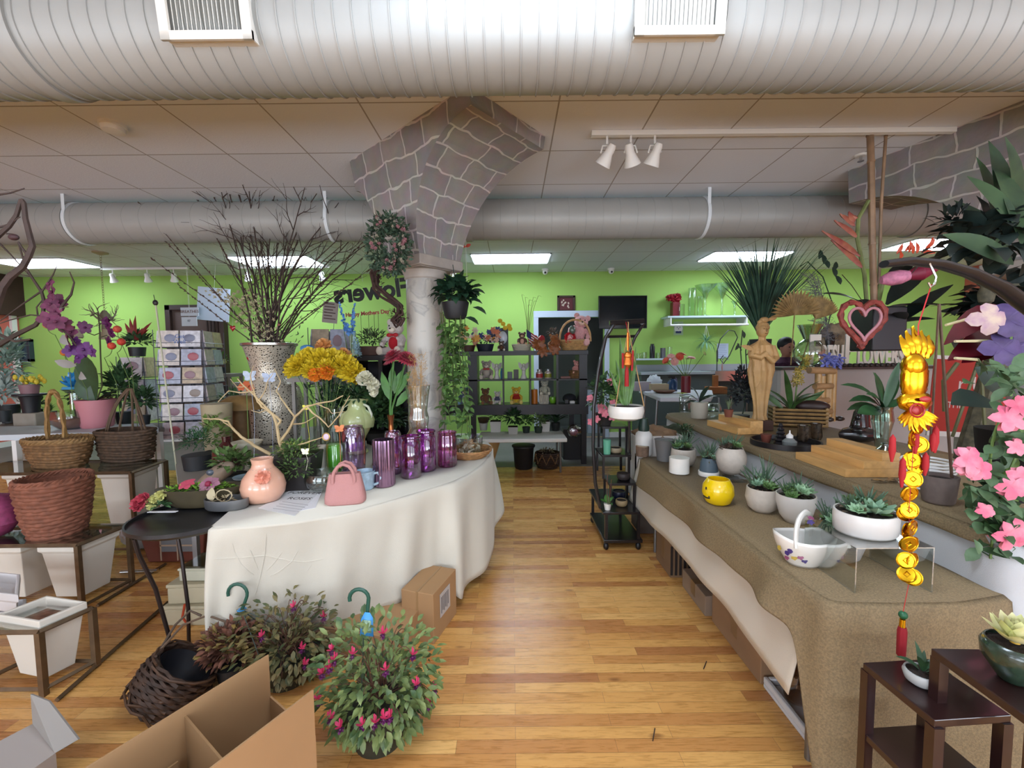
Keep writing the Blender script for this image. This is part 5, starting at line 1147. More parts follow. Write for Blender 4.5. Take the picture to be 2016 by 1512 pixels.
def frame_stand(label,A,B,z,zr=.0,wleft=None):
 """bronze edged glass plant stand; A = near right corner, B = far right corner, extends left by wleft"""
 A=Vector(A);B=Vector(B);e=(B-A);Lf=Vector((-wleft,0,0));t=thing('plant_stand',label,'stand',(A.x,A.y,0));o=Vector((A.x,A.y,0));m=MB();s=.012
 cs=[A-o,B-o,B-o+Lf,A-o+Lf]
 for i in range(4):
  a,b=cs[i],cs[(i+1)%4];a=Vector((a.x,a.y,z-s));b=Vector((b.x,b.y,z-s));m.tube([a,b],s,4)
 obj('top_rail',m,M_BRZ,t);m=MB()
 for i in range(4):a,b=cs[i].copy(),cs[(i+1)%4].copy();a.z=b.z=.03;m.tube([a,b],s*.9,4)
 obj('bottom_rail',m,M_BRZ,t)
 for c in cs:obj('leg',MB().bb((c.x-s,c.y-s,0),(c.x+s,c.y+s,z-s)),M_BRZ,t)
 g=MB();g.prism([(c.x,c.y)for c in cs],z-.006,z);obj('glass_top',g,glass('#e8efe8',.25),t);return t,o
def quad_planter(label,cs,z,h,taper=.72,group=None,m=None,flare=.02):
 """square tapered white planter from four world rim corners"""
 c=sum(cs,Vector())/4;t=thing('square_planter',label,'planter',(c.x,c.y,z-h),0,group);b=MB();rows=[]
 for q,zz in((taper,0),(.9,h-.05),(1.0,h-.035),(1.0,h),(.86,h),(.84,h-.05),(.7,h*.3)):rows.append([Vector(((p.x-c.x)*q,(p.y-c.y)*q,zz))for p in cs])
 vs=[p for r_ in rows for p in r_];n=4;fs=[(3,2,1,0)]+[(j*4+i,j*4+(i+1)%4,(j+1)*4+(i+1)%4,(j+1)*4+i)for j in range(6)for i in range(4)]+[tuple(range(24,28))]
 b.add(vs,fs);obj('planter_body',b,m or M_PLW,t,bevel=.004,smooth=False);return t
def par(a,b,c,z):A,B,C_=onz(*a,z),onz(*b,z),onz(*c,z);return[A,B,C_,A+C_-B]
z1=.34;R1=par((76,1224),(172,1184),(92,1172),z1);frame_stand('bronze framed glass stand nearest the cardboard flap at lower left',R1[0]+Vector((.01,-.01,0)),R1[1]+Vector((.01,.01,0)),z1-.03,wleft=.36)
quad_planter('white tapered planter in the lowest nearest bronze stand',[p-Vector((0,0,0))for p in R1],z1,.30,.62,'white tapered planters on the left')
z2=.42;A2,B2=onz(152,1070,z2),onz(252,1030,z2);t,o=frame_stand('bronze framed glass stand in the middle of the left row',A2,B2,z2,wleft=.75)
quad_planter('white tapered planter standing inside the middle bronze stand',[A2+Vector((-.03,.03,0)),B2+Vector((-.03,-.03,0)),B2+Vector((-.28,-.03,0)),A2+Vector((-.28,.03,0))],z2-.03,.34,.66,'white tapered planters on the left')
quad_planter('white tapered planter at the left end inside the middle bronze stand',[A2+Vector((-.38,.03,0)),B2+Vector((-.38,-.03,0)),B2+Vector((-.66,-.03,0)),A2+Vector((-.66,.03,0))],z2-.03,.34,.66,'white tapered planters on the left')
z3=.65;A3,B3=onz(258,928,z3),onz(326,904,z3);frame_stand('bronze framed glass stand carrying the two handled baskets',A3,B3,z3,wleft=1.35)
quad_planter('white tapered planter under the dark handled basket',[A3+Vector((-.03,.03,0)),B3+Vector((-.03,-.03,0)),B3+Vector((-.3,-.03,0)),A3+Vector((-.3,.03,0))],z3-.02,.5,.66,'white tapered planters on the left')
quad_planter('white tapered planter under the brown oval basket',[A3+Vector((-.72,.03,0)),B3+Vector((-.72,-.03,0)),B3+Vector((-1.05,-.03,0)),A3+Vector((-1.05,.03,0))],z3-.02,.5,.66,'white tapered planters on the left')
for a,b,l in(((112,1378),(330,1186),'long bronze base rail on the floor nearest the twig basket'),((192,1192),(326,1110),'farther bronze base rail on the floor behind the first')):
 a,b=onz(*a,.011),onz(*b,.011);solo('base_rail',l,'rail',MB().tube([(0,0,0),b-a],.011,4),M_BRZ,loc=a)
quad_planter('white low planter cut off by the left edge of the view',par((36,1172),(40,1130),(-60,1120),.36),.36,.1,.9,'white tapered planters on the left',mat('#c9c4c2',.6))
quad_planter('white tray shaped planter under the other at the left edge',par((50,1200),(52,1178),(-60,1190),.24),.24,.06,.9,'white tapered planters on the left',mat('#c9c4c2',.6))
t,k=thing_at('wicker_basket','reddish brown round wicker basket without handle on the middle stand','basket',116,1064,z2,sq=True);push(t,.12)
m=MB();wicker(m,[(60*k,0),(72*k,30*k),(82*k,80*k),(86*k,112*k)],15,st=4.4*k,amp=2.2*k,n=56);obj('woven_wall',m,M_TERRA,t);m=MB();braid(m,84*k,114*k,1,1,4*k);obj('braided_rim',m,M_TERRA,t)
t,k=thing_at('wicker_basket','light brown shallow oval basket with a tall arched handle','basket',120,927,z3,sq=True);push(t,.18)
m=MB();wicker(m,[(68*k,0),(82*k,22*k),(92*k,52*k)],9,sy=.62,st=3.4*k,amp=2*k,n=60);obj('woven_wall',m,M_WICK,t);m=MB();braid(m,92*k,54*k,1,.62,4*k);obj('braided_rim',m,mat('#8a6b42',.7,var=.2,scale=30),t)
m=MB();hoop_handle(m,26*k,96*k,4.2*k,y=-.02,z0=58*k);obj('handle',m,mat('#94713f',.7,var=.2,scale=30),t)
t,k=thing_at('wicker_basket','dark brown oval basket with a tall pointed bundle handle','basket',252,916,z3,sq=True);push(t,.2)
m=MB();wicker(m,[(62*k,0),(70*k,20*k),(76*k,64*k)],11,sy=.62,st=3.2*k,amp=2*k,n=56);obj('woven_wall',m,mat('#4d3a2a',.75,var=.35,scale=25),t)
m=MB()
for x0,x1 in((-58,14),(-52,20),(58,22),(48,26),(-20,18),(20,24)):m.tube(bez((x0*k,0,58*k),(x0*k*.6+8*k,U(-.03,.03),120*k),(x1*k,0,148*k),7),2.6*k,5)
obj('handle',m,mat('#5b4735',.75),t)
WZL=.86;ps=[onz(-40,858,WZL),onz(250,849,WZL),onz(312,842,WZL),onz(300,834,WZL),onz(-40,840,WZL)]
t=thing('display_table','long white table behind the handled baskets','table',(ps[1].x-1,ps[1].y,0));o_=t.location
obj('tabletop',MB().prism([(p.x-o_.x,p.y-o_.y)for p in ps],WZL-.05,WZL),mat('#c9d0d6',.5),t)
for p in(ps[1],ps[2],ps[0]+Vector((.3,0,0)),ps[3]):obj('leg',MB().bb((p.x-o_.x-.05,p.y-o_.y+.02,0),(p.x-o_.x-.01,p.y-o_.y+.06,WZL-.05)),M_WHITE,t)
def onto(name,label,cat,px,py,z,**kw):return thing_at(name,label,cat,px,py,z,**kw)
t,k=thing_at('orchid_plant','purple orchid in a tapered pink pot standing on a clear riser','potted plant',193,848,.83)
push(t,.05);t.location.z+=5*k
pot(t,[(22*k,0),(25*k,4*k),(30*k,50*k),(31*k,56*k)],mat('#c9848c',.5));
m=MB();m.leaf((-2*k,0,54*k),(-.12,-.1,1),(0,-1,.1),92*k,46*k,bend=.15,seg=6,peak=.6,fold=.08);m.leaf((0,0,54*k),(-.6,-.2,1),(.3,-1,.2),52*k,34*k,bend=.2,seg=5);m.leaf((4*k,0,54*k),(1,-.1,.55),(-.3,-.3,1),82*k,26*k,bend=.5,seg=6);m.leaf((0,0,54*k),(.8,.3,.3),(0,0,1),60*k,20*k,bend=.6,seg=5)
obj('broad_leaves',m,mat('#2c4a2a',.4,var=.25,scale=8),t)
Yo=t.location.y;lp=lambda x,y,d=0:at(x,y,Yo+d)-t.location
m=MB();m.tube([(0,0,50*k)]+[lp(*q)for q in((201,760),(198,700),(196,640),(192,615),(178,622))],1.3*k,5);m.tube([lp(197,655),lp(186,660),lp(172,655)],.9*k,4);m.tube([lp(196,665),lp(210,660),lp(218,670)],.9*k,4);obj('flower_stem',m,mat('#4b4a32',.6),t)
def orchid(mb,p,r,up=(0,-1,.1)):petals5(mb,p,r,up,5,.8,.05,.3,rot=U(0,1));mb.sphere(p+Vector(up)*r*.15,r*.18,6,5)
m=MB(auto=True)
for(x,y,r_)in((168,645,13),(212,640,14),(219,655,12),(214,672,11),(160,640,8),(208,632,9)):orchid(m,lp(x,y,-.03),r_*k,(U(-.5,.5),-1,U(-.3,.2)))
obj('orchid_bloom',m,mat('#5a1c52',.55,var=.25,scale=30),t)
obj('clear_riser',MB().bb((-34*k,-20*k,-5*k),(34*k,30*k,-.5*k)),M_GLASS,t)
t=thing('orchid_branch','dark branch of plum coloured silk orchids reaching in from the left','branch',at(-10,690,1.9));L0=t.location.copy();lp=lambda x,y,d=0:at(x,y,1.9+d)-L0
m=MB();bs=lambda pts,r0,r1:m.tube([lp(*p)for p in pts],[r0+(r1-r0)*i/(len(pts)-1)for i in range(len(pts))],6)
bs([(-20,690),(30,660),(70,640),(85,620),(86,590),(82,575),(62,545),(50,525),(36,476)],.011,.003);bs([(82,575),(105,540),(112,523)],.004,.0015);bs([(82,573),(40,602),(0,632)],.004,.002)
bs([(82,622),(60,620),(20,630),(-10,640)],.004,.002);bs([(120,605),(140,580),(146,556),(137,535)],.006,.002);bs([(76,632),(72,605),(84,590)],.004,.002);bs([(-10,470),(20,500),(60,545)],.004,.0015)
bs([(62,545),(40,540)],.003,.0015);bs([(85,620),(110,640),(135,660),(150,680)],.005,.003);bs([(-10,655),(30,672),(60,668)],.007,.004)
obj('branches',m,mat('#3b2d26',.8,var=.2,scale=20),t)
m=MB(auto=True)
for(x,y,r_)in((98,560,15),(104,575,18),(110,592,18),(100,600,16),(118,600,14),(95,628,17),(110,634,18),(125,640,16),(140,655,15),(135,672,16),(108,612,13)):
 orchid(m,lp(x,y,U(-.04,.04)),r_*1.9/815,(U(-.8,.8),-1,U(-.3,.5)))
obj('plum_bloom',m,mat('#5b2340',.7,var=.3,scale=30),t)
m=MB(auto=True)
for(x,y,r_)in((138,690,15),(165,688,18),(182,692,14),(155,705,14),(150,672,10)):orchid(m,lp(x,y,.03),r_*1.9/815,(U(-.4,.4),-1,U(-.2,.3)))
obj('violet_bloom',m,mat('#4c1a58',.6,var=.25,scale=30),t)
m=MB()
for(x,y,r_)in((115,625,12),(122,660,14),(150,720,14),(158,735,13),(135,605,9)):m.leaf(lp(x,y),rdir(),(0,-1,0),r_*2.2*1.9/815,r_*1.2*1.9/815)
obj('grey_leaves',m,mat('#7a7672',.7),t)
t=thing('driftwood_branch','thick curved brown branch with a dark seed pod at the left edge','branch',at(-20,640,1.6));L0=t.location.copy();lp=lambda x,y,d=0:at(x,y,1.6+d)-L0;m=MB()
bs([(-20,640),(5,565),(20,545),(45,525),(56,505),(64,485),(58,462),(50,430),(47,400),(42,393)],.014,.007);bs([(42,393),(32,425),(18,445),(-15,475)],.007,.009);bs([(22,442),(34,430),(40,427)],.003,.0015);bs([(56,505),(45,490),(36,476)],.005,.0025);bs([(-15,385),(20,380),(48,371)],.004,.002);bs([(12,460),(25,461),(33,463)],.003,.002);bs([(-10,450),(4,446),(14,442)],.005,.002)
obj('branches',m,mat('#3d2f2a',.75,var=.3,scale=14),t);obj('seed_pod',MB().sphere(lp(27,467),(.018,.012,.012),10,7),mat('#3a1f22',.6),t)
for i,(x,y,x2,y2,c,l)in enumerate(((93,640,108,655,'#c98a5c','pale peach ball pick among the plum orchids'),(127,694,145,715,'#d0762c','orange ball pick left of the big orchid leaf'),(220,681,205,700,'#cf4a35','red orange ball pick under the right purple orchid'),(239,673,230,690,'#c9402e','small red ball pick beside the chandelier shades'),(231,648,236,665,'#c8553f','red ball pick highest right of the orchid'))):
 p=at(x,y,3.9);t=thing('ball_pick',l,'ornament',p,0,'orange ball picks around the orchids');k=mpp(p);obj('ball',MB().sphere((0,0,0),7*k,12,8),mat(c,.6,var=.25,scale=80),t);q=at(x2,y2,3.9)-p;obj('wire_stem',MB().tube(bez((0,0,-5*k),(0,0,q.z),(q.x,0,q.z-.02),6)+[Vector((q.x,.1,-.35)),Vector((q.x,.12,WZL-p.z+.002))],.003,5),M_STEM,t)
SH=1.12;
t=thing('plinth','grey stone plinth under the black urn at far left','plinth',at(62,812,4.3));p0=t.location.copy();t.location.z=0;k=mpp(p0);obj('column',MB().bb((-22*k,-14*k,0),(22*k,14*k,p0 .z)),mat('#8f887c',.8,var=.1,scale=6),t,bevel=.01)
t=thing('urn_stand','black urn shaped plant stand at the far left','stand',p0);obj('urn',MB().lathe([(12*k,0),(14*k,24*k),(16*k,32*k),(24*k,34*k),(24*k,37*k)],n=20),mat('#17191f',.5),t)
t=thing('potted_tulips','pot of yellow tulip buds on the black urn stand','potted plant',p0+Vector((0,0,37*k+.001)));pot(t,[(12*k,0),(15*k,18*k)],mat('#8c6a70',.5));m=MB()
for i in range(16):
 p=Vector((U(-28,24)*k,U(-12,10)*k,U(22,34)*k));m.sphere(p,(3.4*k,3.4*k,5.5*k),8,6)
obj('yellow_buds',m,mat('#d6bf3a',.5,var=.2,scale=60),t);m=MB();bush(m,(0,0,20*k),(20*k,12*k,6*k),30,.06,.02);obj('leaves',m,M_LEAF,t)
t=thing('lotus_ornament','bright blue crystal lotus ornament left of the big orchid leaf','ornament',at(143,766,4.2));k=mpp(t.location);m=MB()
for l in range(3):
 for i in range(7):a=i*.9+l*.4;e=1.1-.4*l;m.leaf((0,0,4*k),(math.cos(a)*math.sin(e),math.sin(a)*math.sin(e),math.cos(e)),(-math.cos(a),-math.sin(a),.4),(22+4*l)*k,13*k,th=2*k,bend=-.4)
obj('crystal_petals',m,mat('#2b86c4',.12,coat=1),t);obj('base',MB().lathe([(16*k,0),(14*k,5*k)],n=20),mat('#4f9cc9',.2),t)
tt=thing('glass_pedestal','clear glass pedestal under the blue crystal lotus','pedestal',(t.location.x,t.location.y,WZL));hh=t.location.z-WZL-.002;obj('pedestal_column',MB().lathe([(.08,0),(.03,.05),(.03,hh-.04),(.09,hh)],n=20),M_GLASS,tt)
t,k=thing_at('fish_bowl','round clear glass bowl with brown filling beside the pink pot','bowl',140,844,WZL);pot(t,bowlp(25*k,36*k,.5,1.15),M_GLASS,soil=False,name='glass_body');obj('brown_filling',MB().lathe([(16*k,2*k),(26*k,12*k),(27*k,22*k),(2*k,23*k)],n=20),mat('#7b5548',.8),t)
def green(label,px,py,Y,w,h,n,L,m_,st='bush',cat='plant',potw=None,potc='#20262a',zb=None,name='potted_plant',group=None):
 """leafy plant in a pot; (px, py) is the bottom of the pot seen at depth Y, foliage w x h pixels above"""
 p=at(px,py,Y);t=squeeze(thing(name,label,cat,p,0,group));k=mpp(p);pw=(potw or w*.3)*k;ph=pw*1.5
 pot(t,[(pw*.75,0),(pw,ph)],mat(potc,.6));m=MB()
 if st=='bush':bush(m,(0,0,ph+h*k*.45),(w*k*.5,w*k*.38,h*k*.5),n,L,L*.42)
 elif st=='spray':spray(m,(0,0,ph),n,L,L*.13,(.1,1.0),.9)
 elif st=='grass':spray(m,(0,0,ph),n,L,L*.03,(.03,.65),.6,fold=.3)
 obj('foliage',m,m_,t);return t,k
def table_under(label,px,py,Y,w,d=.4,c='#8f8a84',name='display_table'):
 p=at(px,py,Y);t=thing(name,label,'table',(p.x,p.y+.0,0));h=p.z-.002;obj('tabletop',MB().bb((-w/2,-d/2,h-.04),(w/2,d/2,h)),mat(c,.6),t)
 for a in(-1,1):
  for b in(-1,1):obj('leg',MB().bb((a*(w/2-.04)-.015,b*(d/2-.04)-.015,0),(a*(w/2-.04)+.015,b*(d/2-.04)+.015,h-.04)),mat(c,.6),t)
 return t
Mg1=mat('#3a5a36',.6,var=.4,scale=14);Mg2=mat('#56783c',.6,var=.35,scale=14);Mg3=mat('#8fa79a',.6,var=.35,scale=10)
table_under('green topped long table behind the handled baskets with foliage',30,832,4.75,2.0,.5)
green('low dark green plant left of the glass bowl',70,832,4.75,60,22,110,.10,Mg1);green('cream edged hosta like plant near the black urn',100,832,4.8,50,22,60,.12,Mg2,'spray')
green('leafy dark plant behind the pink pot',165,832,4.8,60,60,140,.12,Mg1);green('silvery grey leaved plant at the left edge',22,832,4.7,80,150,260,.16,Mg3)
green('dusty bush of pale leaves at the far left under the branches',10,830,4.3,50,70,120,.14,mat('#a3b3ae',.6,var=.3,scale=10))
table_under('small table at the left holding the tall dark plants',262,838,4.3,.9,.4)
green('tall dark green plant between the pink pot and the small card rack',245,838,4.3,62,88,240,.13,Mg1);green('dark leaved plant behind the handled basket',285,838,4.2,46,60,140,.11,Mg1)
def card(px0,py0,w,h,c,label):pass
def rack(label,cx,Y,zb_px,zt_px,wpx,rows,seed,base_z=0.0,first=None,cw=2):
 R_=random.Random(seed);pt,pb=at(cx,zt_px,Y),at(cx,zb_px,Y);k=mpp(pt);t=thing('card_rack',label,'card rack',(pt.x,Y,0));H_=pt.z-pb.z;rh=H_/rows;hw=wpx*k/2
 obj('centre_pole',MB().lathe([(.2,0),(.2,.02),(.02,.03),(.02,pt.z)],n=20),mat('#3a3d42',.5),t)
 pal=['#b9b6c4','#c6c0c4','#a9adc0','#cfc6c0','#b7a6a9','#9ea4b6','#d0cfd6','#b8a58c']
 wf=MB()
 for f_ in range(4):
  a=f_*math.pi/2+.22;R3=Matrix.Rotation(a,4,'Z')
  for r_ in range(rows):
   z0=pb.z+r_*rh
   for c_ in range(cw):
    ww=hw*2*.86/cw;x=-hw*.86+ww*(c_+.5);m=MB(R3);m.box((x,-hw*.92,z0+rh*.52),(ww*.92,.012,rh*.88),rot=(-.12,0,0));m.box((x-.0,-hw*.87,z0+rh*.52),(ww*.8,.03,rh*.8),rot=(-.12,0,0))
    cd=obj('greeting_card',m,mat(R_.choice(pal),.35,var=.18,scale=25),t,smooth=False)
    if f_ in(0,3)and R_.random()<.8:
     m=MB(R3);m.sphere((x+R_.uniform(-.02,.02),-hw*.93-.008,z0+rh*.55),(ww*.26,.003,rh*.22),8,5);obj('card_motif',m,mat(R_.choice(['#8f6f78','#7d8198','#c9a86a','#93857c','#a3505a']),.4),cd)
   m=wf;m.T=R3
   for zz in(z0+.01,z0+rh*.3):m.tube([(-hw,-hw*.97,zz),(hw,-hw*.97,zz)],.003,4)
   for c_ in range(cw*2+1):x=-hw+2*hw*c_/(cw*2);m.tube([(x,-hw*.97,z0+.01),(x,-hw*.97,z0+rh*.3)],.002,4)
  m.tube([(-hw,-hw*.95,pb.z),(-hw,-hw*.95,pt.z)],.004,4)
 obj('wire_frame',wf,mat('#6b6f7c',.4,.5),t);return t,k,pt
t,k,pt=rack('tall revolving rack of greeting cards behind the moss dish',374,4.4,858,652,84,6,5)
m=textmesh('Get\nWell',.055,mat('#4f6fae',.6),.001);o=obj('card_lettering',m,None,t,loc=(.10,-.27,at(385,668,4.2).z),rot=(math.radians(80),0,.22));
m=textmesh('Get\nWell',.05,mat('#4a4f6a',.6),.001);obj('card_lettering',m,None,t,loc=(-.09,-.235,at(385,810,4.2).z),rot=(math.radians(80),0,.22))
t,k,pt=rack('short revolving rack of lilac cards left of the tall one',271,4.9,830,702,46,3,9,cw=1)
t=thing('potted_bromeliad','red leaved plant in a dark pot on the short card rack','potted plant',(pt.x,pt.y,pt.z+.002));pot(t,[(12*k,0),(14*k,18*k)],mat('#22262a',.5));m=MB();bush(m,(0,0,28*k),(28*k,18*k,14*k),120,.09,.035);obj('green_leaves',m,Mg1,t)
m=MB()
for a,b,c_ in((-.5,0,.16),(.9,0,.2),(.1,0,.2),(-.15,0,.18),(.6,0,.12),(1.1,0,.14)):m.leaf((0,0,30*k),(a,-.2,1),(0,-1,.2),c_*1.5,.05,bend=.3)
obj('red_leaves',m,mat('#7d2b26',.5,var=.35,scale=12),t)
a,b=at(352,958,3.2),at(306,596,3.2);t=thing('garden_stake','thin pale stake with a black clip leaning beside the card rack','stake',a);obj('rod',MB().tube([(0,0,0),b-a],.006,7),mat('#b5b39c',.6),t);obj('clip',MB().sphere(b-a,(.02,.015,.022),8,6).tube([b-a,b-a+Vector((-.01,0,.06))],.003,4),M_BLACK,t)
t,w_,h_=framed('wall_cabinet','dark brown framed cabinet front on the green wall behind the card rack','cabinet',346,601,447,800,mat('#3d2c26',.5),mat('#5d4d47',.5),fw=.09,d=.12)
m=MB()
for i in range(4):m.bb((w_/2-.3+i*.06,-.13,-h_/2),(w_/2-.28+i*.06,-.11,h_/2))
obj('carved_slats',m,mat('#2c1f1b',.5),t)
def poster(name,label,pxs,Y,c,txts=(),tilt=0,cat='sign'):
 a,b=at(pxs[0],pxs[3],Y),at(pxs[2],pxs[1],Y);w,h=(b.x-a.x)/2,(b.z-a.z)/2;t=thing(name,label,cat,((a.x+b.x)/2,Y,(a.z+b.z)/2),rot=(0,tilt,0));obj('board',MB().bb((-w,0,-h),(w,.008,h)),mat(c,.7),t)
 if Y>6:obj('hanging_string',MB().tube([(0,.004,h),(0,.004,H-t.location.z)],.0015,4),M_WHITE,t)
 for(s,sz,x,z,col)in txts:obj('lettering',textmesh(s,sz,mat(col,.7),.001),None,t,loc=(x,-.002,z),rot=(math.radians(90),0,0))
 return t,w,h
poster('paper_poster','large plain pale blue white poster hanging behind the willow branches',(390,566,450,632),6.8,'#c6d4e6',tilt=.1)
poster('hanging_sign','white sign with brown BREATHES lettering beside the plain poster',(356,605,390,622),6.7,'#cfd6e0',(('BREATHES',.065,0,0,'#6b4a3c'),))
poster('hanging_sign','small white notice below the BREATHES sign',(358,624,387,642),6.7,'#cfd6e0',(('87',.05,0,.01,'#6a6a74'),))
t,w_,h_=poster('tilted_notice','grey typed notice clipped above the second card rack',(636,594,664,636),4.9,'#b9b0aa',tilt=.12)
m=MB()
for i in range(6):m.bb((-w_*.8,-.003,h_*.75-i*h_*.28),(w_*U(.3,.8),-.001,h_*.75-i*h_*.28+.012))
obj('text_lines',m,mat('#6e5a58',.8),t);obj('wire_clip',MB().tube([(.05,.012,0),(.05,.012,-h_-.12)],.003,4),M_GREYM,t)
t,k,pt=rack('second rack of greeting cards behind the yellow carnations',655,4.9,760,648,74,2,21,cw=2)
t,k=green('pale yellow rose cluster hanging beside the tall card rack',438,735,5.2,30,26,40,.08,Mg2,potw=8)
m=MB()
for i in range(9):ruffle(m,(U(-14,14)*k,-.04+U(-.05,0),U(8,50)*k),5*k,14,up=(0,-1,.2))
obj('cream_blooms',m,mat('#c9cf8c',.6),t);table_under('small table under the pale yellow rose cluster',438,735,5.2,.4,.3)
RZ=.70;rp=[onz(352,960,RZ),onz(470,968,RZ),onz(560,900,RZ),onz(700,850,RZ),onz(700,830,RZ),onz(340,870,RZ)];o_=sum(rp,Vector())/6
t=thing('display_table','low table behind the left end of the curved one, full of pots','table',(o_.x,o_.y,0));obj('tabletop',MB().prism([(p.x-o_.x,p.y-o_.y)for p in rp],RZ-.04,RZ-.002),mat('#8b857d',.6),t)
for p in(rp[0],rp[1],rp[4],rp[5]):q=(p-o_)*.9;obj('leg',MB().bb((q.x-.015,q.y-.015,0),(q.x+.015,q.y+.015,RZ-.04)),M_GREYM,t)
t,k=thing_at('potted_rosemary','fine leaved dark green plant in a black pot before the card rack','potted plant',392,922,RZ);pot(t,[(24*k,0),(27*k,28*k)],mat('#1b1d20',.6));m=MB();bush(m,(0,0,52*k),(36*k,26*k,28*k),420,.035,.008);obj('foliage',m,mat('#2c5a35',.6,var=.4,scale=20),t)
t,k=thing_at('driftwood_carving','tan smooth carved driftwood piece with a small grey eye inlay','carving',428,952,RZ);m=MB();m.sphere((0,0,18*k),(44*k,16*k,16*k),20,12,R=Matrix.Rotation(-.55,3,'Y'),mod=lambda p:1+.08*math.sin(p.x*30));obj('carved_body',m,mat('#8c7a68',.6,var=.15,scale=8),t);obj('eye_inlay',MB().sphere((-2*k,-15*k,26*k),(8*k,3*k,6*k),10,6),mat('#4f5a66',.2),t)
t,k=thing_at('round_vase','glossy mottled maroon round vase with a narrow dark neck','vase',449,926,RZ);obj('vessel',MB().lathe([(10*k,0),(20*k,6*k),(27*k,24*k),(24*k,40*k),(12*k,52*k),(7*k,58*k),(8*k,68*k),(6*k,68*k)],n=28),mat('#3d1418',.12,var=.6,scale=70,coat=1),t)
t,k=thing_at('wooden_mushroom','brown carved wooden mushroom behind the tan branches','sculpture',478,885,RZ);obj('stalk',MB().lathe([(14*k,0),(16*k,30*k),(13*k,82*k)],n=18),mat('#6b5130',.7,var=.2,scale=15),t);obj('cap',MB().lathe([(10*k,78*k),(44*k,80*k),(40*k,94*k),(20*k,106*k),(.5*k,108*k)],n=24,sy=.7),mat('#74592f',.7,var=.2,scale=15),t)
t,k=thing_at('burlap_cylinder','tall tan cylinder vase behind the maroon round vase','vase',432,898,RZ);pot(t,[(20*k,0),(22*k,4*k),(26*k,104*k)],mat('#a39578',.8,bump=.3,bscale=300),soil=False,name='vessel')
t,k=thing_at('lace_cup','cream footed cup with a lacy edge over the green leaves','cup',490,930,RZ);obj('cup_body',MB().lathe([(14*k,0),(6*k,8*k),(6*k,34*k),(16*k,44*k),(25*k,58*k),(27*k,62*k),(24*k,61*k),(12*k,46*k)],n=30,mod=lambda a,q:1+(.05*math.cos(a*12)if q in(4,5,6)else 0)),mat('#b9b39f',.5),t)
t,k=thing_at('glass_dish','pale blue glass dish on a stem left of the peach vase','dish',484,958,RZ);obj('stem',MB().lathe([(10*k,0),(3*k,3*k),(3*k,14*k)],n=16),M_GLASS,t);obj('dish',MB().lathe([(4*k,14*k),(20*k,18*k),(22*k,21*k),(19*k,20*k)],n=24),mat('#8296a3',.3),t)
def clump(name,label,px,py,z,w,h,n,L,m_,cat='plant'):
 t,k=thing_at(name,label,cat,px,py,z);pot(t,[(w*.25*k,0),(w*.3*k,h*.2*k)],mat('#2a2a26',.7));m=MB();bush(m,(0,0,h*.55*k),(w*.5*k,w*.4*k,h*.45*k),n,L,L*.5);obj('foliage',m,m_,t);return t
clump('ivy_plant','mottled green leaves around the maroon round vase',462,945,RZ,84,60,170,.06,mat('#55703a',.6,var=.4,scale=20));clump('ivy_plant','light green leaves above the maroon vase',425,905,RZ,60,90,120,.06,mat('#6f8a45',.6,var=.4,scale=20))
clump('orange_flower_plant','plant with orange blooms left of the pierced vase',470,860,RZ,60,100,120,.07,Mg1);clump('leafy_plant','dark plants behind the copper cone vase',745,866,TB,80,80,240,.07,Mg1)
m=MB();[petals5(m,at(x,y,3.1)-at(485,760,3.1),.035,up=(0,-1,.5),n=6)for x,y in((484,757),(492,765),(476,762))];t=thing('orange_blossoms','small orange blossoms left of the pierced vase neck','flowers',at(485,760,3.1));obj('petals',m,mat('#b55a34',.6),t);obj('stems',MB().tube([(0,0,0),(-.02,.02,RZ-t.location.z)],.003,4),M_STEM,t)
STZ=.735;c0=onz(385,1012,STZ);t=thing('side_table','round dark metal side table with curved legs at the table corner','table',(c0 .x,c0 .y,0));k=mpp(c0);r_=106*k
obj('tray_top',MB().lathe([(.002,STZ-.03),(r_*.9,STZ-.03),(r_,STZ-.012),(r_,STZ+.006),(r_*.97,STZ+.006),(r_*.96,STZ-.008),(.002,STZ-.008)],n=48),mat('#3a3a3c',.35,.7),t)
for a in(2.6,4.35,5.6,.6):
 ca,sa=math.cos(a),math.sin(a);obj('leg',MB().tube([(r_*.95*ca,r_*.95*sa,STZ-.02),(r_*.9*ca,r_*.9*sa,STZ-.1),(r_*.7*ca,r_*.7*sa,.45),(r_*.55*ca,r_*.55*sa,.2),(r_*.62*ca,r_*.62*sa,0)],.009,7),mat('#2e2422',.4,.5),t)
t,k=thing_at('moss_dish','long dark wooden boat shaped dish of moss and orchids on the side table','dish',398,1002,STZ);push(t,.06);t.rotation_euler=(0,0,.15)
m=MB();m.lathe([(46*k,0),(62*k,10*k),(80*k,38*k),(76*k,38*k),(60*k,30*k),(.5,30*k)if False else(2*k,30*k)],n=36,sy=.42,mod=lambda a,q:1+.03*math.cos(a*2));obj('dish_body',m,mat('#453d2b',.5,var=.2,scale=8),t)
m=MB();bush(m,(0,0,34*k),(66*k,26*k,7*k),420,.022,.011);obj('moss',m,mat('#6f9a2e',.9,var=.3,scale=50),t)
m=MB();petals5(m,(-22*k,-6*k,46*k),16*k,up=(0,-.5,1),n=6);obj('pink_bloom',m,mat('#b2455a',.6),t);m=MB();petals5(m,(20*k,-8*k,44*k),22*k,up=(0,-.6,1),n=6);obj('mauve_bloom',m,mat('#9a6a7c',.6),t);obj('bloom_heart',MB().sphere((20*k,-12*k,46*k),6*k,8,6),mat('#7a1436',.6),t)
t,k=thing_at('silk_roses','red and lime silk roses at the left end of the side table','flowers',300,1002,STZ+.008);m=MB(auto=True)
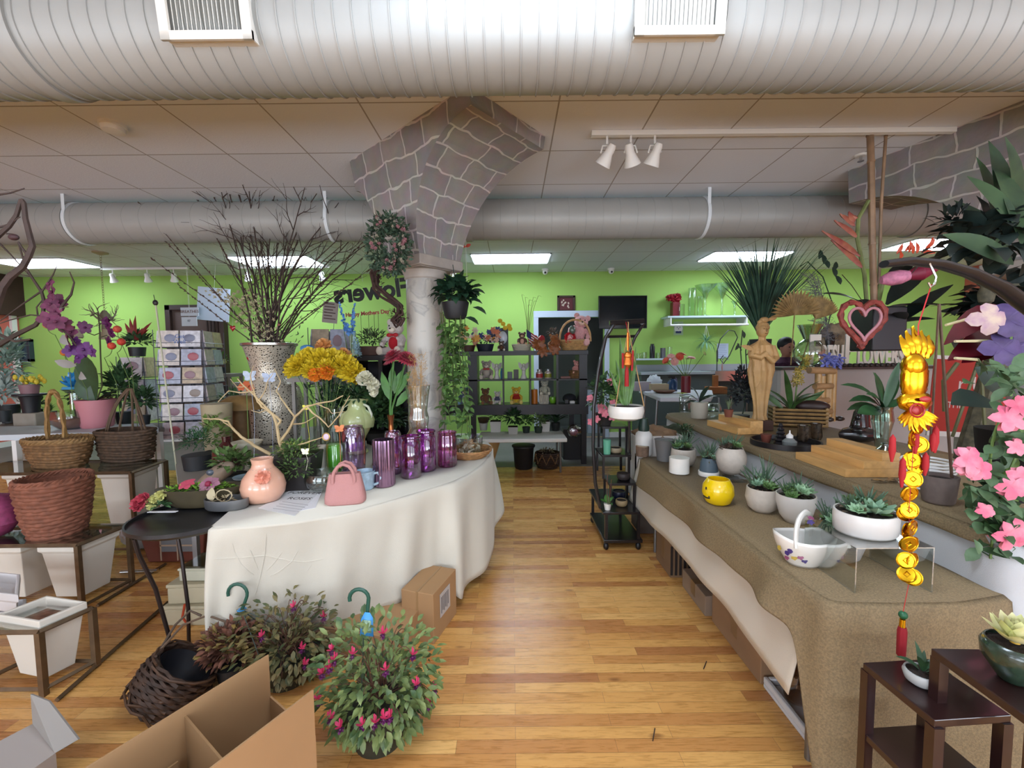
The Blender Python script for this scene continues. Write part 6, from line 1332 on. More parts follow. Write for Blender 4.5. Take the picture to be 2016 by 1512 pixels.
for x,z,r2 in((-16,14,15),(-8,22,13),(-20,8,10)):ruffle(m,(x*k,-8*k,z*k),r2*k,30,up=(-.4,-1,.4))
obj('red_rose',m,mat('#a83848',.6,var=.2,scale=50),t);m=MB(auto=True)
for x,z,r2 in((6,16,12),(14,22,11),(22,28,10),(2,8,8)):ruffle(m,(x*k,-4*k,z*k),r2*k,26,up=(0,-1,.6))
obj('lime_rose',m,mat('#b3b16c',.6,var=.2,scale=50),t);m=MB();bush(m,(14*k,0,8*k),(20*k,12*k,8*k),40,.04,.02);obj('leaves',m,Mg1,t)
t,k=thing_at('tin_dish','oval galvanised tin dish of shells and raffia on the side table','dish',447,1000,STZ+.008);m=MB();m.lathe([(38*k,0),(41*k,3*k),(42*k,20*k),(40*k,20*k),(39*k,4*k),(2*k,4*k)],n=36,sy=.55);obj('tin_body',m,mat('#8a8c8e',.35,.8),t);m=MB()
m.leaf((-24*k,-6*k,16*k),(-.1,0,1),(0,-1,0),26*k,18*k,th=3*k);bush(m,(-4*k,0,18*k),(22*k,10*k,5*k),16,.03,.012,th=.003);m.tube([(16*k*math.cos(a)-2*k,-4*k,26*k+12*k*math.sin(a))for a in[i*.5 for i in range(12)]],1.2*k,5,closed=True);obj('shells_and_raffia',m,mat('#b0a282',.6),t)
t,k=thing_at('white_card','white paper strip lying on the side table rim','paper',320,1008,STZ+.007);obj('strip',MB().bb((-28*k,-3*k,0),(28*k,4*k,.002)),M_PAPER,t)
def crate(label,px,py,z,w,d,h,c,rz=0,group='crates stacked by the cloth corner',name='foam_crate'):
 p,k=base(px,py,z);t=thing(name,label,'crate',p+Vector((0,d*k/2,0)),rz,group);obj('crate_body',MB().bb((-w*k/2,-d*k/2,0),(w*k/2,d*k/2,h*k*.82)),mat(c,.75,var=.06,scale=8),t,bevel=.006);obj('lid',MB().bb((-w*k/2-.004,-d*k/2-.004,h*k*.83),(w*k/2+.004,d*k/2+.004,h*k)),mat(c,.75,var=.06,scale=8),t,bevel=.004);return t,k,h*k*1.0
t,k,h=crate('cream crate at the bottom of the stack behind the curved leg',372,1232,0,96,70,40,'#b5ab8f');b0=t.location
t2=dup(t,b0+Vector((.01,.02,h+.002)),.05,'cream crate in the middle of the stack behind the curved leg');t3,k3,h3=crate('glossy film covered crate on top of the stack',372,1232,0,76,58,26,'#b9b7a2');t3 .location=b0+Vector((.03,.03,2*h+.004))
obj('film',MB().bb((-.1,-.08,h3+.001),(.11,.09,h3+.012)),glass('#e8f0e4',.5,.08),t3)
m=MB().tube([(-.0,-.10,0),(-.03,-.11,.07),(-.02,-.1,.14)],.006,6);solo('orange_strap','curved orange strap in front of the lowest crate','strap',m,mat('#b3401c',.5),loc=b0+Vector((.02,-.02,.0)))
t,k=thing_at('terracotta_trough','terracotta coloured plastic trough under the side table','planter',372,1128,0);push(t,.25);m=MB();m.add([(-62*k,-26*k,0),(52*k,-26*k,0),(52*k,26*k,0),(-62*k,26*k,0),(-74*k,-34*k,76*k),(64*k,-34*k,76*k),(64*k,34*k,76*k),(-74*k,34*k,76*k)],[(3,2,1,0),(4,5,6,7),(0,1,5,4),(1,2,6,5),(2,3,7,6),(3,0,4,7)]);obj('trough_body',m,mat('#713c30',.6),t,bevel=.01);obj('window_insert',MB().bb((-24*k,-37*k,28*k),(44*k,-35*k,72*k)),mat('#77787c',.5),t);m=MB()
for x in(-24,10,44):m.bb((x*k-.004,-38.5*k,10*k),(x*k+.004,-37*k,80*k))
m.bb((-26*k,-38.5*k,40*k),(46*k,-37*k,43*k));obj('muntins',m,mat('#b39a85',.6),t)
t,k=thing_at('film_bundle','crumpled clear plastic film bundle on the floor under the side table','bundle',290,1125,0);push(t,.4);obj('film',MB().sphere((0,0,34*k),(48*k,34*k,34*k),28,16,mod=lambda p:1+.16*math.sin(p.x*40+p.z*30)*math.cos(p.y*35)),mat('#a9adb0',.15,coat=1,alpha=.8),t)
t,k=thing_at('metal_tube','pale metal tube lying on the floor behind the bronze rail','tube',272,1126,.02);obj('pipe',MB().tube([(-34*k,0,.0),(34*k,.02,0)],.012,10),M_CHROME,t)
m=MB();p=onz(20,985,z2-.0)
solo('pink_bundle','magenta pink mesh bundle at the left edge behind the reddish basket','bundle',MB().sphere((0,0,.14),(.12,.1,.14),18,10,mod=lambda p:1+.1*math.sin(p.x*50)*math.cos(p.z*60)),mat('#8c3a62',.7,var=.2,scale=40),loc=onz(-8,1058,z2))
t=thing('flower_letters','black cut out FLOWERS letters seen from behind left of the column','sign',at(750,572,4.6));tm=textmesh('Flowers',.27,mat('#141416',.6),.01,bold=.008)
for v in tm.vertices:v.co.x=-v.co.x
tm.flip_normals();tm.transform(Matrix.Translation((-.09,0,0)));obj('letters',tm,None,t,rot=(math.radians(90),-.1,0));m=MB()
for x in(-.2,.3):m.tube([(x,0,.1),(x,0,H-t.location.z)],.002,4)
obj('hanging_wires',m,mat('#c9cfc9',.5),t)
t=thing('vine_garland','brown dried vine garland curling beside the marble column','garland',at(760,500,3.15));L0=t.location.copy();lp=lambda x,y,d=0:at(x,y,3.15+d)-L0;m=MB()
for s_ in range(7):
 o=Vector((U(-.02,.02),U(-.02,.02),U(-.02,.02)));pts=[lp(x,y)+o+rdir()*.012 for x,y in((745,520),(738,540),(742,565),(756,578),(772,590),(786,600),(789,618),(776,632),(786,642),(792,630))];m.tube(pts,.010,5)
bush(m,lp(782,622),(.07,.03,.06),90,.03,.012);bush(m,lp(745,560),(.03,.03,.08),40,.03,.012);obj('vines',m,mat('#3a2620',.85,var=.35,scale=30),t)
t=thing('rose_wreath','full pink rose and green leaf wreath hung on the stone arch','wreath',lp(766,482,-.25)+L0);k=mpp(t.location);c=Vector((0,0,0));m,f1,f2=MB(),MB(auto=True),MB()
def tor(a,q):return Vector((34*k*math.cos(a)*.75+q.x*17*k,q.y*16*k,44*k*math.sin(a)+q.z*17*k))
for i in range(900):
 a=U(0,6.283);q=rdir();p=tor(a,q*U(.5,1.1));m.leaf(p,q+rdir()*.5,rdir(),11*k,6*k,seg=2)
for i in range(24):a=U(0,6.283);q=Vector((U(-.8,.8),-1,U(-.8,.8))).normalized();ruffle(f1,tor(a,q*1.05),U(3,5)*k,12,up=q)
for i in range(30):a=U(0,6.283);q=Vector((U(-.8,.8),-1,U(-.8,.8))).normalized();ruffle(f2,tor(a,q*1.05),U(2,4)*k,8,up=q)
obj('green_leaves',m,mat('#3a4f3c',.7,var=.4,scale=25),t);obj('pink_rose',f1,mat('#96686c',.7,var=.2,scale=40),t);obj('small_buds',f2,mat('#8f8a78',.7),t)
obj('hanging_loop',MB().tube([(0,.05,50*k),(.02,.2,60*k)],.003,4),M_TWIG,t)
t=thing('hanging_pothos','hanging pothos in a dark pot right of the marble column','hanging plant',at(897,628,3.05));L0=t.location.copy();k=mpp(L0);pot(t,[(18*k,0),(22*k,6*k),(27*k,32*k)],mat('#191c20',.5));m=MB()
for a in(0,2.1,4.2):m.tube([(25*k*math.cos(a),25*k*math.sin(a),32*k),(0,0,78*k),(-.02,.05,108*k)],.003,4)
obj('hanger_cords',m,mat('#3c4a44',.6),t);m=MB();bush(m,(2*k,0,48*k),(36*k,26*k,26*k),170,.09,.055,bend=.9);
for q in((940,572),(935,590),(945,605),(930,625),(925,575),(905,560)):p=at(*q,3.0)-L0;m.leaf(p-Vector((.05,0,0)),(1,-.1,U(-.3,.3)),(0,-.5,1),.11,.065,bend=.8)
obj('heart_leaves',m,mat('#1f3a28',.4,var=.35,scale=14),t);m,v=MB(),MB()
for i in range(17):
 x=U(-28,26)*k;y=U(-20,14)*k;pts=[];z=U(0,20)*k;L_=U(120,250)*k;n=16
 ax=U(-6,8)*k
 for j in range(n+1):
  tt_=j/n;pts.append(Vector((x+ax*tt_+math.sin(tt_*6+i)*4*k,y+math.cos(tt_*5+i)*4*k,z-L_*tt_)))
 v.tube(pts,.0025,4)
 for j in range(2,n+1):
  for _ in range(2):
   if rnd.random()<.62:m.leaf(pts[j],Vector((U(-1,1),U(-1,.2),U(-.6,.3))),(0,-.4,1),U(.04,.075),U(.026,.045),bend=.8,seg=3)
obj('trailing_vines',v,mat('#4d5a30',.6),t);obj('vine_leaves',m,mat('#47662f',.5,var=.4,scale=12),t)
BS=4.3;t=thing('dark_shelf','black shelf unit behind the crimson blooms left of the column','shelf',at(757,700,BS));zz=t.location.z;t.location.z=0;k=mpp(at(757,700,BS));hw=50*k
obj('top_board',MB().bb((-hw,-.15,zz-.05),(hw,.15,zz)),mat('#15151a',.5),t);obj('lower_board',MB().bb((-hw,-.15,zz-.42),(hw,.15,zz-.38)),mat('#15151a',.5),t);obj('base_board',MB().bb((-hw,-.15,.05),(hw,.15,.09)),mat('#15151a',.5),t)
for x in(-hw,-.02,hw-.04):obj('side_panel',MB().bb((x,-.15,0),(x+.04,.15,zz-.05)),mat('#15151a',.5),t)
obj('back_panel',MB().bb((-hw,.13,.1),(hw,.145,zz-.06)),mat('#26262c',.6),t)
P=lambda px:Vector((at(px,700,BS).x,BS,zz+.002))
bear('teddy_bear','white teddy bear with a red bow peeking out left of the column',P(781),78*k,'#cfc6bf',bow='#b5202a',belly='#b5202a',rz=-.3)
t=thing('fern_box','brown wooden box of fern and picks with red script words','planter',P(733));obj('box',MB().bb((-24*k,-.08,0),(24*k,.08,18*k)),mat('#4b2e22',.6,var=.2,scale=10),t,bevel=.004);m=MB();bush(m,(0,0,30*k),(32*k,18*k,20*k),260,.05,.018);obj('fern',m,mat('#4a5c3a',.7,var=.4,scale=20),t)
tm=textmesh('Happy Mothers Day',.055,mat('#8f2418',.5),.002,bold=.002);obj('script_words',tm,None,t,loc=(-.03,-.02,82*k),rot=(math.radians(90),-.08,0));m=MB()
for x in(-20,-5,6,14):m.tube([(x*k,0,20*k),(x*k,0,80*k)],.002,4)
obj('pick_wires',m,M_TWIG,t)
t=thing('delphinium_vase','sky blue delphinium spikes behind the second card rack','flowers',at(690,742,4.2));L0=t.location.copy();k=mpp(L0);pot(t,[(12*k,0),(14*k,40*k)],mat('#5d8a5c',.3,alpha=.9),soil=False,name='vessel');m,m2=MB(),MB()
for a,b,c_ in(((684,655),(668,596),0),((690,655),(699,597),0),((700,690),(697,655),1),((706,700),(704,668),1)):
 A_,B_=at(*a,4.15)-L0,at(*b,4.15)-L0
 for i in range(34):s_=i/33;p=A_.lerp(B_,s_)+rdir()*.02*(1.2-s_);petals5((m if not c_ else m2),p,.022*(1.25-s_*.8),up=rdir(-.2),n=5)
obj('blue_florets',m,mat('#5a8fd0',.6,var=.25,scale=30),t);obj('pale_florets',m2,mat('#a3c3cc',.6,var=.2,scale=30),t);m=MB()
for q in((676,640),(694,640),(703,690)):m.tube([(0,0,10*k),at(*q,4.15)-L0],.004,4)
obj('stems',m,M_STEM,t)
table_under('small table carrying the sky blue delphiniums',690,742,4.2,.3,.3)
t=thing('blue_box','teal blue ribbon box left of the second card rack','box',at(612,742,4.0));k=mpp(t.location);obj('box_body',MB().bb((-10*k,-.04,0),(12*k,.04,58*k)),mat('#2f5f86',.5),t);obj('bow',MB().sphere((0,-.05,56*k),(14*k,6*k,7*k),10,6),mat('#4f8fc9',.4),t)
table_under('small table carrying the teal ribbon box',612,742,4.0,.3,.3)
p=at(917,498,3.6);t=thing('crystal_prism','small clear prism and red bird hanging on a string right of the arch','ornament',p);obj('string',MB().tube([(0,0,H-p.z-.002),(0,0,0),(.01,0,-.33)],.0015,4),M_WHITE,t);obj('paper_bird',MB().leaf((0,0,.05),(-1,0,.3),(0,-1,0),.05,.03,th=.008).leaf((0,0,.05),(1,-.2,.5),(0,-1,0),.05,.03,th=.008),mat('#b3402c',.6),t)
p=at(892,538,3.3);t=thing('glass_bell','tiny clear glass bell hanging beside the pothos cords','ornament',p);obj('bell',MB().lathe([(.008,.03),(.022,.01),(.024,-.03),(.014,-.05)],n=16,cap=False),glass('#ffffff',.5),t);obj('string',MB().tube([(0,0,.03),(0,0,.14)],.001,4),M_WHITE,t)
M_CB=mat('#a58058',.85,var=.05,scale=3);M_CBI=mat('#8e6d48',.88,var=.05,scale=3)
# ---- large open cardboard box
BZ=.42;pts=dict(lb=onz(273,1447,BZ),lf=onz(528,1289,BZ),rf=onz(616,1358,BZ));d_=(pts['lf']-pts['lb']).normalized()
A=pts['lf'];B_=pts['rf'];ub=Vector((-d_.x,-d_.y,0));Lb=1.0
c0=A.copy();c0 .z=0;t=thing('cardboard_box','large open brown cardboard box with a divider in the foreground','box',c0);A0=Vector((0,0,0));B0=Vector((B_.x-A.x,B_.y-A.y,0));th=.006
def wall(p,q,z0,z1,name='side_wall',m=M_CB,lean=0,label=None):
 p,q=Vector(p),Vector(q);n=Vector((-(q-p).y,(q-p).x,0)).normalized()*th/2;mb=MB();L_=n.normalized()*lean if lean else Vector((0,0,0))
 mb.add([p-n+Vector((0,0,z0)),q-n+Vector((0,0,z0)),q+n+Vector((0,0,z0)),p+n+Vector((0,0,z0)),p-n+L_+Vector((0,0,z1)),q-n+L_+Vector((0,0,z1)),q+n+L_+Vector((0,0,z1)),p+n+L_+Vector((0,0,z1))],[(0,3,2,1),(4,5,6,7),(0,1,5,4),(1,2,6,5),(2,3,7,6),(3,0,4,7)]);return obj(name,mb,m,t,smooth=False,label=label)
C0=A0+ub*Lb;D0=B0+ub*Lb*.86
wall(A0,C0,.01,BZ);wall(B0,D0,.01,BZ);wall(A0,B0,.01,BZ-.16);wall(C0,D0,.01,BZ)
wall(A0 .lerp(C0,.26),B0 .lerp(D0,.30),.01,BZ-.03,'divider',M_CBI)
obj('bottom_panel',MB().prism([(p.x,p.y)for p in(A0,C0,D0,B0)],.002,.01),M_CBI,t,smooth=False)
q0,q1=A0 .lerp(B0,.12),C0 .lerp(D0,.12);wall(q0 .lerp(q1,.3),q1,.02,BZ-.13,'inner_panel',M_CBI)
# ---- pale cardboard piece at the lower left corner
t=thing('cardboard_flap','pale grey cardboard tray with a raised end flap, lower left corner','box',onz(60,1440,.1)*1.0);L0=t.location.copy();L0 .z=0;t.location=L0
P_=[onz(-80,1500,.12)-L0,onz(66,1424,.12)-L0,onz(110,1482,.12)-L0,onz(0,1560,.12)-L0]
obj('tray_surface',MB().prism([(p.x,p.y)for p in P_][::-1],.0,.12),mat('#a89f98',.85),t,smooth=False)
m=MB();e0,e1=P_[1].copy(),P_[2].copy();ya_,yb_=(L0+e0).y,(L0+e1).y;q=at(62,1366,ya_)-L0,at(98,1380,ya_-.02)-L0,at(156,1455,yb_+.02)-L0;m.add([e0,e1,q[0],q[1],q[2]],[(0,1,4,3,2)]);obj('raised_flap',m,mat('#8f8a84',.85),t,solid=.006,smooth=False)
# ---- twig basket lying tilted
p=onz(312,1412,0);k=mpp(p);t=thing('twig_basket','dark twig basket tipped over beside the cardboard box','basket',p+Vector((0,.08,.085)),rot=(-.25,.62,.1));m=MB();wicker(m,[(44*k,-46*k),(62*k,-18*k),(66*k,14*k),(58*k,44*k)],15,st=4.2*k,amp=3*k,n=44);obj('woven_wall',m,M_WICKD,t)
m=MB()
for i in range(26):
 a=U(0,6.28);z=U(-36,42)*k;pts_=[((64+U(-2,5))*k*math.cos(a+j*.35),(64+U(-2,5))*k*math.sin(a+j*.35),z+j*U(-3,3)*k)for j in range(7)];m.tube(pts_,2.4*k,5)
obj('loose_twigs',m,mat('#4a3220',.6,var=.3,scale=25),t);obj('dark_liner',MB().lathe([(52*k,36*k),(50*k,38*k),(30*k,-10*k),(1*k,-14*k)],n=24,cap=False),mat('#14151c',.6),t)
obj('handle',MB().tube([(-60*k,0,40*k),(-58*k,20*k,86*k),(-30*k,30*k,118*k),(8*k,30*k,124*k),(44*k,20*k,96*k),(58*k,0,50*k)],2.6*k,6),mat('#5a4634',.6),t)
obj('handle',MB().tube([(-62*k,6*k,36*k),(-72*k,30*k,74*k),(-66*k,34*k,108*k),(-40*k,30*k,112*k)],2.4*k,6),mat('#4a3a2c',.6),t)
# ---- cartons under the cloth
def carton(label,px,py,w,d,h,rz,lab=None,z=0,group='cartons under the curved table'):
 p=onz(px,py,z);t=thing('carton',label,'box',p,rz,group);b=MB();b.bb((0,0,0),(w,d,h));obj('carton_body',b,M_CB,t,bevel=.003,smooth=False);b=MB();b.bb((w*.47,-.001,h*.0+.0),(w*.53,d*1.0,h+.0015));obj('tape_strip',b,mat('#9c7a52',.4),t,smooth=False)
 m=MB();m.bb((-.001,-.001,h-.004),(w+.001,d+.001,h+.001));return t
t=carton('tall carton with a white shipping label at the cloth hem',866,1284,(.19),.28,.27,.55);o=Vector((0,0,0));t.location=onz(838,1286,0)+Vector((-.15,.12,0));t.rotation_euler=(0,0,-.30)
m=MB();m.bb((.192,.07,.1),(.194,.19,.23));lb=obj('shipping_label',m,mat('#b9b2ae',.7),t,smooth=False);m=MB()
for i in range(6):m.bb((.1945,.08+.016*i,.12+.01*(i%2)),(.1952,.088+.016*i,.21))
obj('label_print',m,mat('#6e6a6a',.8),lb,smooth=False)
t=carton('flat carton lying behind the right fuchsia',795,1290,.5,.36,.17,0);t.location=onz(795,1306,0)+Vector((-.50,.05,0));t.rotation_euler=(0,0,-.22)
# ---- fuchsias
def fuchsia(label,px,py,w,h,hookpx,leafm,nl,nf,seed,tagc=None,potc='#2a2c22',brown=0):
 p=onz(px,py,0);k=mpp(p);t=thing('fuchsia_basket',label,'hanging plant',p+Vector((0,.12,0)),0,'fuchsia hanging baskets on the floor');Yp=p.y+.12;L0=t.location.copy()
 pot(t,[(w*.22*k,0),(w*.26*k,h*.1*k),(w*.31*k,h*.35*k)],mat(potc,.6));m=MB();st=MB()
 for i in range(nl):
  d=rdir(-.75);q=Vector((d.x*w*.5*k,d.y*w*.34*k,h*.5*k+d.z*h*.47*k))*U(.45,1.15);q.z=max(q.z,.02);m.leaf(q,(d+rdir()*.6+Vector((0,0,-.2))),(d.x*.3,-.3,1),U(.025,.055),U(.012,.025),bend=.5,seg=3)
 for i in range(46):
  d=rdir(-.5);q=Vector((d.x*w*.52*k,d.y*w*.36*k,h*.5*k+d.z*h*.48*k));q.z=max(q.z,.02);st.tube(bez((U(-.03,.03),U(-.03,.03),h*.34*k),(q.x*.6,q.y*.6,max(q.z,h*.4*k)+.06),q,7),.0016,4)
 obj('leaves',m,leafm,t);obj('trailing_stems',st,mat('#5b3a2c',.7),t)
 fl,fu=MB(auto=True),MB(auto=True)
 for i in range(nf):
  d=rdir(-.5);d.y=-abs(d.y);q=Vector((d.x*w*.52*k,d.y*w*.40*k,h*.5*k+d.z*h*.46*k));q.z=max(q.z,.05)
  petals5(fl,q,.024,up=(U(-.4,.4),U(-.4,.1),1),n=4,W=.5,bend=-.8,cupd=.4);fl.tube([q,q+Vector((0,0,.03))],.003,5);ruffle(fu,q-Vector((0,0,.012)),.013,12,up=(0,0,-1));fu.tube([q-Vector((0,0,.01)),q-Vector((0,0,.035))],.001,3)
 obj('flower_sepals',fl,mat('#c4355f',.5),t);obj('flower_petals',fu,mat('#5a1450',.5),t)
 (tx,ty),(bx,by),flip=hookpx;top,bot=at(tx,ty,Yp)-L0,at(bx,by,Yp)-L0;hr=20*k;s_=-1 if flip else 1;cx=bot.x+s_*0
 hk=[bot,bot+Vector((s_*.25*hr,0,.5*hr))]+[Vector((bot.x+s_*(-.35*hr)+s_*hr*math.cos(a),0,top.z-hr+hr*math.sin(a)))for a in[-.3+i*.37 for i in range(11)]]
 obj('plastic_hook',MB().tube(hk,[.006]*len(hk),8,flat=1.3),mat('#1d4a3c',.4),t);m=MB()
 for a in(.3,2.4,4.5):m.tube([bot,Vector((w*.3*k*math.cos(a),w*.3*k*math.sin(a),h*.36*k))],.0022,4)
 obj('hanger_wires',m,mat('#2a3a30',.6),t)
 if tagc:
  m=MB();c=at(722,1230,Yp-.01)-L0;m.T=Matrix.Translation(c)@Matrix.Rotation(.12,4,'Y');m.add([(-.022,0,-.045),(.03,0,-.045),(.022,0,.03),(.008,0,.05),(-.012,0,.05),(-.024,0,.02)],[tuple(range(6))]);tg=obj('plant_tag',m,mat('#3f8fce',.4),t,solid=.001);m2=MB(m.T);m2 .add([(-.016,-.003,-.03),(.022,-.003,-.03),(.016,-.003,.02),(-.014,-.003,.02)],[(0,1,2,3)]);obj('tag_picture',m2,mat('#7f9a80',.5,var=.5,scale=150),tg,solid=.001)
 else:obj('blue_collar',MB().lathe([(.006,-.004),(.02,0),(.006,.004)],bot,12),mat('#3f8fce',.4),t)
 return t
F1=mat('#38532c',.5,scale=16,col2='#7d8a4e');F2=mat('#5a4a34',.6,var=.45,scale=18);F3=mat('#3b4a2b',.6,scale=14,col2='#76663c')
fuchsia('lush green fuchsia basket with blue tagged hook by the aisle',728,1508,232,250,((716,1160),(716,1250),False),F1,1300,18,1,tagc=1)
fuchsia('sparser fuchsia basket with a plain hook behind the carton',540,1372,200,160,((470,1150),(476,1200),False),F3,900,6,2)
p=onz(430,1375,0);k=mpp(p);t=thing('wilted_plant','wilted brown leaved plant between the twig basket and the hook','plant',p+Vector((0,.1,0)));pot(t,[(24*k,0),(30*k,40*k)],mat('#1c1e22',.6));m,m2=MB(),MB();bush(m,(0,0,70*k),(62*k,40*k,52*k),420,.042,.022);bush(m2,(0,0,74*k),(62*k,40*k,54*k),120,.04,.02);st=MB()
for i in range(24):d=rdir(.0);st.tube(bez((0,0,36*k),(d.x*30*k,d.y*20*k,90*k),(d.x*62*k,d.y*40*k,70*k+d.z*50*k),6),.0018,4)
obj('brown_leaves',m,mat('#6b4434',.7,var=.45,scale=20),t);obj('yellowing_leaves',m2,mat('#8f7a45',.7,var=.3,scale=20),t);obj('stems',st,mat('#5b3a2c',.7),t)
Z1=LZ+.006;Z2=UZ+.004
def succ(t,r,z,n=5,cols=(0,1,0),spiky=True,h=.05):
 ms=[M_SUCC,M_SUCC2,mat('#4c3f34',.5,var=.4,scale=30),mat('#8fb08a',.5,var=.15,scale=30)]
 for i in range(n):
  a=i*2.4+U(0,.6);q=r*.62*math.sqrt((i+.4)/n);m=MB();rosette(m,(q*math.cos(a),q*math.sin(a),z+U(0,h*.4)),r*U(.38,.55),20,up=(math.cos(a)*.3,math.sin(a)*.3-.15,1));obj('succulent_rosette',m,ms[cols[i%len(cols)]],t)
 if spiky:
  m=MB();spray(m,(r*.3,r*.2,z),16,h*1.5,.010,(.1,.8),.3,th=.004);spray(m,(-r*.4,r*.25,z),12,h*1.2,.010,(.1,.8),.3,th=.004);obj('spiky_succulent',m,mat('#47604a',.5,var=.2,scale=30),t)
 m=MB();bush(m,(0,0,z),(r*.75,r*.75,h*.45),60,.025,.010,th=.003);obj('filler_succulents',m,mat('#40523a',.6,scale=30,col2='#6b4f3e'),t)
GS='potted succulents on the burlap'
def spot(label,px,py,prof,m,n,cols,sr,h,z=Z1,spiky=True,name='succulent_pot'):
 t,k=thing_at(name,label,'potted plant',px,py,z,GS,sq=True);push(t,prof[0][0]*k*.6);pot(t,[(a*k,b*k)for a,b in prof],m)
 succ(t,sr*k,prof[-1][1]*k*.95,n,cols,spiky,h*k);return t,k
PB=mat('#bdb3a6',.55,var=.05,scale=40)
spot('beige bowl of dark green succulents behind the white cup',1345,918,[(14,0),(22,5),(26,18),(24,34)],PB,5,(1,0),26,26)
t,k=thing_at('cup','plain white ceramic cup on the burlap in front of the beige bowl','cup',1337,934,Z1);push(t,.03);pot(t,[(16*k,0),(19*k,2*k),(19*k,32*k)],M_CERAM,soil=False,name='cup_body')
t,k=spot('blue grey pot with a white foot holding pale succulents',1395,940,[(20,0),(21,3),(21,9),(19,10),(17,28),(13,36)],mat('#4a5a64',.5),4,(0,3),22,26)
obj('white_foot',MB().lathe([(21*k,1*k),(21.6*k,2*k),(21.6*k,9*k),(21*k,10*k)],n=28),M_CERAM,t)
t,k=spot('beige globe pot of succulents raised on a clear block',1438,944,[(15,0),(26,8),(32,26),(31,38),(24,52)],PB,5,(0,2,1),28,22);t.location.z+=10*k
tt,k=thing_at('acrylic_riser','small clear acrylic block under the beige globe pot','riser',1440,950,Z1);push(tt,.05);obj('block',MB().bb((-22*k,-18*k,0),(22*k,18*k,7*k)),glass('#eef4f2',.4),tt)
t,k=thing_at('smiley_pot','bright yellow round pot with a winking black smile','pot',1413,996,Z1,rz=-.35);push(t,.04);YM=mat('#e8c400',.22,coat=.6);pot(t,[(17*k,0),(24*k,5*k),(30*k,22*k),(28*k,38*k),(22*k,48*k),(21*k,50*k)],YM,soil=False,name='pot_body',n=36)
def onb(a,z,d=0):r_=31*k+d if abs(z-22*k)<6*k else 29.2*k+d;return Vector((r_*math.sin(a)*1.0,-r_*math.cos(a),z))
m=MB();m.tube([onb(-.95,36*k,-.8*k),onb(-.92,31*k,.2*k)],1.6*k,6);m.tube([onb(-1.25+.12*i,(16-5*math.sin(i/5*3.14*.5)+i*.9)*k,-.6*k if i<5 else-.2*k)for i in range(6)],1.3*k,6);m.tube([onb(-.68,20*k,-.3*k),onb(-.62,17*k,-.5*k)],1.2*k,6);obj('smile_marks',m,M_BLACK,t)
spot('beige round pot of tall rosette succulents left of the white bowls',1500,1010,[(18,0),(30,9),(36,28),(33,48)],PB,6,(3,0,1),34,46)
spot('white bowl of mixed green succulents behind the pansy basket',1565,1032,[(22,0),(34,14),(42,40),(42,56)],mat('#cfcac2',.35,coat=.3),6,(0,1,3),42,30)
spot('large pale grey round pot of succulents behind the pansy basket',1652,1108,[(26,0),(42,10),(52,36),(50,62),(44,74)],mat('#a39d98',.5),7,(1,3,0),54,40)
tx=onz(1682,1168,Z1);k=mpp(tx);RH=.155;t=thing('acrylic_riser','clear acrylic table riser carrying the wide white planter','riser',(tx.x,tx.y,Z1));GA=glass('#f2f8f6',.45);obj('riser_top',MB().bb((0,0,RH-.004),(.26,.24,RH)),GA,t);obj('riser_side',MB().bb((0,0,0),(.004,.24,RH-.004)),GA,t);obj('riser_side',MB().bb((.256,0,0),(.26,.24,RH-.004)),GA,t)
t=thing('succulent_pot','wide white oval planter of broad leaved succulents on the acrylic riser','potted plant',(tx.x+.13,tx.y+.12,Z1+RH+.001),.1,GS);pot(t,[(.09,0),(.1,.01),(.102,.06),(.1,.08)],mat('#d6d3ce',.3,coat=.4),sy=.85)
succ(t,.09,.075,6,(1,3,1),True,.06);m=MB();rosette(m,(0,-.03,.085),.07,12,layers=2);obj('large_rosette',m,M_SUCC,t)
t,k=thing_at('china_basket','white china basket bowl with a handle and painted pansies','bowl',1580,1122,Z1,rz=-.12);push(t,.05);t.scale=(1.13,)*3
def bk_(u,v):
 a=u*2*math.pi;h=v;r_=(.5+.5*math.sin(min(h,1)*math.pi/2));ex=48*k*r_*(1+.06*max(0,math.cos(a))**6*h);ey=36*k*r_;return(ex*math.cos(a),ey*math.sin(a),(50+8*abs(math.cos(a))**3)*k*h)
m=MB();m.grid(bk_,40,9);m.lathe([(.001,0),(24*k,0)],n=24,sy=.75,cap=False);CW=mat('#dedad2',.18,coat=.8);obj('bowl_body',m,CW,t,solid=.005)
m=MB(Matrix.Rotation(-.75,4,'Z'));m.tube([(3*k*math.sin(a*2),38*k*math.cos(a)*1.02,40*k+52*k*math.sin(a))for a in[math.pi*i/16 for i in range(17)]],[6*k]*17,8,flat=.6);obj('arched_handle',m,CW,t)
m,m2,m3=MB(auto=True),MB(auto=True),MB(auto=True)
for q,(a,z,mm)in enumerate(((-2.55,26,m),(-2.3,20,m2),(-2.7,15,m3),(-2.05,24,m3),(-2.4,32,m),(-1.9,18,m),(-2.9,30,m2))):r_=(.5+.5*math.sin(z/50*math.pi/2))*1.05;p=Vector((48*k*r_*math.cos(a),36*k*r_*math.sin(a),z*k));petals5(mm,p,5*k,up=(math.cos(a),math.sin(a),.1),n=5,W=.9)
petals5(m,(-2*k,-22*k,84*k),6*k,up=(-.3,-.6,1));petals5(m3,(4*k,-12*k,88*k),6*k,up=(0,-.3,1));obj('painted_pansy',m,mat('#3a2a66',.4),t);obj('painted_pansy',m2,mat('#b39a3c',.4),t);obj('painted_pansy',m3,mat('#8a4a6a',.4),t)
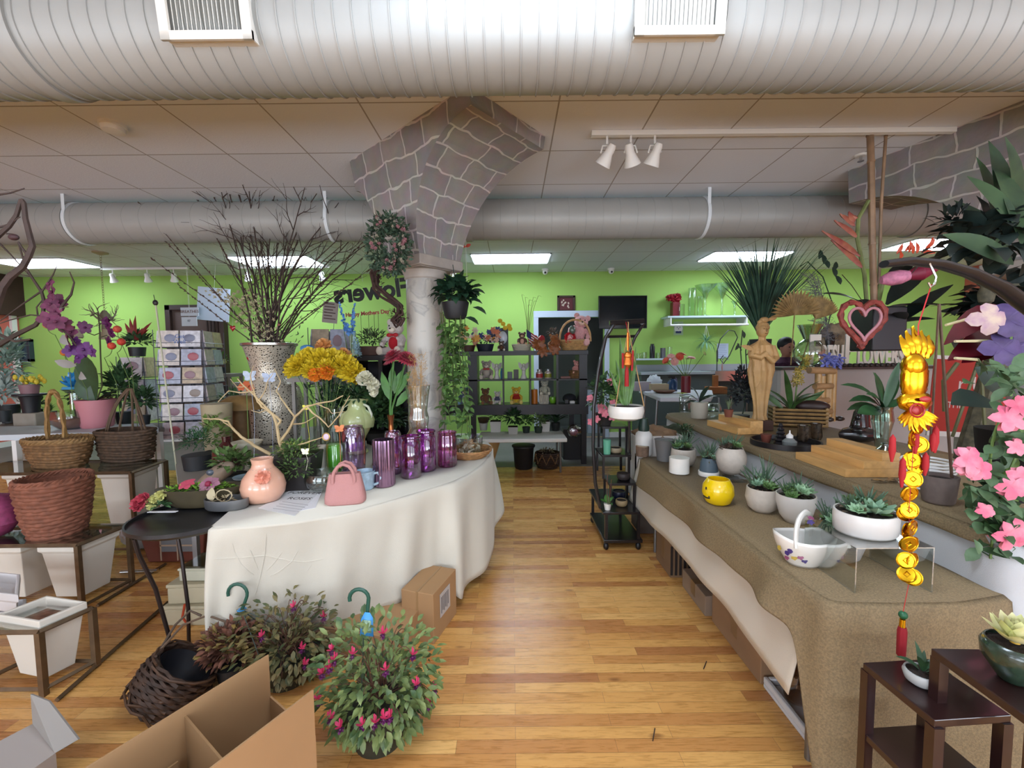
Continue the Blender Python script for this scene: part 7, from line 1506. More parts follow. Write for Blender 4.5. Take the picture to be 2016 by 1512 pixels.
t,k=thing_at('spray_bottle','white plastic bottle with a dark green cap on the burlap','bottle',1267,896,Z1);push(t,.03);obj('bottle_body',MB().lathe([(15*k,0),(17*k,3*k),(17*k,34*k),(15*k,42*k),(9*k,48*k)],n=24),mat('#cfcfcc',.4),t);obj('cap',MB().lathe([(10*k,47*k),(11*k,52*k),(8*k,70*k),(8*k,72*k)],n=14),mat('#1e332b',.4),t)
t,k=thing_at('tin_bucket','grey galvanised cup before the mossy log','bucket',1308,908,Z1);push(t,.03);pot(t,[(14*k,0),(19*k,40*k),(20*k,42*k)],mat('#6f6e6d',.6,.3),soil=False,name='bucket_body')
t,k=thing_at('moss_log','dark green mossy log at the far end of the burlap table','log',1322,884,Z1);push(t,.12);obj('log',MB().sphere((0,0,22*k),(34*k,22*k,22*k),20,12,mod=lambda p:1+.1*math.sin(p.x*50)),mat('#2a3420',.9,var=.4,scale=30,bump=.8),t);m=MB();bush(m,(20*k,-6*k,30*k),(26*k,16*k,14*k),110,.035,.014);obj('moss_sprigs',m,Mg1,t)
t,k=thing_at('round_slices','pale log slice with brown bark left of the white bottle','wood',1244,900,Z1-.0);t.location=(1.04,3.28,Z1);obj('log_slice',MB().lathe([(.05,0),(.052,.075),(.05,.08)],n=18),mat('#6b5545',.8,var=.3,scale=20),t);obj('cut_face',MB().lathe([(.048,.08),(.045,.083),(.001,.083)],n=18),mat('#b3a48c',.7),t)
wb=thing('white_carton','white open carton with kraft paper between the bench and low table','box',(1.22,3.55,0));m=MB()
for a,b in(((-.2,-.15,.3),(.2,-.14,.84)),((-.2,.14,.3),(.2,.15,.84)),((-.2,-.15,.3),(-.19,.15,.84)),((.19,-.15,.3),(.2,.15,.84)),((-.2,-.15,.3),(.2,.15,.31))):m.bb(a,b)
obj('carton_walls',m,mat('#c9c5c0',.7),wb,smooth=False);obj('kraft_paper',MB().sphere((0,0,.80),(.19,.14,.10),26,12,mod=lambda p:1+.22*math.sin(p.x*38+p.z*20)*math.cos(p.y*44)),mat('#7d6248',.8),wb,ang=20);obj('support_stool',MB().bb((-.15,-.12,0),(.15,.12,.30)),mat('#4f463f',.7),wb)
# ---- items under the low table
def ubox(label,x0,x1,y0,y1,z1,c,name='carton',m=None):t=thing(name,label,'box',((x0+x1)/2,(y0+y1)/2,0),0,'boxes under the aisle table');obj('carton_body',MB().bb((-(x1-x0)/2,-(y1-y0)/2,0),((x1-x0)/2,(y1-y0)/2,z1)),m or mat(c,.8,var=.08,scale=5),t,bevel=.004,smooth=False);obj('tape_strip',MB().bb((-(x1-x0)/2-.001,-.03,z1*.3),((x1-x0)/2+.001,.03,z1+.001)),mat('#7d6245',.5),t,smooth=False);return t
fx=1.12;ya,yb=onx(1428,1240,fx).y,onx(1510,1340,fx).y
ubox('long brown carton under the near half of the aisle table',fx,fx+.4,1.80,2.26,.24,'#8f6f52');ubox('low brown carton behind the long one under the table',fx-.02,fx+.36,2.30,2.62,.12,'#8b7664');t=ubox('brown carton with a dark slatted side under the table',fx-.06,fx+.34,2.72,3.0,.26,'#7d6248')
m=MB()
for i in range(12):m.bb((-.2+.03*i,-.146,.02),(-.185+.03*i,-.141,.22))
obj('side_slats',m,mat('#241e1c',.7),t)
q=[onz(1502,1352,.0),onz(1560,1352,.0),onz(1640,1512,.0),onz(1590,1512,.0)];t=thing('foam_tray','white foam tray holding glass cylinders on the floor under the cloth','tray',(q[0].x,q[0].y,0));w_,d_=.34,.44
m=MB();m.bb((0,-d_,0),(w_,0,.02))
for a,b in(((0,-d_,.02),(.02,0,.05)),((w_-.02,-d_,.02),(w_,0,.05)),((.02,-.02,.02),(w_-.02,0,.05)),((.02,-d_,.02),(w_-.02,-d_+.02,.05))):m.bb(a,b)
obj('tray_body',m,mat('#cfcfd2',.7),t,bevel=.005)
for i,(x,y)in enumerate(((.09,-.09),(.09,-.24),(.22,-.1))):
 g=thing('glass_cylinder',('amber tinted glass cylinder at the back of the foam tray','pale glass cylinder in the front of the foam tray','clear glass cylinder at the right of the foam tray')[i],'glassware',(q[0].x+x,q[0].y+y,.021));obj('cylinder',MB().lathe([(.045,0),(.05,.01),(.05,.12)],n=24,cap=False),glass(('#e8cdb4','#e9eef4','#f2f6fa')[i],.4),g);obj('base',MB().lathe([(.045,0),(.045,.01)],n=24),mat('#b9b4b4',.2),g)
# ---- arched rack
M_RK=mat('#171316',.3,coat=.3,var=.2,scale=10);t=thing('arched_rack','tall black arched plant rack at the far end of the aisle table','rack',(.70,3.12,0));O=Vector((.70,3.12,0));a3=lambda x,y,Y:at(x,y,Y)-O
obj('base_shelf',MB().bb((-.0,0,.06),(.30,.58,.085)),M_RK,t,bevel=.003);obj('shelf',MB().bb((-.01,0,.285),(.30,.58,.305)),M_RK,t,bevel=.003)
for x in(.02,.27):
 for y in(.02,.55):obj('caster',MB().sphere((x,y,.03),(.022,.022,.03),10,7),M_BLACK,t);obj('post',MB().bb((x-.011,y-.011,.085),(x+.011,y+.011,.285)),M_RK,t)
def sub(x0,x1,y0,y1,z0,z1):
 obj('shelf',MB().bb((x0,y0,z1-.018),(x1,y1,z1)),M_RK,t,bevel=.002)
 for x in(x0+.015,x1-.015):
  for y in(y0+.015,y1-.015):obj('post',MB().bb((x-.009,y-.009,z0),(x+.009,y+.009,z1-.018)),M_RK,t)
sub(.06,.28,.10,.34,.305,.50);sub(.03,.27,.22,.5,.50,.70);sub(.05,.27,.3,.54,.70,.92)
for Yq in(3.2,3.62):m=MB();m.tube([a3(x,y,Yq)for x,y in((1265,632),(1240,632),(1212,634),(1192,665),(1178,730),(1169,800),(1168,880),(1172,950),(1182,1000))],.014,8);obj('curved_side',m,M_RK,t)
m=MB();m.tube([a3(1264,634,3.2),a3(1262,634,3.62)],.02,8);m.tube([a3(1200,636,3.2),a3(1268,632,3.2)],.02,8);m.tube([a3(1192,663,3.3),a3(1250,662,3.3)],.012,6);m.tube([a3(1268,636,3.3),a3(1250,665,3.3),a3(1240,690,3.3),a3(1238,800,3.35),a3(1240,905,3.4)],.011,8);obj('cross_bars',m,M_RK,t)
for(x,y,z,r_,h,c,l)in((.17,.14,.305,.045,.05,'#8f7a58','small tan bowl on the lower shelf of the arched rack'),(.20,.2,.50,.05,.055,'#2c2423','dark brown bowl on the second shelf of the arched rack'),(.16,.3,.70,.05,.045,'#8c8068','small grey tan bowl on the third shelf of the arched rack')):
 b=thing('small_bowl',l,'bowl',(O.x+x,O.y+y,z+.001));pot(b,bowlp(r_,h,.6,1.08),mat(c,.6),name='bowl_body')
b=thing('orchid_seedling','small orchid in a white cup on the lower shelf of the arched rack','potted plant',(O.x+.04,O.y+.06,.306));pot(b,[(.022,0),(.03,.05)],M_CERAM);m=MB();spray(m,(0,0,.05),4,.09,.045,(.5,1.2),.5);obj('leaves',m,M_LEAF,b);m=MB();m.tube([(0,0,.05),(-.005,0,.2),(0,.0,.28)],.002,4).tube([(.01,0,.05),(.03,0,.24)],.002,4);obj('stakes',m,mat('#6a3a2a',.7),b)
b=thing('blue_bowl','dark blue bowl behind the tan one on the lower shelf of the arched rack','bowl',(O.x+.19,O.y+.3,.306));pot(b,bowlp(.055,.07,.6,1.05),mat('#141a33',.3),name='bowl_body')
b=thing('azalea_basket','dark basket of pink silk azaleas hanging inside the arched rack','plant',(O.x+.09,O.y+.40,.921));pot(b,[(.05,0),(.08,.10)],mat('#201c1a',.7));m,m2=MB(),MB(auto=True);bush(m,(0,0,.24),(.13,.12,.2),260,.06,.03)
for i in range(11):petals5(m2,(U(-.14,.06),U(-.12,-.02),U(0,.42)),.035,up=(U(-.6,.3),-1,.2))
obj('leaves',m,Mg1,b);obj('pink_bloom',m2,mat('#c26a78',.6,var=.3,scale=30),b)
b=thing('turquoise_cup','turquoise green cup of pink flowers on the arched rack top shelf','cup',(O.x+.10,O.y+.335,.921));b.location=(O.x+.08,O.y+.26,.701);pot(b,[(.028,0),(.032,.12)],mat('#5fa88c',.4),soil=False,name='cup_body')
t=thing('hanging_planter','white round planter of sansevieria leaves hung on three tan cords from the arched rack','hanging plant',at(1232,826,3.02));L0=t.location.copy();k=mpp(L0);pot(t,[(20*k,0),(32*k,5*k),(35*k,18*k),(33*k,28*k)],M_CERAM,n=36);m=MB();hk=at(1237,648,3.08)-L0
for q in((1211,806),(1268,800),(1240,792)):m.tube([at(*q,3.0 if q[1]>795 else 3.12)-L0,hk],.004,6)
m.tube([hk,hk+Vector((0,0,.05)),at(1236,634,3.2)-L0],.004,5);obj('cords',m,mat('#b08a58',.6),t);m=MB()
for(x,y,s_)in((1222,668,.05),(1234,690,.045),(1215,720,.04),(1252,690,.04),(1240,730,.035),(1228,740,.04),(1205,740,.03)):q=at(x,y,3.04)-L0;m.leaf((q.x*.25,0,28*k),(q-Vector((q.x*.25,0,28*k))),(0,-1,.1),q.length*.85,s_,bend=.1,seg=6,peak=.4,fold=.2)
obj('upright_leaves',m,mat('#4f7434',.45,var=.35,scale=16),t)
t=thing('tassel_charm','red and gold charm with tassels hanging on the arched rack hook','ornament',at(1236,655,2.95));L0=t.location.copy();a4=lambda x,y:at(x,y,2.95)-L0;m=MB();m.tube([(0,0,.0),a4(1236,690)],.008,6);m.sphere(a4(1236,712),(.03,.015,.05),12,8,mod=lambda p:1+.25*math.sin(p.z*200));m.sphere(a4(1236,700),(.028,.015,.03));obj('gold_charm',m,mat('#c7702a',.25,.7),t);m=MB();m.lathe([(.006,0),(.014,-.03),(.016,-.14)],a4(1234,722),12);m.tube([a4(1246,690),a4(1244,730)],.008,6);m.tube([a4(1226,695),a4(1226,725)],.008,6);obj('red_tassels',m,mat('#a3161a',.7),t);obj('hook_cord',MB().tube([(0,0,0),(.0,.05,.08)],.002,4),M_RED,t)
# ---- upper bench items
def upot(label,px,py,prof,m,name='pot',cat='pot',z=Z2,soil=True,pu=.03,**kw):t,k=thing_at(name,label,cat,px,py,z,sq=True);push(t,pu);pot(t,[(a*k,b*k)for a,b in prof],m,soil=soil,**kw);return t,k
upot('clear glass jar at the far end of the rear bench',1348,812,[(11,0),(12,28),(10,30),(11,34)],M_GLASS,'glass_jar','jar',soil=False)
t,k=upot('ribbed cream pot with dark drooping orchid leaves',1376,824,[(15,0),(16,2),(18,32)],mat('#b8b1a1',.6),'orchid_pot','potted plant',mod=lambda a,q:1+.02*math.cos(a*24));m=MB()
for d,L_,W_ in(((-1,-.2,.8),44,14),((-.3,-.2,1),40,14),((.9,-.2,.7),40,12),((.5,.1,1),46,10),((-.9,.2,.1),34,14),((.2,-.6,.6),26,12)):m.leaf((0,0,32*k),d,(0,-.3,1),L_*k,W_*k,bend=.9,seg=5)
obj('broad_leaves',m,mat('#1f3428',.35,var=.3,scale=12),t)
upot('round clear glass bowl beside the cream orchid pot',1405,822,[(8,0),(15,6),(17,15),(13,26),(10,28)],M_GLASS,'glass_bowl','bowl',soil=False)
SM=mat('#cfa062',.45,var=.12,scale=5,stretch=(1,6,6))
def steps(label,P0,ang,L_,sd,sh,n):
 t=thing('wooden_steps',label,'display steps',P0,ang)
 for i in range(n):obj('step',MB().bb((0,i*sd,0),(L_,n*sd,(i+1)*sh)if i==0 else(L_,n*sd,(i+1)*sh))if i==0 else MB().bb((0,i*sd,i*sh),(L_,n*sd,(i+1)*sh)),SM,t,bevel=.0015,smooth=False)
 return t
pA=onz(1392,838,Z2);pB=onz(1452,856,Z2);v=pB-pA;steps('small two level blond wood steps with the mini terracotta pot',pA,math.atan2(v.y,v.x),v.length,.10,.05,2)
pA=onz(1566,903,Z2);pB=onz(1664,940,Z2);v=pB-pA;steps('large three level blond wood steps in the middle of the bench',pA,math.atan2(v.y,v.x),v.length,.085,.04,3)
t,k=upot('mini terracotta pot with a white tag on the wooden steps',1434,822,[(7,0),(10,15)],mat('#74402e',.8),'mini_pot','potted plant',z=Z2+.10,pu=.03);m=MB();spray(m,(0,0,14*k),14,26*k,2*k,(.05,.5),.4);obj('wispy_leaves',m,mat('#6b7a5a',.6),t)
t,k=thing_at('lady_statue','carved tan wooden statue of a robed lady on a brown block','statue',1495,850,Z2);push(t,.10);obj('block_base',MB().bb((-19*k,-15*k,0),(19*k,15*k,20*k)),mat('#4a3127',.6),t,bevel=.003);m=MB()
fold=lambda a,q:1+.12*math.sin(a*8+q*.7)+.07*math.sin(a*3+q*1.7);m.lathe([(15*k,20*k),(12*k,30*k),(14*k,60*k),(20*k,95*k),(24*k,120*k),(22*k,140*k),(24*k,155*k),(20*k,170*k),(10*k,177*k),(7*k,180*k),(6.5*k,188*k)],n=40,sy=.72,mod=fold)
m.sphere((0,-1*k,199*k),(11*k,12*k,14*k),16,10);m.sphere((2*k,2*k,207*k),(13*k,12*k,10*k),14,8,mod=lambda p:1+.06*math.sin(p.z*300));m.sphere((6*k,4*k,221*k),(9*k,7*k,6*k),12,8);m.sphere((-3*k,2*k,216*k),(6*k,5*k,5*k),10,6);m.leaf((10*k,4*k,220*k),(1,0,.25),(0,-1,.2),26*k,9*k,th=4*k)
m.tube([(19*k,-2*k,168*k),(24*k,-8*k,145*k),(10*k,-20*k,138*k),(-4*k,-22*k,150*k)],[7*k,7*k,6*k,4*k],10);m.tube([(-18*k,-2*k,166*k),(-24*k,-8*k,150*k),(-12*k,-18*k,146*k),(-2*k,-21*k,156*k)],[7*k,7*k,6*k,4*k],10)
m.grid(lambda u,v:((-14-22*u*math.sin(v*2.6)-6*math.sin(v*9))*k,(-12+6*math.sin(u*5))*k,(150-90*v+14*u*math.cos(v*3))*k),8,20);m.grid(lambda u,v:((-24+46*u)*k,(-17-5*math.sin(u*3.1))*k,(128-26*v-16*math.sin(u*3.14))*k),12,5);m.leaf((-22*k,-10*k,160*k),(-1,0,.5),(0,-1,.3),26*k,12*k,th=3*k)
st_=obj('robed_figure',m,mat('#b58f5c',.55,var=.12,scale=8,bump=.3,bscale=60),t,ang=60);q=st_.modifiers.new('solid','REMESH');q.mode='VOXEL';q.voxel_size=.0035;q.use_smooth_shade=True
m=MB();m.tube([(-5*k,-12.2*k,202*k),(-2*k,-13*k,202*k)],.8*k,4).tube([(3*k,-13*k,202*k),(6*k,-12*k,202*k)],.8*k,4).tube([(-2*k,-13.3*k,193*k),(3*k,-13.3*k,193*k)],.8*k,4);m.leaf((0.5*k,-12*k,203*k),(0,-.5,-1),(0,-1,0),7*k,4*k,th=3*k);obj('face_features',m,mat('#8a6840',.6),t)
t,k=thing_at('round_tray','large round black tray of trinkets on the rear bench','tray',1545,888,Z2);push(t,.17);TR=t.location.copy();R0=64*k;obj('tray_body',MB().lathe([(.002,.006),(R0*.93,.006),(R0*.95,.035),(R0,.035),(R0,0),(.002,0)],n=48,cap=False),mat('#1a1618',.4),t);TRZ=Z2+.008
upot('small terracotta pot in the black round tray',1508,872,[(8,0),(12,16)],mat('#6a3426',.8),'mini_pot','pot',z=TRZ,pu=.02)
t,k=thing_at('pagoda_figure','small black stone pagoda in the round tray','figurine',1536,876,TRZ);push(t,.02);m=MB()
for i in range(6):m.lathe([((12-1.6*i)*k,i*7*k),((13-1.6*i)*k,(i*7+2)*k),((8-1.2*i)*k,(i*7+7)*k)],n=8)
obj('tiers',m,mat('#141216',.4),t)
t,k=thing_at('dropper_bottle','small clear bottle with a white dropper cap in the round tray','bottle',1554,880,TRZ);push(t,.02);obj('bottle_body',MB().lathe([(12*k,0),(13*k,10*k),(6*k,17*k)],n=18),mat('#7d8280',.2,alpha=.9),t);obj('white_cap',MB().lathe([(6*k,16*k),(6*k,22*k),(1.5*k,26*k),(1*k,32*k)],n=14),M_WHITE,t)
for x,y,w_,l in((1582,862,22,'left glossy brown pottery cup behind the steps'),(1606,858,20,'right glossy brown pottery cup behind the steps')):upot(l,x,y+10,[(w_*.55,0),(w_*.7,6),(w_*.6,26),(w_*.66,32)],mat('#3d3024',.25,var=.5,scale=40,coat=.5),'pottery_cup','cup',z=Z2 if x>1600 else TRZ,pu=.06)
t,k=thing_at('bamboo_box','rectangular bamboo slat box holding a yellow speckled orchid','planter',1568,852,Z2,rz=-.35);push(t,.32);m=MB()
for i in range(5):
 z=(4+8*i)*k
 for s_ in(-1,1):m.tube([(-50*k,s_*20*k,z),(50*k,s_*20*k,z)],3*k,6);m.tube([(s_*48*k,-22*k,z+3*k),(s_*48*k,22*k,z+3*k)],3*k,6)
obj('bamboo_slats',m,mat('#8a6c40',.5,var=.2,scale=20),t);obj('liner',MB().bb((-46*k,-17*k,2*k),(46*k,17*k,34*k)),M_SOIL,t);L0=t.matrix_basis if False else t.location
m=MB();spray(m,(-12*k,0,34*k),6,100*k,16*k,(.2,1.0),.7);m.leaf((-5*k,-2*k,34*k),(.9,-.1,.8),(0,-1,.5),70*k,14*k,bend=.4);m.leaf((-25*k,-2*k,34*k),(-.9,-.1,.9),(0,-1,.5),70*k,13*k,bend=.4);obj('strap_leaves',m,mat('#3c5a2c',.45,var=.3,scale=12),t)
m=MB();m.tube([(-6*k,0,34*k),(-2*k,0,90*k),(10*k,0,145*k)],1.6*k,5);obj('flower_stem',m,M_STEM,t);m=MB()
for i in range(30):s_=i/29;petals5(m,Vector(((-4+16*s_+U(-9,9))*k,U(-8,4)*k,(88+62*s_)*k)),8*k,up=rdir(-.3),n=5,W=.35)
obj('yellow_florets',m,mat('#a38d3c',.6,var=.35,scale=50),t)
obj('brown_cushion',MB().sphere((26*k,-6*k,44*k),(32*k,14*k,13*k),18,8),mat('#2c1a16',.5),t)
t,k=thing_at('bamboo_fountain','bamboo fountain of stacked cut canes on dark pebbles','fountain',1618,850,Z2);push(t,.5);k*=1.15;bm_=mat('#9a7650',.45,var=.2,scale=14);m=MB()
for(x0,z0,x1,z1,r_)in((-34,102,20,100,7),(-22,70,16,70,6),(-34,42,10,42,6),(-12,20,16,20,6)):m.tube([(x0*k,-6*k,z0*k),(x1*k,0,z1*k)],r_*k,10)
obj('horizontal_canes',m,bm_,t);m=MB()
for x,h,r_ in((-8,96,6),(0,90,6),(10,70,6),(14,118,7),(22,100,6)):m.tube([(x*k,4*k,0),(x*k,4*k,h*k)],r_*k,10)
obj('upright_canes',m,mat('#a88352',.45,var=.2,scale=14),t);m=MB()
for i in range(16):m.sphere((U(-36,36)*k,U(-14,8)*k,5*k),(9*k,7*k,5*k),8,6)
obj('dark_pebbles',m,mat('#2a2522',.3),t)
m=MB()
for i in range(12):petals5(m,(U(-2,30)*k,U(-12,0)*k,U(112,128)*k),13*k,up=(U(-1,1),-1,U(0,1)),W=.4)
obj('blue_blooms',m,mat('#6a70b3',.6,var=.3,scale=30),t)
t,k=thing_at('black_rock_fountain','glossy black rock shaped fountain with a small seated figure','fountain',1690,878,Z2);push(t,.15);m=MB();m.sphere((0,0,14*k),(38*k,26*k,16*k),20,10,mod=lambda p:1+.12*math.sin(p.x*40)*math.cos(p.y*50));m.lathe([(24*k,14*k),(18*k,34*k),(14*k,60*k),(4*k,76*k)],(10*k,8*k,0),14,sy=.7,mod=lambda a,q:1+.15*math.sin(a*3+q));obj('rock',m,mat('#171417',.25,var=.4,scale=20,coat=.5),t);m=MB();m.sphere((-14*k,-10*k,36*k),(10*k,8*k,14*k));m.sphere((-14*k,-12*k,52*k),6*k,10,7);m.sphere((-14*k,-14*k,26*k),(14*k,10*k,6*k));obj('seated_figure',m,mat('#1d191b',.25,coat=.5),t)
t,k=upot('tall glass vase of arching peace lily leaves',1734,900,[(16,0),(14,6),(20,40),(26,62),(22,86),(24,92)],glass('#c9dcd2',.35),'lily_vase','potted plant',soil=False,pu=.2);L0=t.location.copy();m=MB()
for d,L_,W_,b in(((-1,-.2,.9),100,30,1.3),((-.8,-.1,1),130,28,1.1),((-.2,-.1,1),90,26,.5),((.5,0,1),92,24,.6),((.2,-.2,1),110,22,.2),((-1,.1,.4),90,32,.9),((.9,-.2,.7),70,20,.8),((-.5,-.4,.8),80,26,1.1),((.1,.3,1),96,20,.5),((-.9,-.3,.1),96,34,.3)):m.leaf((0,0,80*k),d,(-d[0]*.5,-.6,1),L_*k,W_*k,bend=b,seg=7,peak=.55)
obj('arching_leaves',m,mat('#2f5230',.38,var=.3,scale=10),t)
upot('greenish clear round glass jug before the lily vase',1742,938,[(16,0),(30,12),(34,30),(26,46),(14,54),(12,60)],glass('#b9cabb',.4),'glass_jug','jug',soil=False,pu=.06)
t,k=thing_at('silver_spoons','heap of shiny silver leaf shaped spoons before the glass jug','cutlery',1738,950,Z2);m=MB()
for i in range(7):m.leaf((U(-24,18)*k,U(-5,8)*k,U(3,6)*k),(1,U(-.4,.4),.1),(0,0,1),U(18,26)*k,9*k,th=2*k)
obj('spoons',m,M_CHROME,t)
t,k=upot('brown grey stoneware pot with leather straps hanging before the foliage',1846,998,[(32,0),(36,4),(42,50),(43,56)],mat('#6f625c',.7,var=.1,scale=30),'strap_planter','planter',pu=.05);
m=MB();top=Vector((-8*k,20*k,400*k));m.tube([(38*k,0,44*k),(24*k,6*k,150*k),top],5*k,6,flat=.5);m.tube([(-36*k,0,44*k),(-24*k,6*k,180*k),top],4*k,6,flat=.5);obj('leather_straps',m,mat('#5b4332',.6,var=.25,scale=20),t)
m=MB()
for i in range(9):m.tube([((44+i*.0)*k*math.cos(a)+30*k,44*k*math.sin(a)+34*k,(8+7*i)*k)for a in[j*.5 for j in range(13)]],2.6*k,6,closed=True)
solo('slatted_bowl','white ridged bowl behind the stoneware strap pot','bowl',m,M_WHITE,loc=t.location+Vector((.06,.10,0)))
GO=1.16;t=thing('gold_lucky_charm','big shiny gold pineapple shaped lucky charm with coins and tassels','ornament',at(1808,640,GO));L0=t.location.copy();g=lambda x,y,d=0:at(x,y,GO+d)-L0;kk=mpp(L0);bump_=lambda p:1+.07*math.sin(p.z*260)*math.sin(math.atan2(p.y,p.x)*9)
m=MB();m.sphere(g(1800,745),(30*kk*.85,20*kk*.7,60*kk*.85),30,22,mod=bump_);m.sphere(g(1798,720),(24*kk*.9,16*kk,26*kk),20,12);m.sphere(g(1800,790),(32*kk,16*kk,22*kk),26,14,mod=bump_)
for i in range(11):a=i/10*math.pi;p=g(1800,808);m.leaf(p,(math.cos(a)*1.2,-.1,-.45-.4*math.sin(a)),(0,-1,0),44*kk,14*kk,th=4*kk,bend=-.3)
for x in(1788,1797,1806,1815,1824):m.leaf(g(x,706),((x-1806)*.012,0,1),(0,-1,0),(66-abs(x-1806))*kk,22*kk,th=9*kk)
obj('gold_body',m,M_GOLD,t);m=MB();m.tube([g(1806+14*math.cos(a),808+13*math.sin(a),-.03)for a in[i*.4 for i in range(16)]],2*kk,5,closed=True);m.sphere(g(1806,808,-.02),(11*kk,3*kk,10*kk));m.sphere(g(1822,786,-.03),(12*kk,3*kk,6*kk));obj('red_medallion',m,mat('#9c1f1c',.4),t)
obj('hanging_cord',MB().tube([g(1808,660),(0,0,0),g(1834,560,.02)],.002,4),M_RED,t)
def coin(p,r_,u,par):
 m=MB();qn=Vector(u).normalized().to_track_quat('Z','Y').to_matrix();m.lathe([(r_*.22,-.0015),(r_,-.0015),(r_,.002),(r_*.85,.003),(r_*.8,.0015),(r_*.22,.0015)],n=24,R=qn,c=p);m.lathe([(r_*.22,.0015),(r_*.34,.003),(r_*.4,.0015)],n=4,R=qn,c=p,cap=False);obj('gold_coin',m,M_GOLD,par)
for i,(x,y)in enumerate(((1805,838),(1798,862),(1808,875),(1796,905),(1802,918),(1797,943),(1790,972),(1790,1004),(1784,1010),(1796,1040),(1786,1045),(1788,1070),(1796,1072),(1783,1103),(1796,1104),(1785,1130),(1796,1136))):coin(g(x,y,U(-.01,.01)),17*kk,(U(-.5,.5),-1,U(-.2,.3)),t)
m=MB()
for(x,y,h)in((1758,855,56),(1778,900,62),(1804,845,50),(1823,890,48),(1843,838,55),(1838,850,40)):m.lathe([(.5*kk,0),(5*kk,-8*kk),(6*kk,-h*kk*.6),(2*kk,-h*kk)],g(x,y),10)
obj('red_tassels',m,mat('#a0121a',.75),t);m=MB();m.tube([g(1800,840),g(1797,900),g(1790,1000),g(1790,1145),g(1778,1205),g(1778,1225)],.0012,4)
m2=MB();m2 .sphere(g(1778,1211),8*kk,12,8);obj('green_bead',m2,mat('#1d5a38',.4),t);m2=MB();m2 .lathe([(5*kk,0),(5.5*kk,-16*kk)],g(1777,1219),12);obj('gold_collar',m2,M_GOLD,t);m2=MB();m2 .lathe([(6*kk,0),(8*kk,-10*kk),(7.5*kk,-62*kk),(4*kk,-66*kk)],g(1777,1234),14,mod=lambda a,q:1+.08*math.sin(a*9));obj('long_tassel',m2,mat('#8c0f1c',.8),t);obj('thread',m,M_RED,t)
t=thing('arch_stand','broad black arched stand arm reaching in at the right above the charm','stand',(1.95,1.09,0));L0=t.location.copy();pts_=[at(x,y,1.18)-L0 for x,y in((1740,520),(1790,514),(1850,520),(1910,537),(1970,565),(2040,615),(2110,720))];m=MB();m.tube(pts_+[Vector((.0,0,.9)),Vector((0,0,.5)),Vector((0,0,.02))],[.017,.019,.021,.023,.025,.027,.028,.028,.028,.028],10,flat=.6);obj('arched_arm',m,mat('#16161b',.35,coat=.3),t);obj('foot',MB().bb((-.15,-.1,0),(.15,.1,.03)),M_BLACK,t);obj('wire_hook',MB().tube([at(x,y,1.165)-L0 for x,y in((1830,518),(1843,545),(1840,560),(1832,565),(1828,556))],.003,5),M_CHROME,t)
# ---- big silk tropical arrangement behind the counter ledge: canes, heliconia, palm fans
TA=2.15;t=thing('tropical_arrangement','tall silk arrangement of bamboo canes, heliconia and ginger in a black vase','flowers',at(1712,694,3.0));L0=t.location.copy();kk=mpp(L0);g=lambda x,y,d=0:at(x,y,3.0+d)-L0
t.location.z;obj('black_vase',MB().bb((-.07,-.1,.01),(.17,.1,.32)),mat('#15161c',.4),t,bevel=.01)
def cane(m,pts,r_):
 for a,b in zip(pts,pts[1:]):m.tube([a,b],r_,9);m.tube([b-(b-a).normalized()*.006,b+(b-a).normalized()*.006],r_*1.15,9)
m=MB();cane(m,[g(1722,650),g(1720,560),g(1717,480),g(1715,318),g(1713,266)],.021);cane(m,[g(1728,650,.05),g(1730,560,.05),g(1735,400,.05),g(1744,268,.05)],.010);obj('bamboo_canes',m,mat('#8b6f55',.5,var=.25,scale=8),t)
m=MB();m.tube([g(1710,640),g(1702,540),g(1688,470),g(1690,430),g(1710,395)],.013,7);m.tube([g(1718,640),g(1735,560)],.02,7);obj('green_stalks',m,mat('#6a7442',.6,var=.3,scale=8),t);m=MB()
for a,b,w_ in(((1692,505),(1622,452),.05),((1690,470),(1645,432),.045),((1682,445),(1655,420),.045),((1680,440),(1672,416),.05),((1700,530),(1640,470),.05),((1688,430),(1676,425),.03)):A_,B_=g(*a),g(*b);m.leaf(A_,B_-A_,(0,-1,.2),(B_-A_).length,w_,bend=.15,seg=5,th=.018,peak=.35)
obj('heliconia_bracts',m,mat('#8a3d3a',.5,scale=14,col2='#a8654a'),t)
m=MB()
for a,b,w_ in(((1745,600),(1830,505),.13),((1740,610),(1850,585),.12),((1745,560),(1800,500),.1),((1760,640),(1860,560),.1),((1740,650),(1790,600),.1),((1735,600),(1690,590),.08),((1745,640),(1830,620),.09),((1700,600),(1640,560),.06)):A_,B_=g(*a,U(-.2,.2)),g(*b,U(-.3,.2));m.leaf(A_,B_-A_,(0,-.7,1),(B_-A_).length*1.1,w_,bend=.35,seg=7)
obj('dark_broad_leaves',m,mat('#1b2420',.4,var=.4,scale=10),t);m=MB();A_,B_=g(1735,552,-.3),g(1790,542,-.35);m.tube([A_,A_.lerp(B_,.3),A_.lerp(B_,.7),B_],[.025,.045,.045,.03],12);obj('pink_ginger',m,mat('#c47a98',.6,var=.2,scale=40),t);m=MB();B2=g(1850,528,-.4);m.tube([B_,B_.lerp(B2,.4),B2],[.03,.05,.008],12);obj('crimson_bud',m,mat('#7c1c38',.5),t);m=MB()
for i in range(9):p=g(1765+i*8,500-i*1.0-4*math.sin(i),-.35);m.leaf(p,(U(-.2,.6),-.2,U(-.2,1)),(0,-1,0),.07,.028,th=.01)
obj('orange_bracts',m,mat('#c2492a',.5),t)
m,m2=MB(),MB()
def hp(s_,a):return Vector((.8*s_*math.sin(a)**3*1.05,0,s_*(13*math.cos(a)-5*math.cos(2*a)-2*math.cos(3*a)-math.cos(4*a))/17))
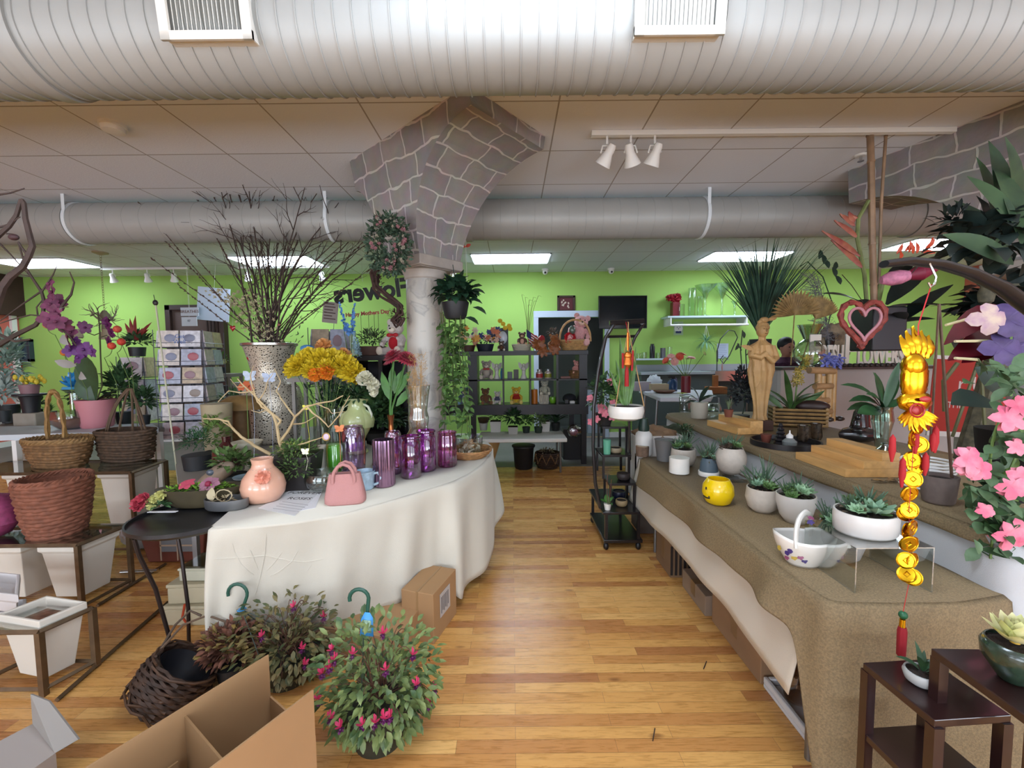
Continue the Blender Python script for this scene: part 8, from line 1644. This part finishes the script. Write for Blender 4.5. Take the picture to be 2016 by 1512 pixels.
t=thing('heart_wreath','pink and red vine heart wreath hanging before the black vase','wreath',at(1698,632,2.75));m.tube([hp(.175,i/40*6.283)for i in range(40)],[.018+.004*math.sin(i*3)for i in range(40)],7,closed=True);m2 .tube([hp(.125,i/40*6.283)+Vector((0,-.02,-.005))for i in range(40)],.009,6,closed=True)
for i in range(60):p=hp(.175,U(0,6.283));m.leaf(p,rdir(),rdir(),.03,.012,seg=2)
obj('red_vine',m,mat('#8f4038',.6,var=.35,scale=30),t);obj('pink_ribbon_heart',m2,mat('#c48a94',.5),t);obj('loop',MB().tube([(0,0,.12),(0,.1,.25),(.05,.25,.35)],.003,4),M_TWIG,t)
def onledge(px,Y=4.66):p=at(px,720,Y);p.z=CTZ+.001;return p
t=thing('grass_plant','tall fountain of dark green silk grass behind the statue','plant',at(1497,668,5.05));k=mpp(t.location);m=MB();spray(m,(0,0,0),190,190*k,4.2*k,(.02,.52),.45,seg=6,fold=.3);obj('grass_blades',m,mat('#3c5e4e',.5,var=.4,scale=6),t);obj('purple_plume',MB().tube([(-.02,-.05,60*k),(-.06,-.05,140*k)],[.02,.006],6),mat('#4a3540',.8),t);m=MB();m.lathe([(.1,-.35),(.12,0)],n=20);obj('dark_vase',m,mat('#20262a',.5),t)
tt=thing('pedestal','dark pedestal carrying the silk grass behind the statue','pedestal',(t.location.x,t.location.y,0));obj('column',MB().lathe([(.16,0),(.12,.05),(.12,t.location.z-.40),(.15,t.location.z-.352)],n=20),mat('#3a3e3c',.6),tt)
t=thing('palm_fan','dried tan palm fans behind the statue head','dried leaf',onledge(1572));L0=t.location.copy();k=mpp(L0);m=MB()
for(cx,cy,r_,a0,a1)in((1564,620,48,.1,3.2),(1605,628,44,.4,2.2)):
 c_=at(cx,cy,4.5)-L0
 for i in range(20):a=a0+(a1-a0)*i/19;m.leaf(c_,(math.cos(a),-.15,math.sin(a)),(0,-1,.2),r_*k,7*k,bend=.1,fold=.35,peak=.7,tip=.1)
 m.tube([c_,Vector((c_.x*.5,0,.02))],.006,5)
obj('fan_leaves',m,mat('#a58a5a',.6,var=.25,scale=20),t)
t=thing('feather_plume','smoky grey feathery plume right of the palm fan','dried grass',onledge(1632));L0=t.location.copy();k=mpp(L0);m=MB()
for i in range(220):s_=U(0,1);p=at(1636-38*s_+U(-12,12),672-130*s_,4.6+U(-.05,.05))-L0;m.tube([p,p+Vector((U(-.1,.05),U(-.03,.03),U(0,.06))),p+Vector((U(-.16,.06),0,U(-.02,.08)))],.0022,3)
for j in range(5):m.tube(bez((0,0,0),at(1638,650,4.6)-L0,at(1600+U(-10,10),545,4.6)-L0),.003,4)
obj('feathers',m,mat('#77767a',.9,var=.2,scale=30),t)
t=thing('fresh_flowers_letters','cream cut out FRESH FLOWERS letters standing on the dark ledge','sign',onledge(1682,4.52));k=mpp(t.location);LM=mat('#ece8dc',.55)
for s,sz,x,zc,sx_ in(('F',84,-80,29,.62),('RESH',56,-44,19,.34),('F',84,-10,29,.62),('LOWERS',56,50,19,.42)):
 tm=textmesh(s,sz*k,LM,.008,sx=sx_,bold=.012);obj('letters',tm,None,t,loc=(x*k,0,zc*k),rot=(math.radians(90),0,0))
m=MB()
for i in range(16):
 x=-80+i*10.5;m.sphere((x*k,-6*k,2.5*k),(6*k,5*k,4*k),8,6)
solo('pebble_row','row of dark smooth stones along the foot of the cream letters','stones',m,mat('#2f2d2e',.35),loc=t.location+Vector((0,-.02,0)))
t=thing('glass_decanter','large hourglass shaped clear glass vase left of the cream letters','vase',onledge(1592,4.6));k=mpp(t.location);pot(t,[(14*k,0),(26*k,14*k),(28*k,32*k),(18*k,48*k),(10*k,54*k),(14*k,64*k),(22*k,82*k)],glass('#e6eee6',.4),soil=False,name='glass_body')
t=thing('driftwood_hut','pale driftwood birdhouse with an oval opening behind the letters','birdhouse',onledge(1640,4.74));k=mpp(t.location);obj('hut_body',MB().sphere((0,0,42*k),(34*k,10*k,42*k),22,14,mod=lambda p:1+.05*math.sin(p.x*60+p.z*20)),mat('#8f7f68',.8,var=.3,scale=12),t);obj('opening',MB().sphere((-14*k,-9*k,50*k),(9*k,3*k,16*k),14,8),M_BLACK,t)
t=thing('photo_board','cream board with rows of small dark photos right of the black vase','notice',onledge(1776,4.7));k=mpp(t.location);obj('board',MB().bb((-18*k,0,0),(18*k,.01,72*k)),mat('#c2bfae',.7),t);m=MB()
for r_ in range(4):
 for c_ in range(4):m.bb(((-15+8*c_)*k,-.003,(12+13*r_)*k),((-9+8*c_)*k,0,(19+13*r_)*k))
obj('photos',m,mat('#5b4a4c',.6),t)
t=thing('person','person with dark hair in a purple top bending behind the counter left of the letters','person',(at(1548,690,5.3).x,5.3,0));z_=at(1548,683,5.3).z
b=MB();hx=0;b.sphere((0,-.02,z_-.02),(.075,.09,.11),16,12);b.tube([(0,0,z_-.1),(0,.02,z_-.2)],[.05,.055],10);b.lathe([(.12,.5),(.15,.7),(.14,z_-.45),(.17,z_-.2),(.08,z_-.14)],n=20,sy=.65)
for s_ in(-1,1):b.tube([(s_*.17,0,z_-.27),(s_*.21,-.02,z_-.5),(s_*.12,-.22,z_-.56),(s_*.05,-.3,z_-.54)],[.055,.045,.036,.028],10);b.tube([(s_*.08,0,.55),(s_*.1,-.35,.52),(s_*.1,-.36,.06)],[.085,.065,.045],10);b.tube([(s_*.1,-.34,.04),(s_*.1,-.5,.035)],[.04,.03],8)
for s_ in(-1,1):
 for f_ in range(4):b.tube([(s_*.05+f_*.012*s_-.018*s_,-.3,z_-.54),(s_*.05+f_*.012*s_-.018*s_,-.36-.008*f_,z_-.55),(s_*.05+f_*.012*s_-.018*s_,-.385-.006*f_,z_-.57)],.0085,6)
 b.tube([(s_*.03,-.3,z_-.535),(s_*.005,-.33,z_-.53)],.009,6)
b.sphere((0,-.115,z_-.03),(.014,.02,.022),8,6)
for s_ in(-1,1):b.sphere((s_*.078,-.01,z_-.02),(.012,.018,.028),8,6)
bo=obj('body',b,mat('#b07a66',.6),t);q=bo.modifiers.new('r','REMESH');q.mode='VOXEL';q.voxel_size=.008;q.use_smooth_shade=True
obj('hair',MB().sphere((0,.015,z_+.035),(.095,.105,.095),18,12,mod=lambda p:1+.02*math.sin(p.x*200)),mat('#17141a',.6),t);obj('purple_top',MB().lathe([(.15,.52),(.175,.7),(.165,z_-.45),(.195,z_-.2),(.1,z_-.13)],n=24,sy=.7,cap=False),mat('#4b2440',.8,var=.35,scale=30),t)
m=MB()
for s_ in(-1,1):m.sphere((s_*.03,-.105,z_-.005),(.011,.006,.007),8,5)
m.tube([(-.025,-.103,z_-.075),(.025,-.103,z_-.075)],.005,5);obj('eyes_and_mouth',m,mat('#3a1f1c',.5),t)
tt=thing('stool','stool hidden behind the counter under the seated person','stool',(t.location.x,5.36,0));obj('seat',MB().lathe([(.16,.44),(.17,.46),(.16,.48)],n=20),M_BLACK,tt);obj('post',MB().lathe([(.15,0),(.03,.03),(.03,.44)],n=16),M_CHROME,tt)
t,w_,h_=poster('red_sign','red sign board with white script lettering behind the gold charm',(1828,702,2000,862),3.3,'#b5382e',(('r Us',.17,.02,.10,'#e0d0cc'),('THE',.07,-.13,-.07,'#e0d0cc'),('O',.08,.02,-.13,'#e0d0cc')),tilt=.06);obj('white_border',MB().bb((-w_,-.004,h_-.03),(w_,.012,h_)).bb((-w_,-.004,-h_),(w_,.012,-h_+.04)),M_WHITE,t);obj('back_post',MB().bb((-.02,.01,-t.location.z),(.02,.04,h_*.8)),M_BLACK,t)
# ---- foliage at the upper right, anthuriums, pansies
t=thing('palm_foliage','dark green silk palm fronds filling the upper right corner','plant',at(1990,560,1.75));L0=t.location.copy();g=lambda x,y,d=0:at(x,y,1.75+d)-L0;m=MB();m2=MB()
for a,b,w_ in(((1975,470),(1985,250),.09),((1990,470),(2030,260),.1),((1960,460),(1955,300),.07),((1990,500),(1900,380),.08),((2000,450),(1925,330),.08),((1995,520),(1880,450),.09),((2010,480),(1990,300),.1),((1960,500),(1870,430),.05)):A_,B_=g(*a,U(-.15,.15)),g(*b,U(-.2,.2));m.leaf(A_,B_-A_,(0,-1,.3),(B_-A_).length,w_,bend=.35,seg=7)
bush(m2,g(1945,485),(.17,.12,.09),90,.13,.06,bend=1.2);bush(m2,g(1965,620,.15),(.12,.10,.2),90,.12,.07,bend=1.2);bush(m2,g(1880,445,.05),(.07,.06,.08),60,.05,.02);obj('sword_leaves',m,mat('#1c3020',.6,scale=8,col2='#344c2c'),t);obj('dark_foliage',m2,mat('#1c2824',.5,var=.4,scale=10),t)
m=MB();m.tube([g(1990,560,.1),g(1985,640,.1),Vector((0,.12,-.78))],[.03,.04,.05],8);m.sphere(g(1942,580),(.028,.025,.05),14,10,mod=lambda p:1+.1*math.sin(p.z*200));obj('mossy_stems',m,mat('#4f4a38',.8,var=.4,scale=40),t)
t=thing('anthurium_spray','dark red anthuriums with cream spadices at the right','flowers',at(1930,700,1.7));L0=t.location.copy();g=lambda x,y,d=0:at(x,y,1.7+d)-L0;m,m2,m3=MB(),MB(),MB()
for a,b,w_ in(((1960,600),(1870,668),.09),((1990,655),(1880,700),.12),((1950,690),(1900,710),.07)):A_,B_=g(*a),g(*b);m.leaf(A_,B_-A_,(0,-.8,1),(B_-A_).length*1.1,w_,bend=.15,seg=6,peak=.3,th=.004)
for a,b in(((1905,628),(1862,640)),((1945,671),(1880,672)),((1925,708),(1880,705))):m2 .tube([g(*a,-.05),g(*b,-.06)],[.006,.005],8)
for q in((1875,860),(1940,860)):m3 .tube([g(1930,700),g(*q)],.006,6)
m3 .tube([g(1860,810),g(1858,750),g(1885,715)],.008,6);obj('red_spathes',m,mat('#5a0f1e',.25,var=.2,scale=10,coat=.5),t);obj('cream_spadices',m2,mat('#cfc49a',.5),t);obj('stems',m3,mat('#5a5a38',.6),t)
t=thing('pansy_spray','large purple and cream silk pansies at the right edge','flowers',at(1985,680,1.6));L0=t.location.copy();g=lambda x,y,d=0:at(x,y,1.6+d)-L0;m,m2=MB(auto=True),MB()
for x,y,r_ in((1985,628,40),(2010,640,38),(2000,690,40),(1975,685,34),(2020,700,30)):petals5(m,g(x,y),r_*1.6/815,up=(-.4,-1,.3),n=4,W=1.0,bend=.9)
petals5(m2,g(1947,628,-.05),32*1.6/815,up=(-.3,-1,.1),n=4,W=.9,bend=.8);obj('purple_petals',m,mat('#50406e',.6,var=.3,scale=14),t);obj('cream_petals',m2,mat('#c3ae9c',.6,scale=20,col2='#a07a94'),t);obj('stem',MB().tube([g(1990,660),g(1990,780)],.006,5),M_STEM,t)
t=thing('pink_azalea','pink silk azalea with green leaves hanging over the bench end at right','flowers',at(1985,930,1.35));L0=t.location.copy();g=lambda x,y,d=0:at(x,y,1.35+d)-L0;m,m2,m3=MB(),MB(auto=True),MB();kk=1.35/815
for(x,y,n_)in((1985,760,22),(1960,1000,60),(1935,980,40),(1990,1080,40),(1990,880,30),(1925,930,16),(1980,1030,40),(1945,720,10),(1960,1060,24)):
 for i in range(n_):m.leaf(g(x+U(-34,34),y+U(-34,34),U(-.05,.08)),(U(-1,1),U(-1,.2),U(-.8,.6)),(0,-.6,1),U(26,44)*kk,U(17,26)*kk,bend=.6)
for(x,y,r_)in((1905,905,30),(1925,925,24),(1985,825,28),(2005,800,22),(1992,960,26),(2008,940,24),(1985,1055,30),(2010,1045,24),(1940,1005,16),(1900,920,20),(2000,880,18)):
 for j in range(2):
  m2 .auto=j==0;petals5(m2,g(x,y,-.06-.01*j),r_*kk,up=(U(-.6,.2),-1,U(-.2,.6)),n=5,W=.7,bend=.9,cupd=.3,rot=U(0,6))
m3 .tube(bez(g(2000,780),g(1930,850),g(1955,1000)),.004,5);m3 .tube(bez(g(2000,900),g(1960,980),g(1950,1100)),.004,5);m3 .tube([g(2010,820,.1),g(1985,960,.1),g(2005,1110,.1)],.02,8);obj('leaves',m,mat('#38542e',.5,scale=14,col2='#5f7a58'),t);obj('pink_bloom',m2,mat('#d0607c',.55,scale=20,col2='#df8c9c'),t);obj('stems',m3,M_STEM,t)
t=thing('black_basket','black hanging basket behind the pink azalea','basket',at(1990,930,1.5));obj('basket_body',MB().lathe([(.05,-.1),(.085,.0),(.10,.16)],n=20),mat('#141416',.8),t);m=MB();m.leaf((-.06,0,.25),(-1,-.2,.2),(0,-.5,1),.2,.14,bend=.5).leaf((0,-.04,.22),(-.6,-.2,-.8),(0,-1,.2),.2,.13).leaf((-.05,0,.3),(-.8,0,1),(0,-1,.3),.12,.12);obj('dark_leaves',m,mat('#1f3328',.5),t)
# ---- dark stands, lotus bowl, plant bowl at the lower right
DS=mat('#2a1716',.28,coat=.4,var=.2,scale=8)
def dstand(label,TL,TR,z,depth,zb=()):
 """TL, TR: pixel ends of the front-left edge line on the top plane"""
 A_,B_=onz(*TL,z),onz(*TR,z);t=thing('black_stand',label,'stand',(A_.x,A_.y,0));e=(B_-A_);e.z=0;n_=Vector((-e.y,e.x,0)).normalized()*depth
 if n_.x<0:n_=-n_
 for j,zz in enumerate((z,)+tuple(zb)):obj('shelf',MB().prism([(q.x,q.y)for q in(Vector((0,0,0)),e,e+n_,n_)][::-1],zz-.02,zz),DS,t,smooth=False,bevel=.002)
 for q in(e*.04+n_*.05,e*.96+n_*.05,e*.96+n_*.95,e*.04+n_*.95):obj('post',MB().bb((q.x-.012,q.y-.012,0),(q.x+.012,q.y+.012,z-.02)),DS,t)
 return t
dstand('upper dark wood stand with the lotus bowl at lower right',(1833,1276),(2040,1425),.75,.28,(.30,));dstand('lower dark wood stand with the shallow white bowl at lower right',(1699,1304),(1840,1418),.62,.20,(.42,))
t,k=thing_at('succulent_bowl','shallow white bowl with a small leafy plant on the lower dark stand','potted plant',1812,1358,.621);squeeze(t,.9);push(t,.02);pot(t,[(24*k,0),(40*k,8*k),(46*k,22*k),(42*k,30*k)],mat('#aeb0ae',.4));m=MB();spray(m,(4*k,0,28*k),9,70*k,18*k,(.3,1.2),.8);obj('leaves',m,mat('#2b4a2e',.5),t)
t,k=thing_at('lotus_bowl','dark green glazed bowl holding a large pale yellow lotus bloom','bowl',1992,1352,.751);squeeze(t,.85);push(t,.02);pot(t,[(36*k,0),(44*k,6*k),(88*k,50*k),(92*k,78*k),(80*k,92*k)],mat('#27382b',.25,var=.4,scale=14,coat=.6),name='bowl_body');m=MB()
for l in range(4):
 for i in range(8-l):a=i*6.283/(8-l)+l*.5;e=1.45-.33*l;m.leaf((0,0,92*k),(math.cos(a)*math.sin(e),math.sin(a)*math.sin(e),math.cos(e)+.1),(-math.cos(a),-math.sin(a),.8),(96-12*l)*k,48*k,bend=-.5,seg=6,peak=.5)
obj('lotus_petals',m,mat('#d8d2a0',.55,scale=10,col2='#c6cf7c'),t);obj('stamens',MB().lathe([(14*k,92*k),(18*k,112*k),(2*k,116*k)],n=20),mat('#cfa23c',.7),t)
# ---- creases pressed into the cream cloth, laid on its surface
from mathutils.bvhtree import BVHTree
_me=TABLE1 .data;_bv=BVHTree.FromPolygons([v.co.copy()for v in _me.vertices],[tuple(p.vertices)for p in _me.polygons])
for ln in(((420,1100),(480,1097),(523,1093),(570,1103),(600,1106),(650,1098)),((458,1068),(462,1085),(475,1110),(490,1125),(503,1133)),((493,1082),(500,1100),(512,1128)),((555,1088),(540,1108),(520,1128)),((588,1082),(575,1105),(550,1125),(527,1137)),((615,1110),(602,1128)),((525,1050),(522,1092),(512,1140),(500,1180))):
 P=[]
 for a,b in zip(ln,ln[1:]):
  for j in range(5):
   x=a[0]+(b[0]-a[0])*j/5;y=a[1]+(b[1]-a[1])*j/5;h=_bv.ray_cast(CAM,ray(x,y).normalized())
   if h[0]is not None:P.append(h[0]+Vector((0,-.0022,0)))
 if len(P)>2:obj('crease',MB().tube(P,[.0004]+[.0019]*(len(P)-2)+[.0004],5),M_CLOTH,TABLE1)
# ---- plants and boxes filling the middle ground
table_under('dark plant table behind the copper cone vase and the cream cloth',712,872,4.0,.9,.5,'#4a4640')
green('broad dark plant right behind the pale green amphora',700,872,3.95,60,90,220,.11,M_LEAFD);green('round leaved green plant between amphora and copper vase',742,872,3.9,52,96,180,.12,mat('#4a6a3c',.5,var=.4,scale=10));green('low mixed plant at the foot of the marble column',776,872,4.0,46,54,150,.09,Mg1);green('feathery green plant behind the flower cylinder',662,872,4.0,56,104,240,.09,mat('#3f5f48',.5,var=.4,scale=10))
table_under('small table of cartons between the tall rack and pierced vase',452,778,5.6,.9,.4,'#a9a7a2')
for i,(x,w,h,c,l)in enumerate(((438,22,14,'#b9bcc2','pale carton left of the dark printer behind the tall rack'),(462,26,20,'#3a3d44','dark grey printer beside the pierced vase neck'),(478,16,26,'#c9c6c0','upright white box close to the pierced vase'))):
 p=at(x,778,5.6);p.z+=.001;k=mpp(p);solo('office_box',l,'box',MB().bb((-w*k/2,-.12,0),(w*k/2,.12,h*k)),mat(c,.6),loc=p,bevel=.005,smooth=False)
table_under('small table behind the second card rack with boxes',600,735,5.8,.7,.4,'#a9a7a2')
p=at(597,735,5.8);p.z+=.001;k=mpp(p);solo('office_box','pale green white monitor shaped box right of the vase rim','box',MB().bb((-14*k,-.1,0),(16*k,.1,26*k)),mat('#b9d0c4',.5),loc=p,bevel=.005,smooth=False)
clump('dark_shrub','blackish fine leaved shrub to the left of the wooden statue',1460,840,Z2,46,118,330,.05,mat('#22262a',.6,var=.4,scale=20));
t=thing('hook_stand','black triangular wire stand with a hook before the sink','stand',(onz(1414,768,.90).x+.1,onz(1414,768,.90).y-.0,.90));L0=t.location.copy();Yh=L0 .y;g=lambda x,y:at(x,y,Yh)-L0;m=MB()
m.tube([Vector((g(1412,700).x,0,0)),g(1412,690),g(1418,668),g(1434,650),g(1446,652),g(1452,664),g(1436,700),g(1424,716),g(1418,708),g(1424,700)],.008,6);m.tube([g(1412,712),g(1412,690)],.014,6);obj('bent_rod',m,mat('#202428',.4),t);obj('foot',MB().bb((g(1412,700).x-.06,-.05,0),(g(1412,700).x+.06,.05,.012)),M_BLACK,t)
t=thing('thin_plant','thin leafless dark stems rising beside the silk grass','plant',(onz(1462,838,Z2).x+.12,onz(1462,838,Z2).y+.25,Z2));L0=t.location.copy();g=lambda x,y:at(x,y,L0 .y)-L0;m=MB()
for pts_ in(((1466,800),(1462,740),(1458,690),(1462,650)),((1466,800),(1470,730),(1468,690),(1474,672)),((1460,690),(1452,676)),((1468,700),(1480,690))):m.tube([g(*q)for q in pts_],.005,5)
m.tube([(0,0,0),g(1466,800)],.006,5)
for q in((1455,676),(1474,674),(1478,690),(1463,652)):m.leaf(g(*q),(U(-.5,.5),0,-1),(0,-1,0),.07,.03)
obj('dark_stems',m,mat('#2a3a2a',.6),t)
for(x,y,a,l)in((1385,1318,.9,'dark twig lying on the floor boards near the aisle table'),(1285,1460,1.1,'small dark twig on the floor in the near aisle')):
 solo('fallen_twig',l,'twig',MB().tube([(0,0,.003),(.03*math.cos(a),.03*math.sin(a),.004),(.06*math.cos(a),.05*math.sin(a)+.01,.003)],.0022,5),M_TWIG,loc=onz(x,y,0))
framed('wall_frame','dark framed panel with white sill on the green wall at far left','frame',48,668,66,712,mat('#2c3a44',.5),mat('#3f5560',.4),fw=.05,d=.08)
t=thing('dark_leaf_plant','dark leafy stems arching above the palm fans','plant',onledge(1610,4.78));L0=t.location.copy();g=lambda x,y:at(x,y,4.78)-L0;m=MB();m.tube([Vector((0,0,0)),g(1640,600),g(1620,545),g(1590,515),g(1575,525)],.006,5)
for q in((1612,510),(1622,520),(1632,528),(1645,545),(1655,560),(1640,532)):m.leaf(g(*q),(U(-.6,.6),0,1),(0,-1,0),.12,.06)
obj('stem_and_leaves',m,mat('#2a4034',.5),t)
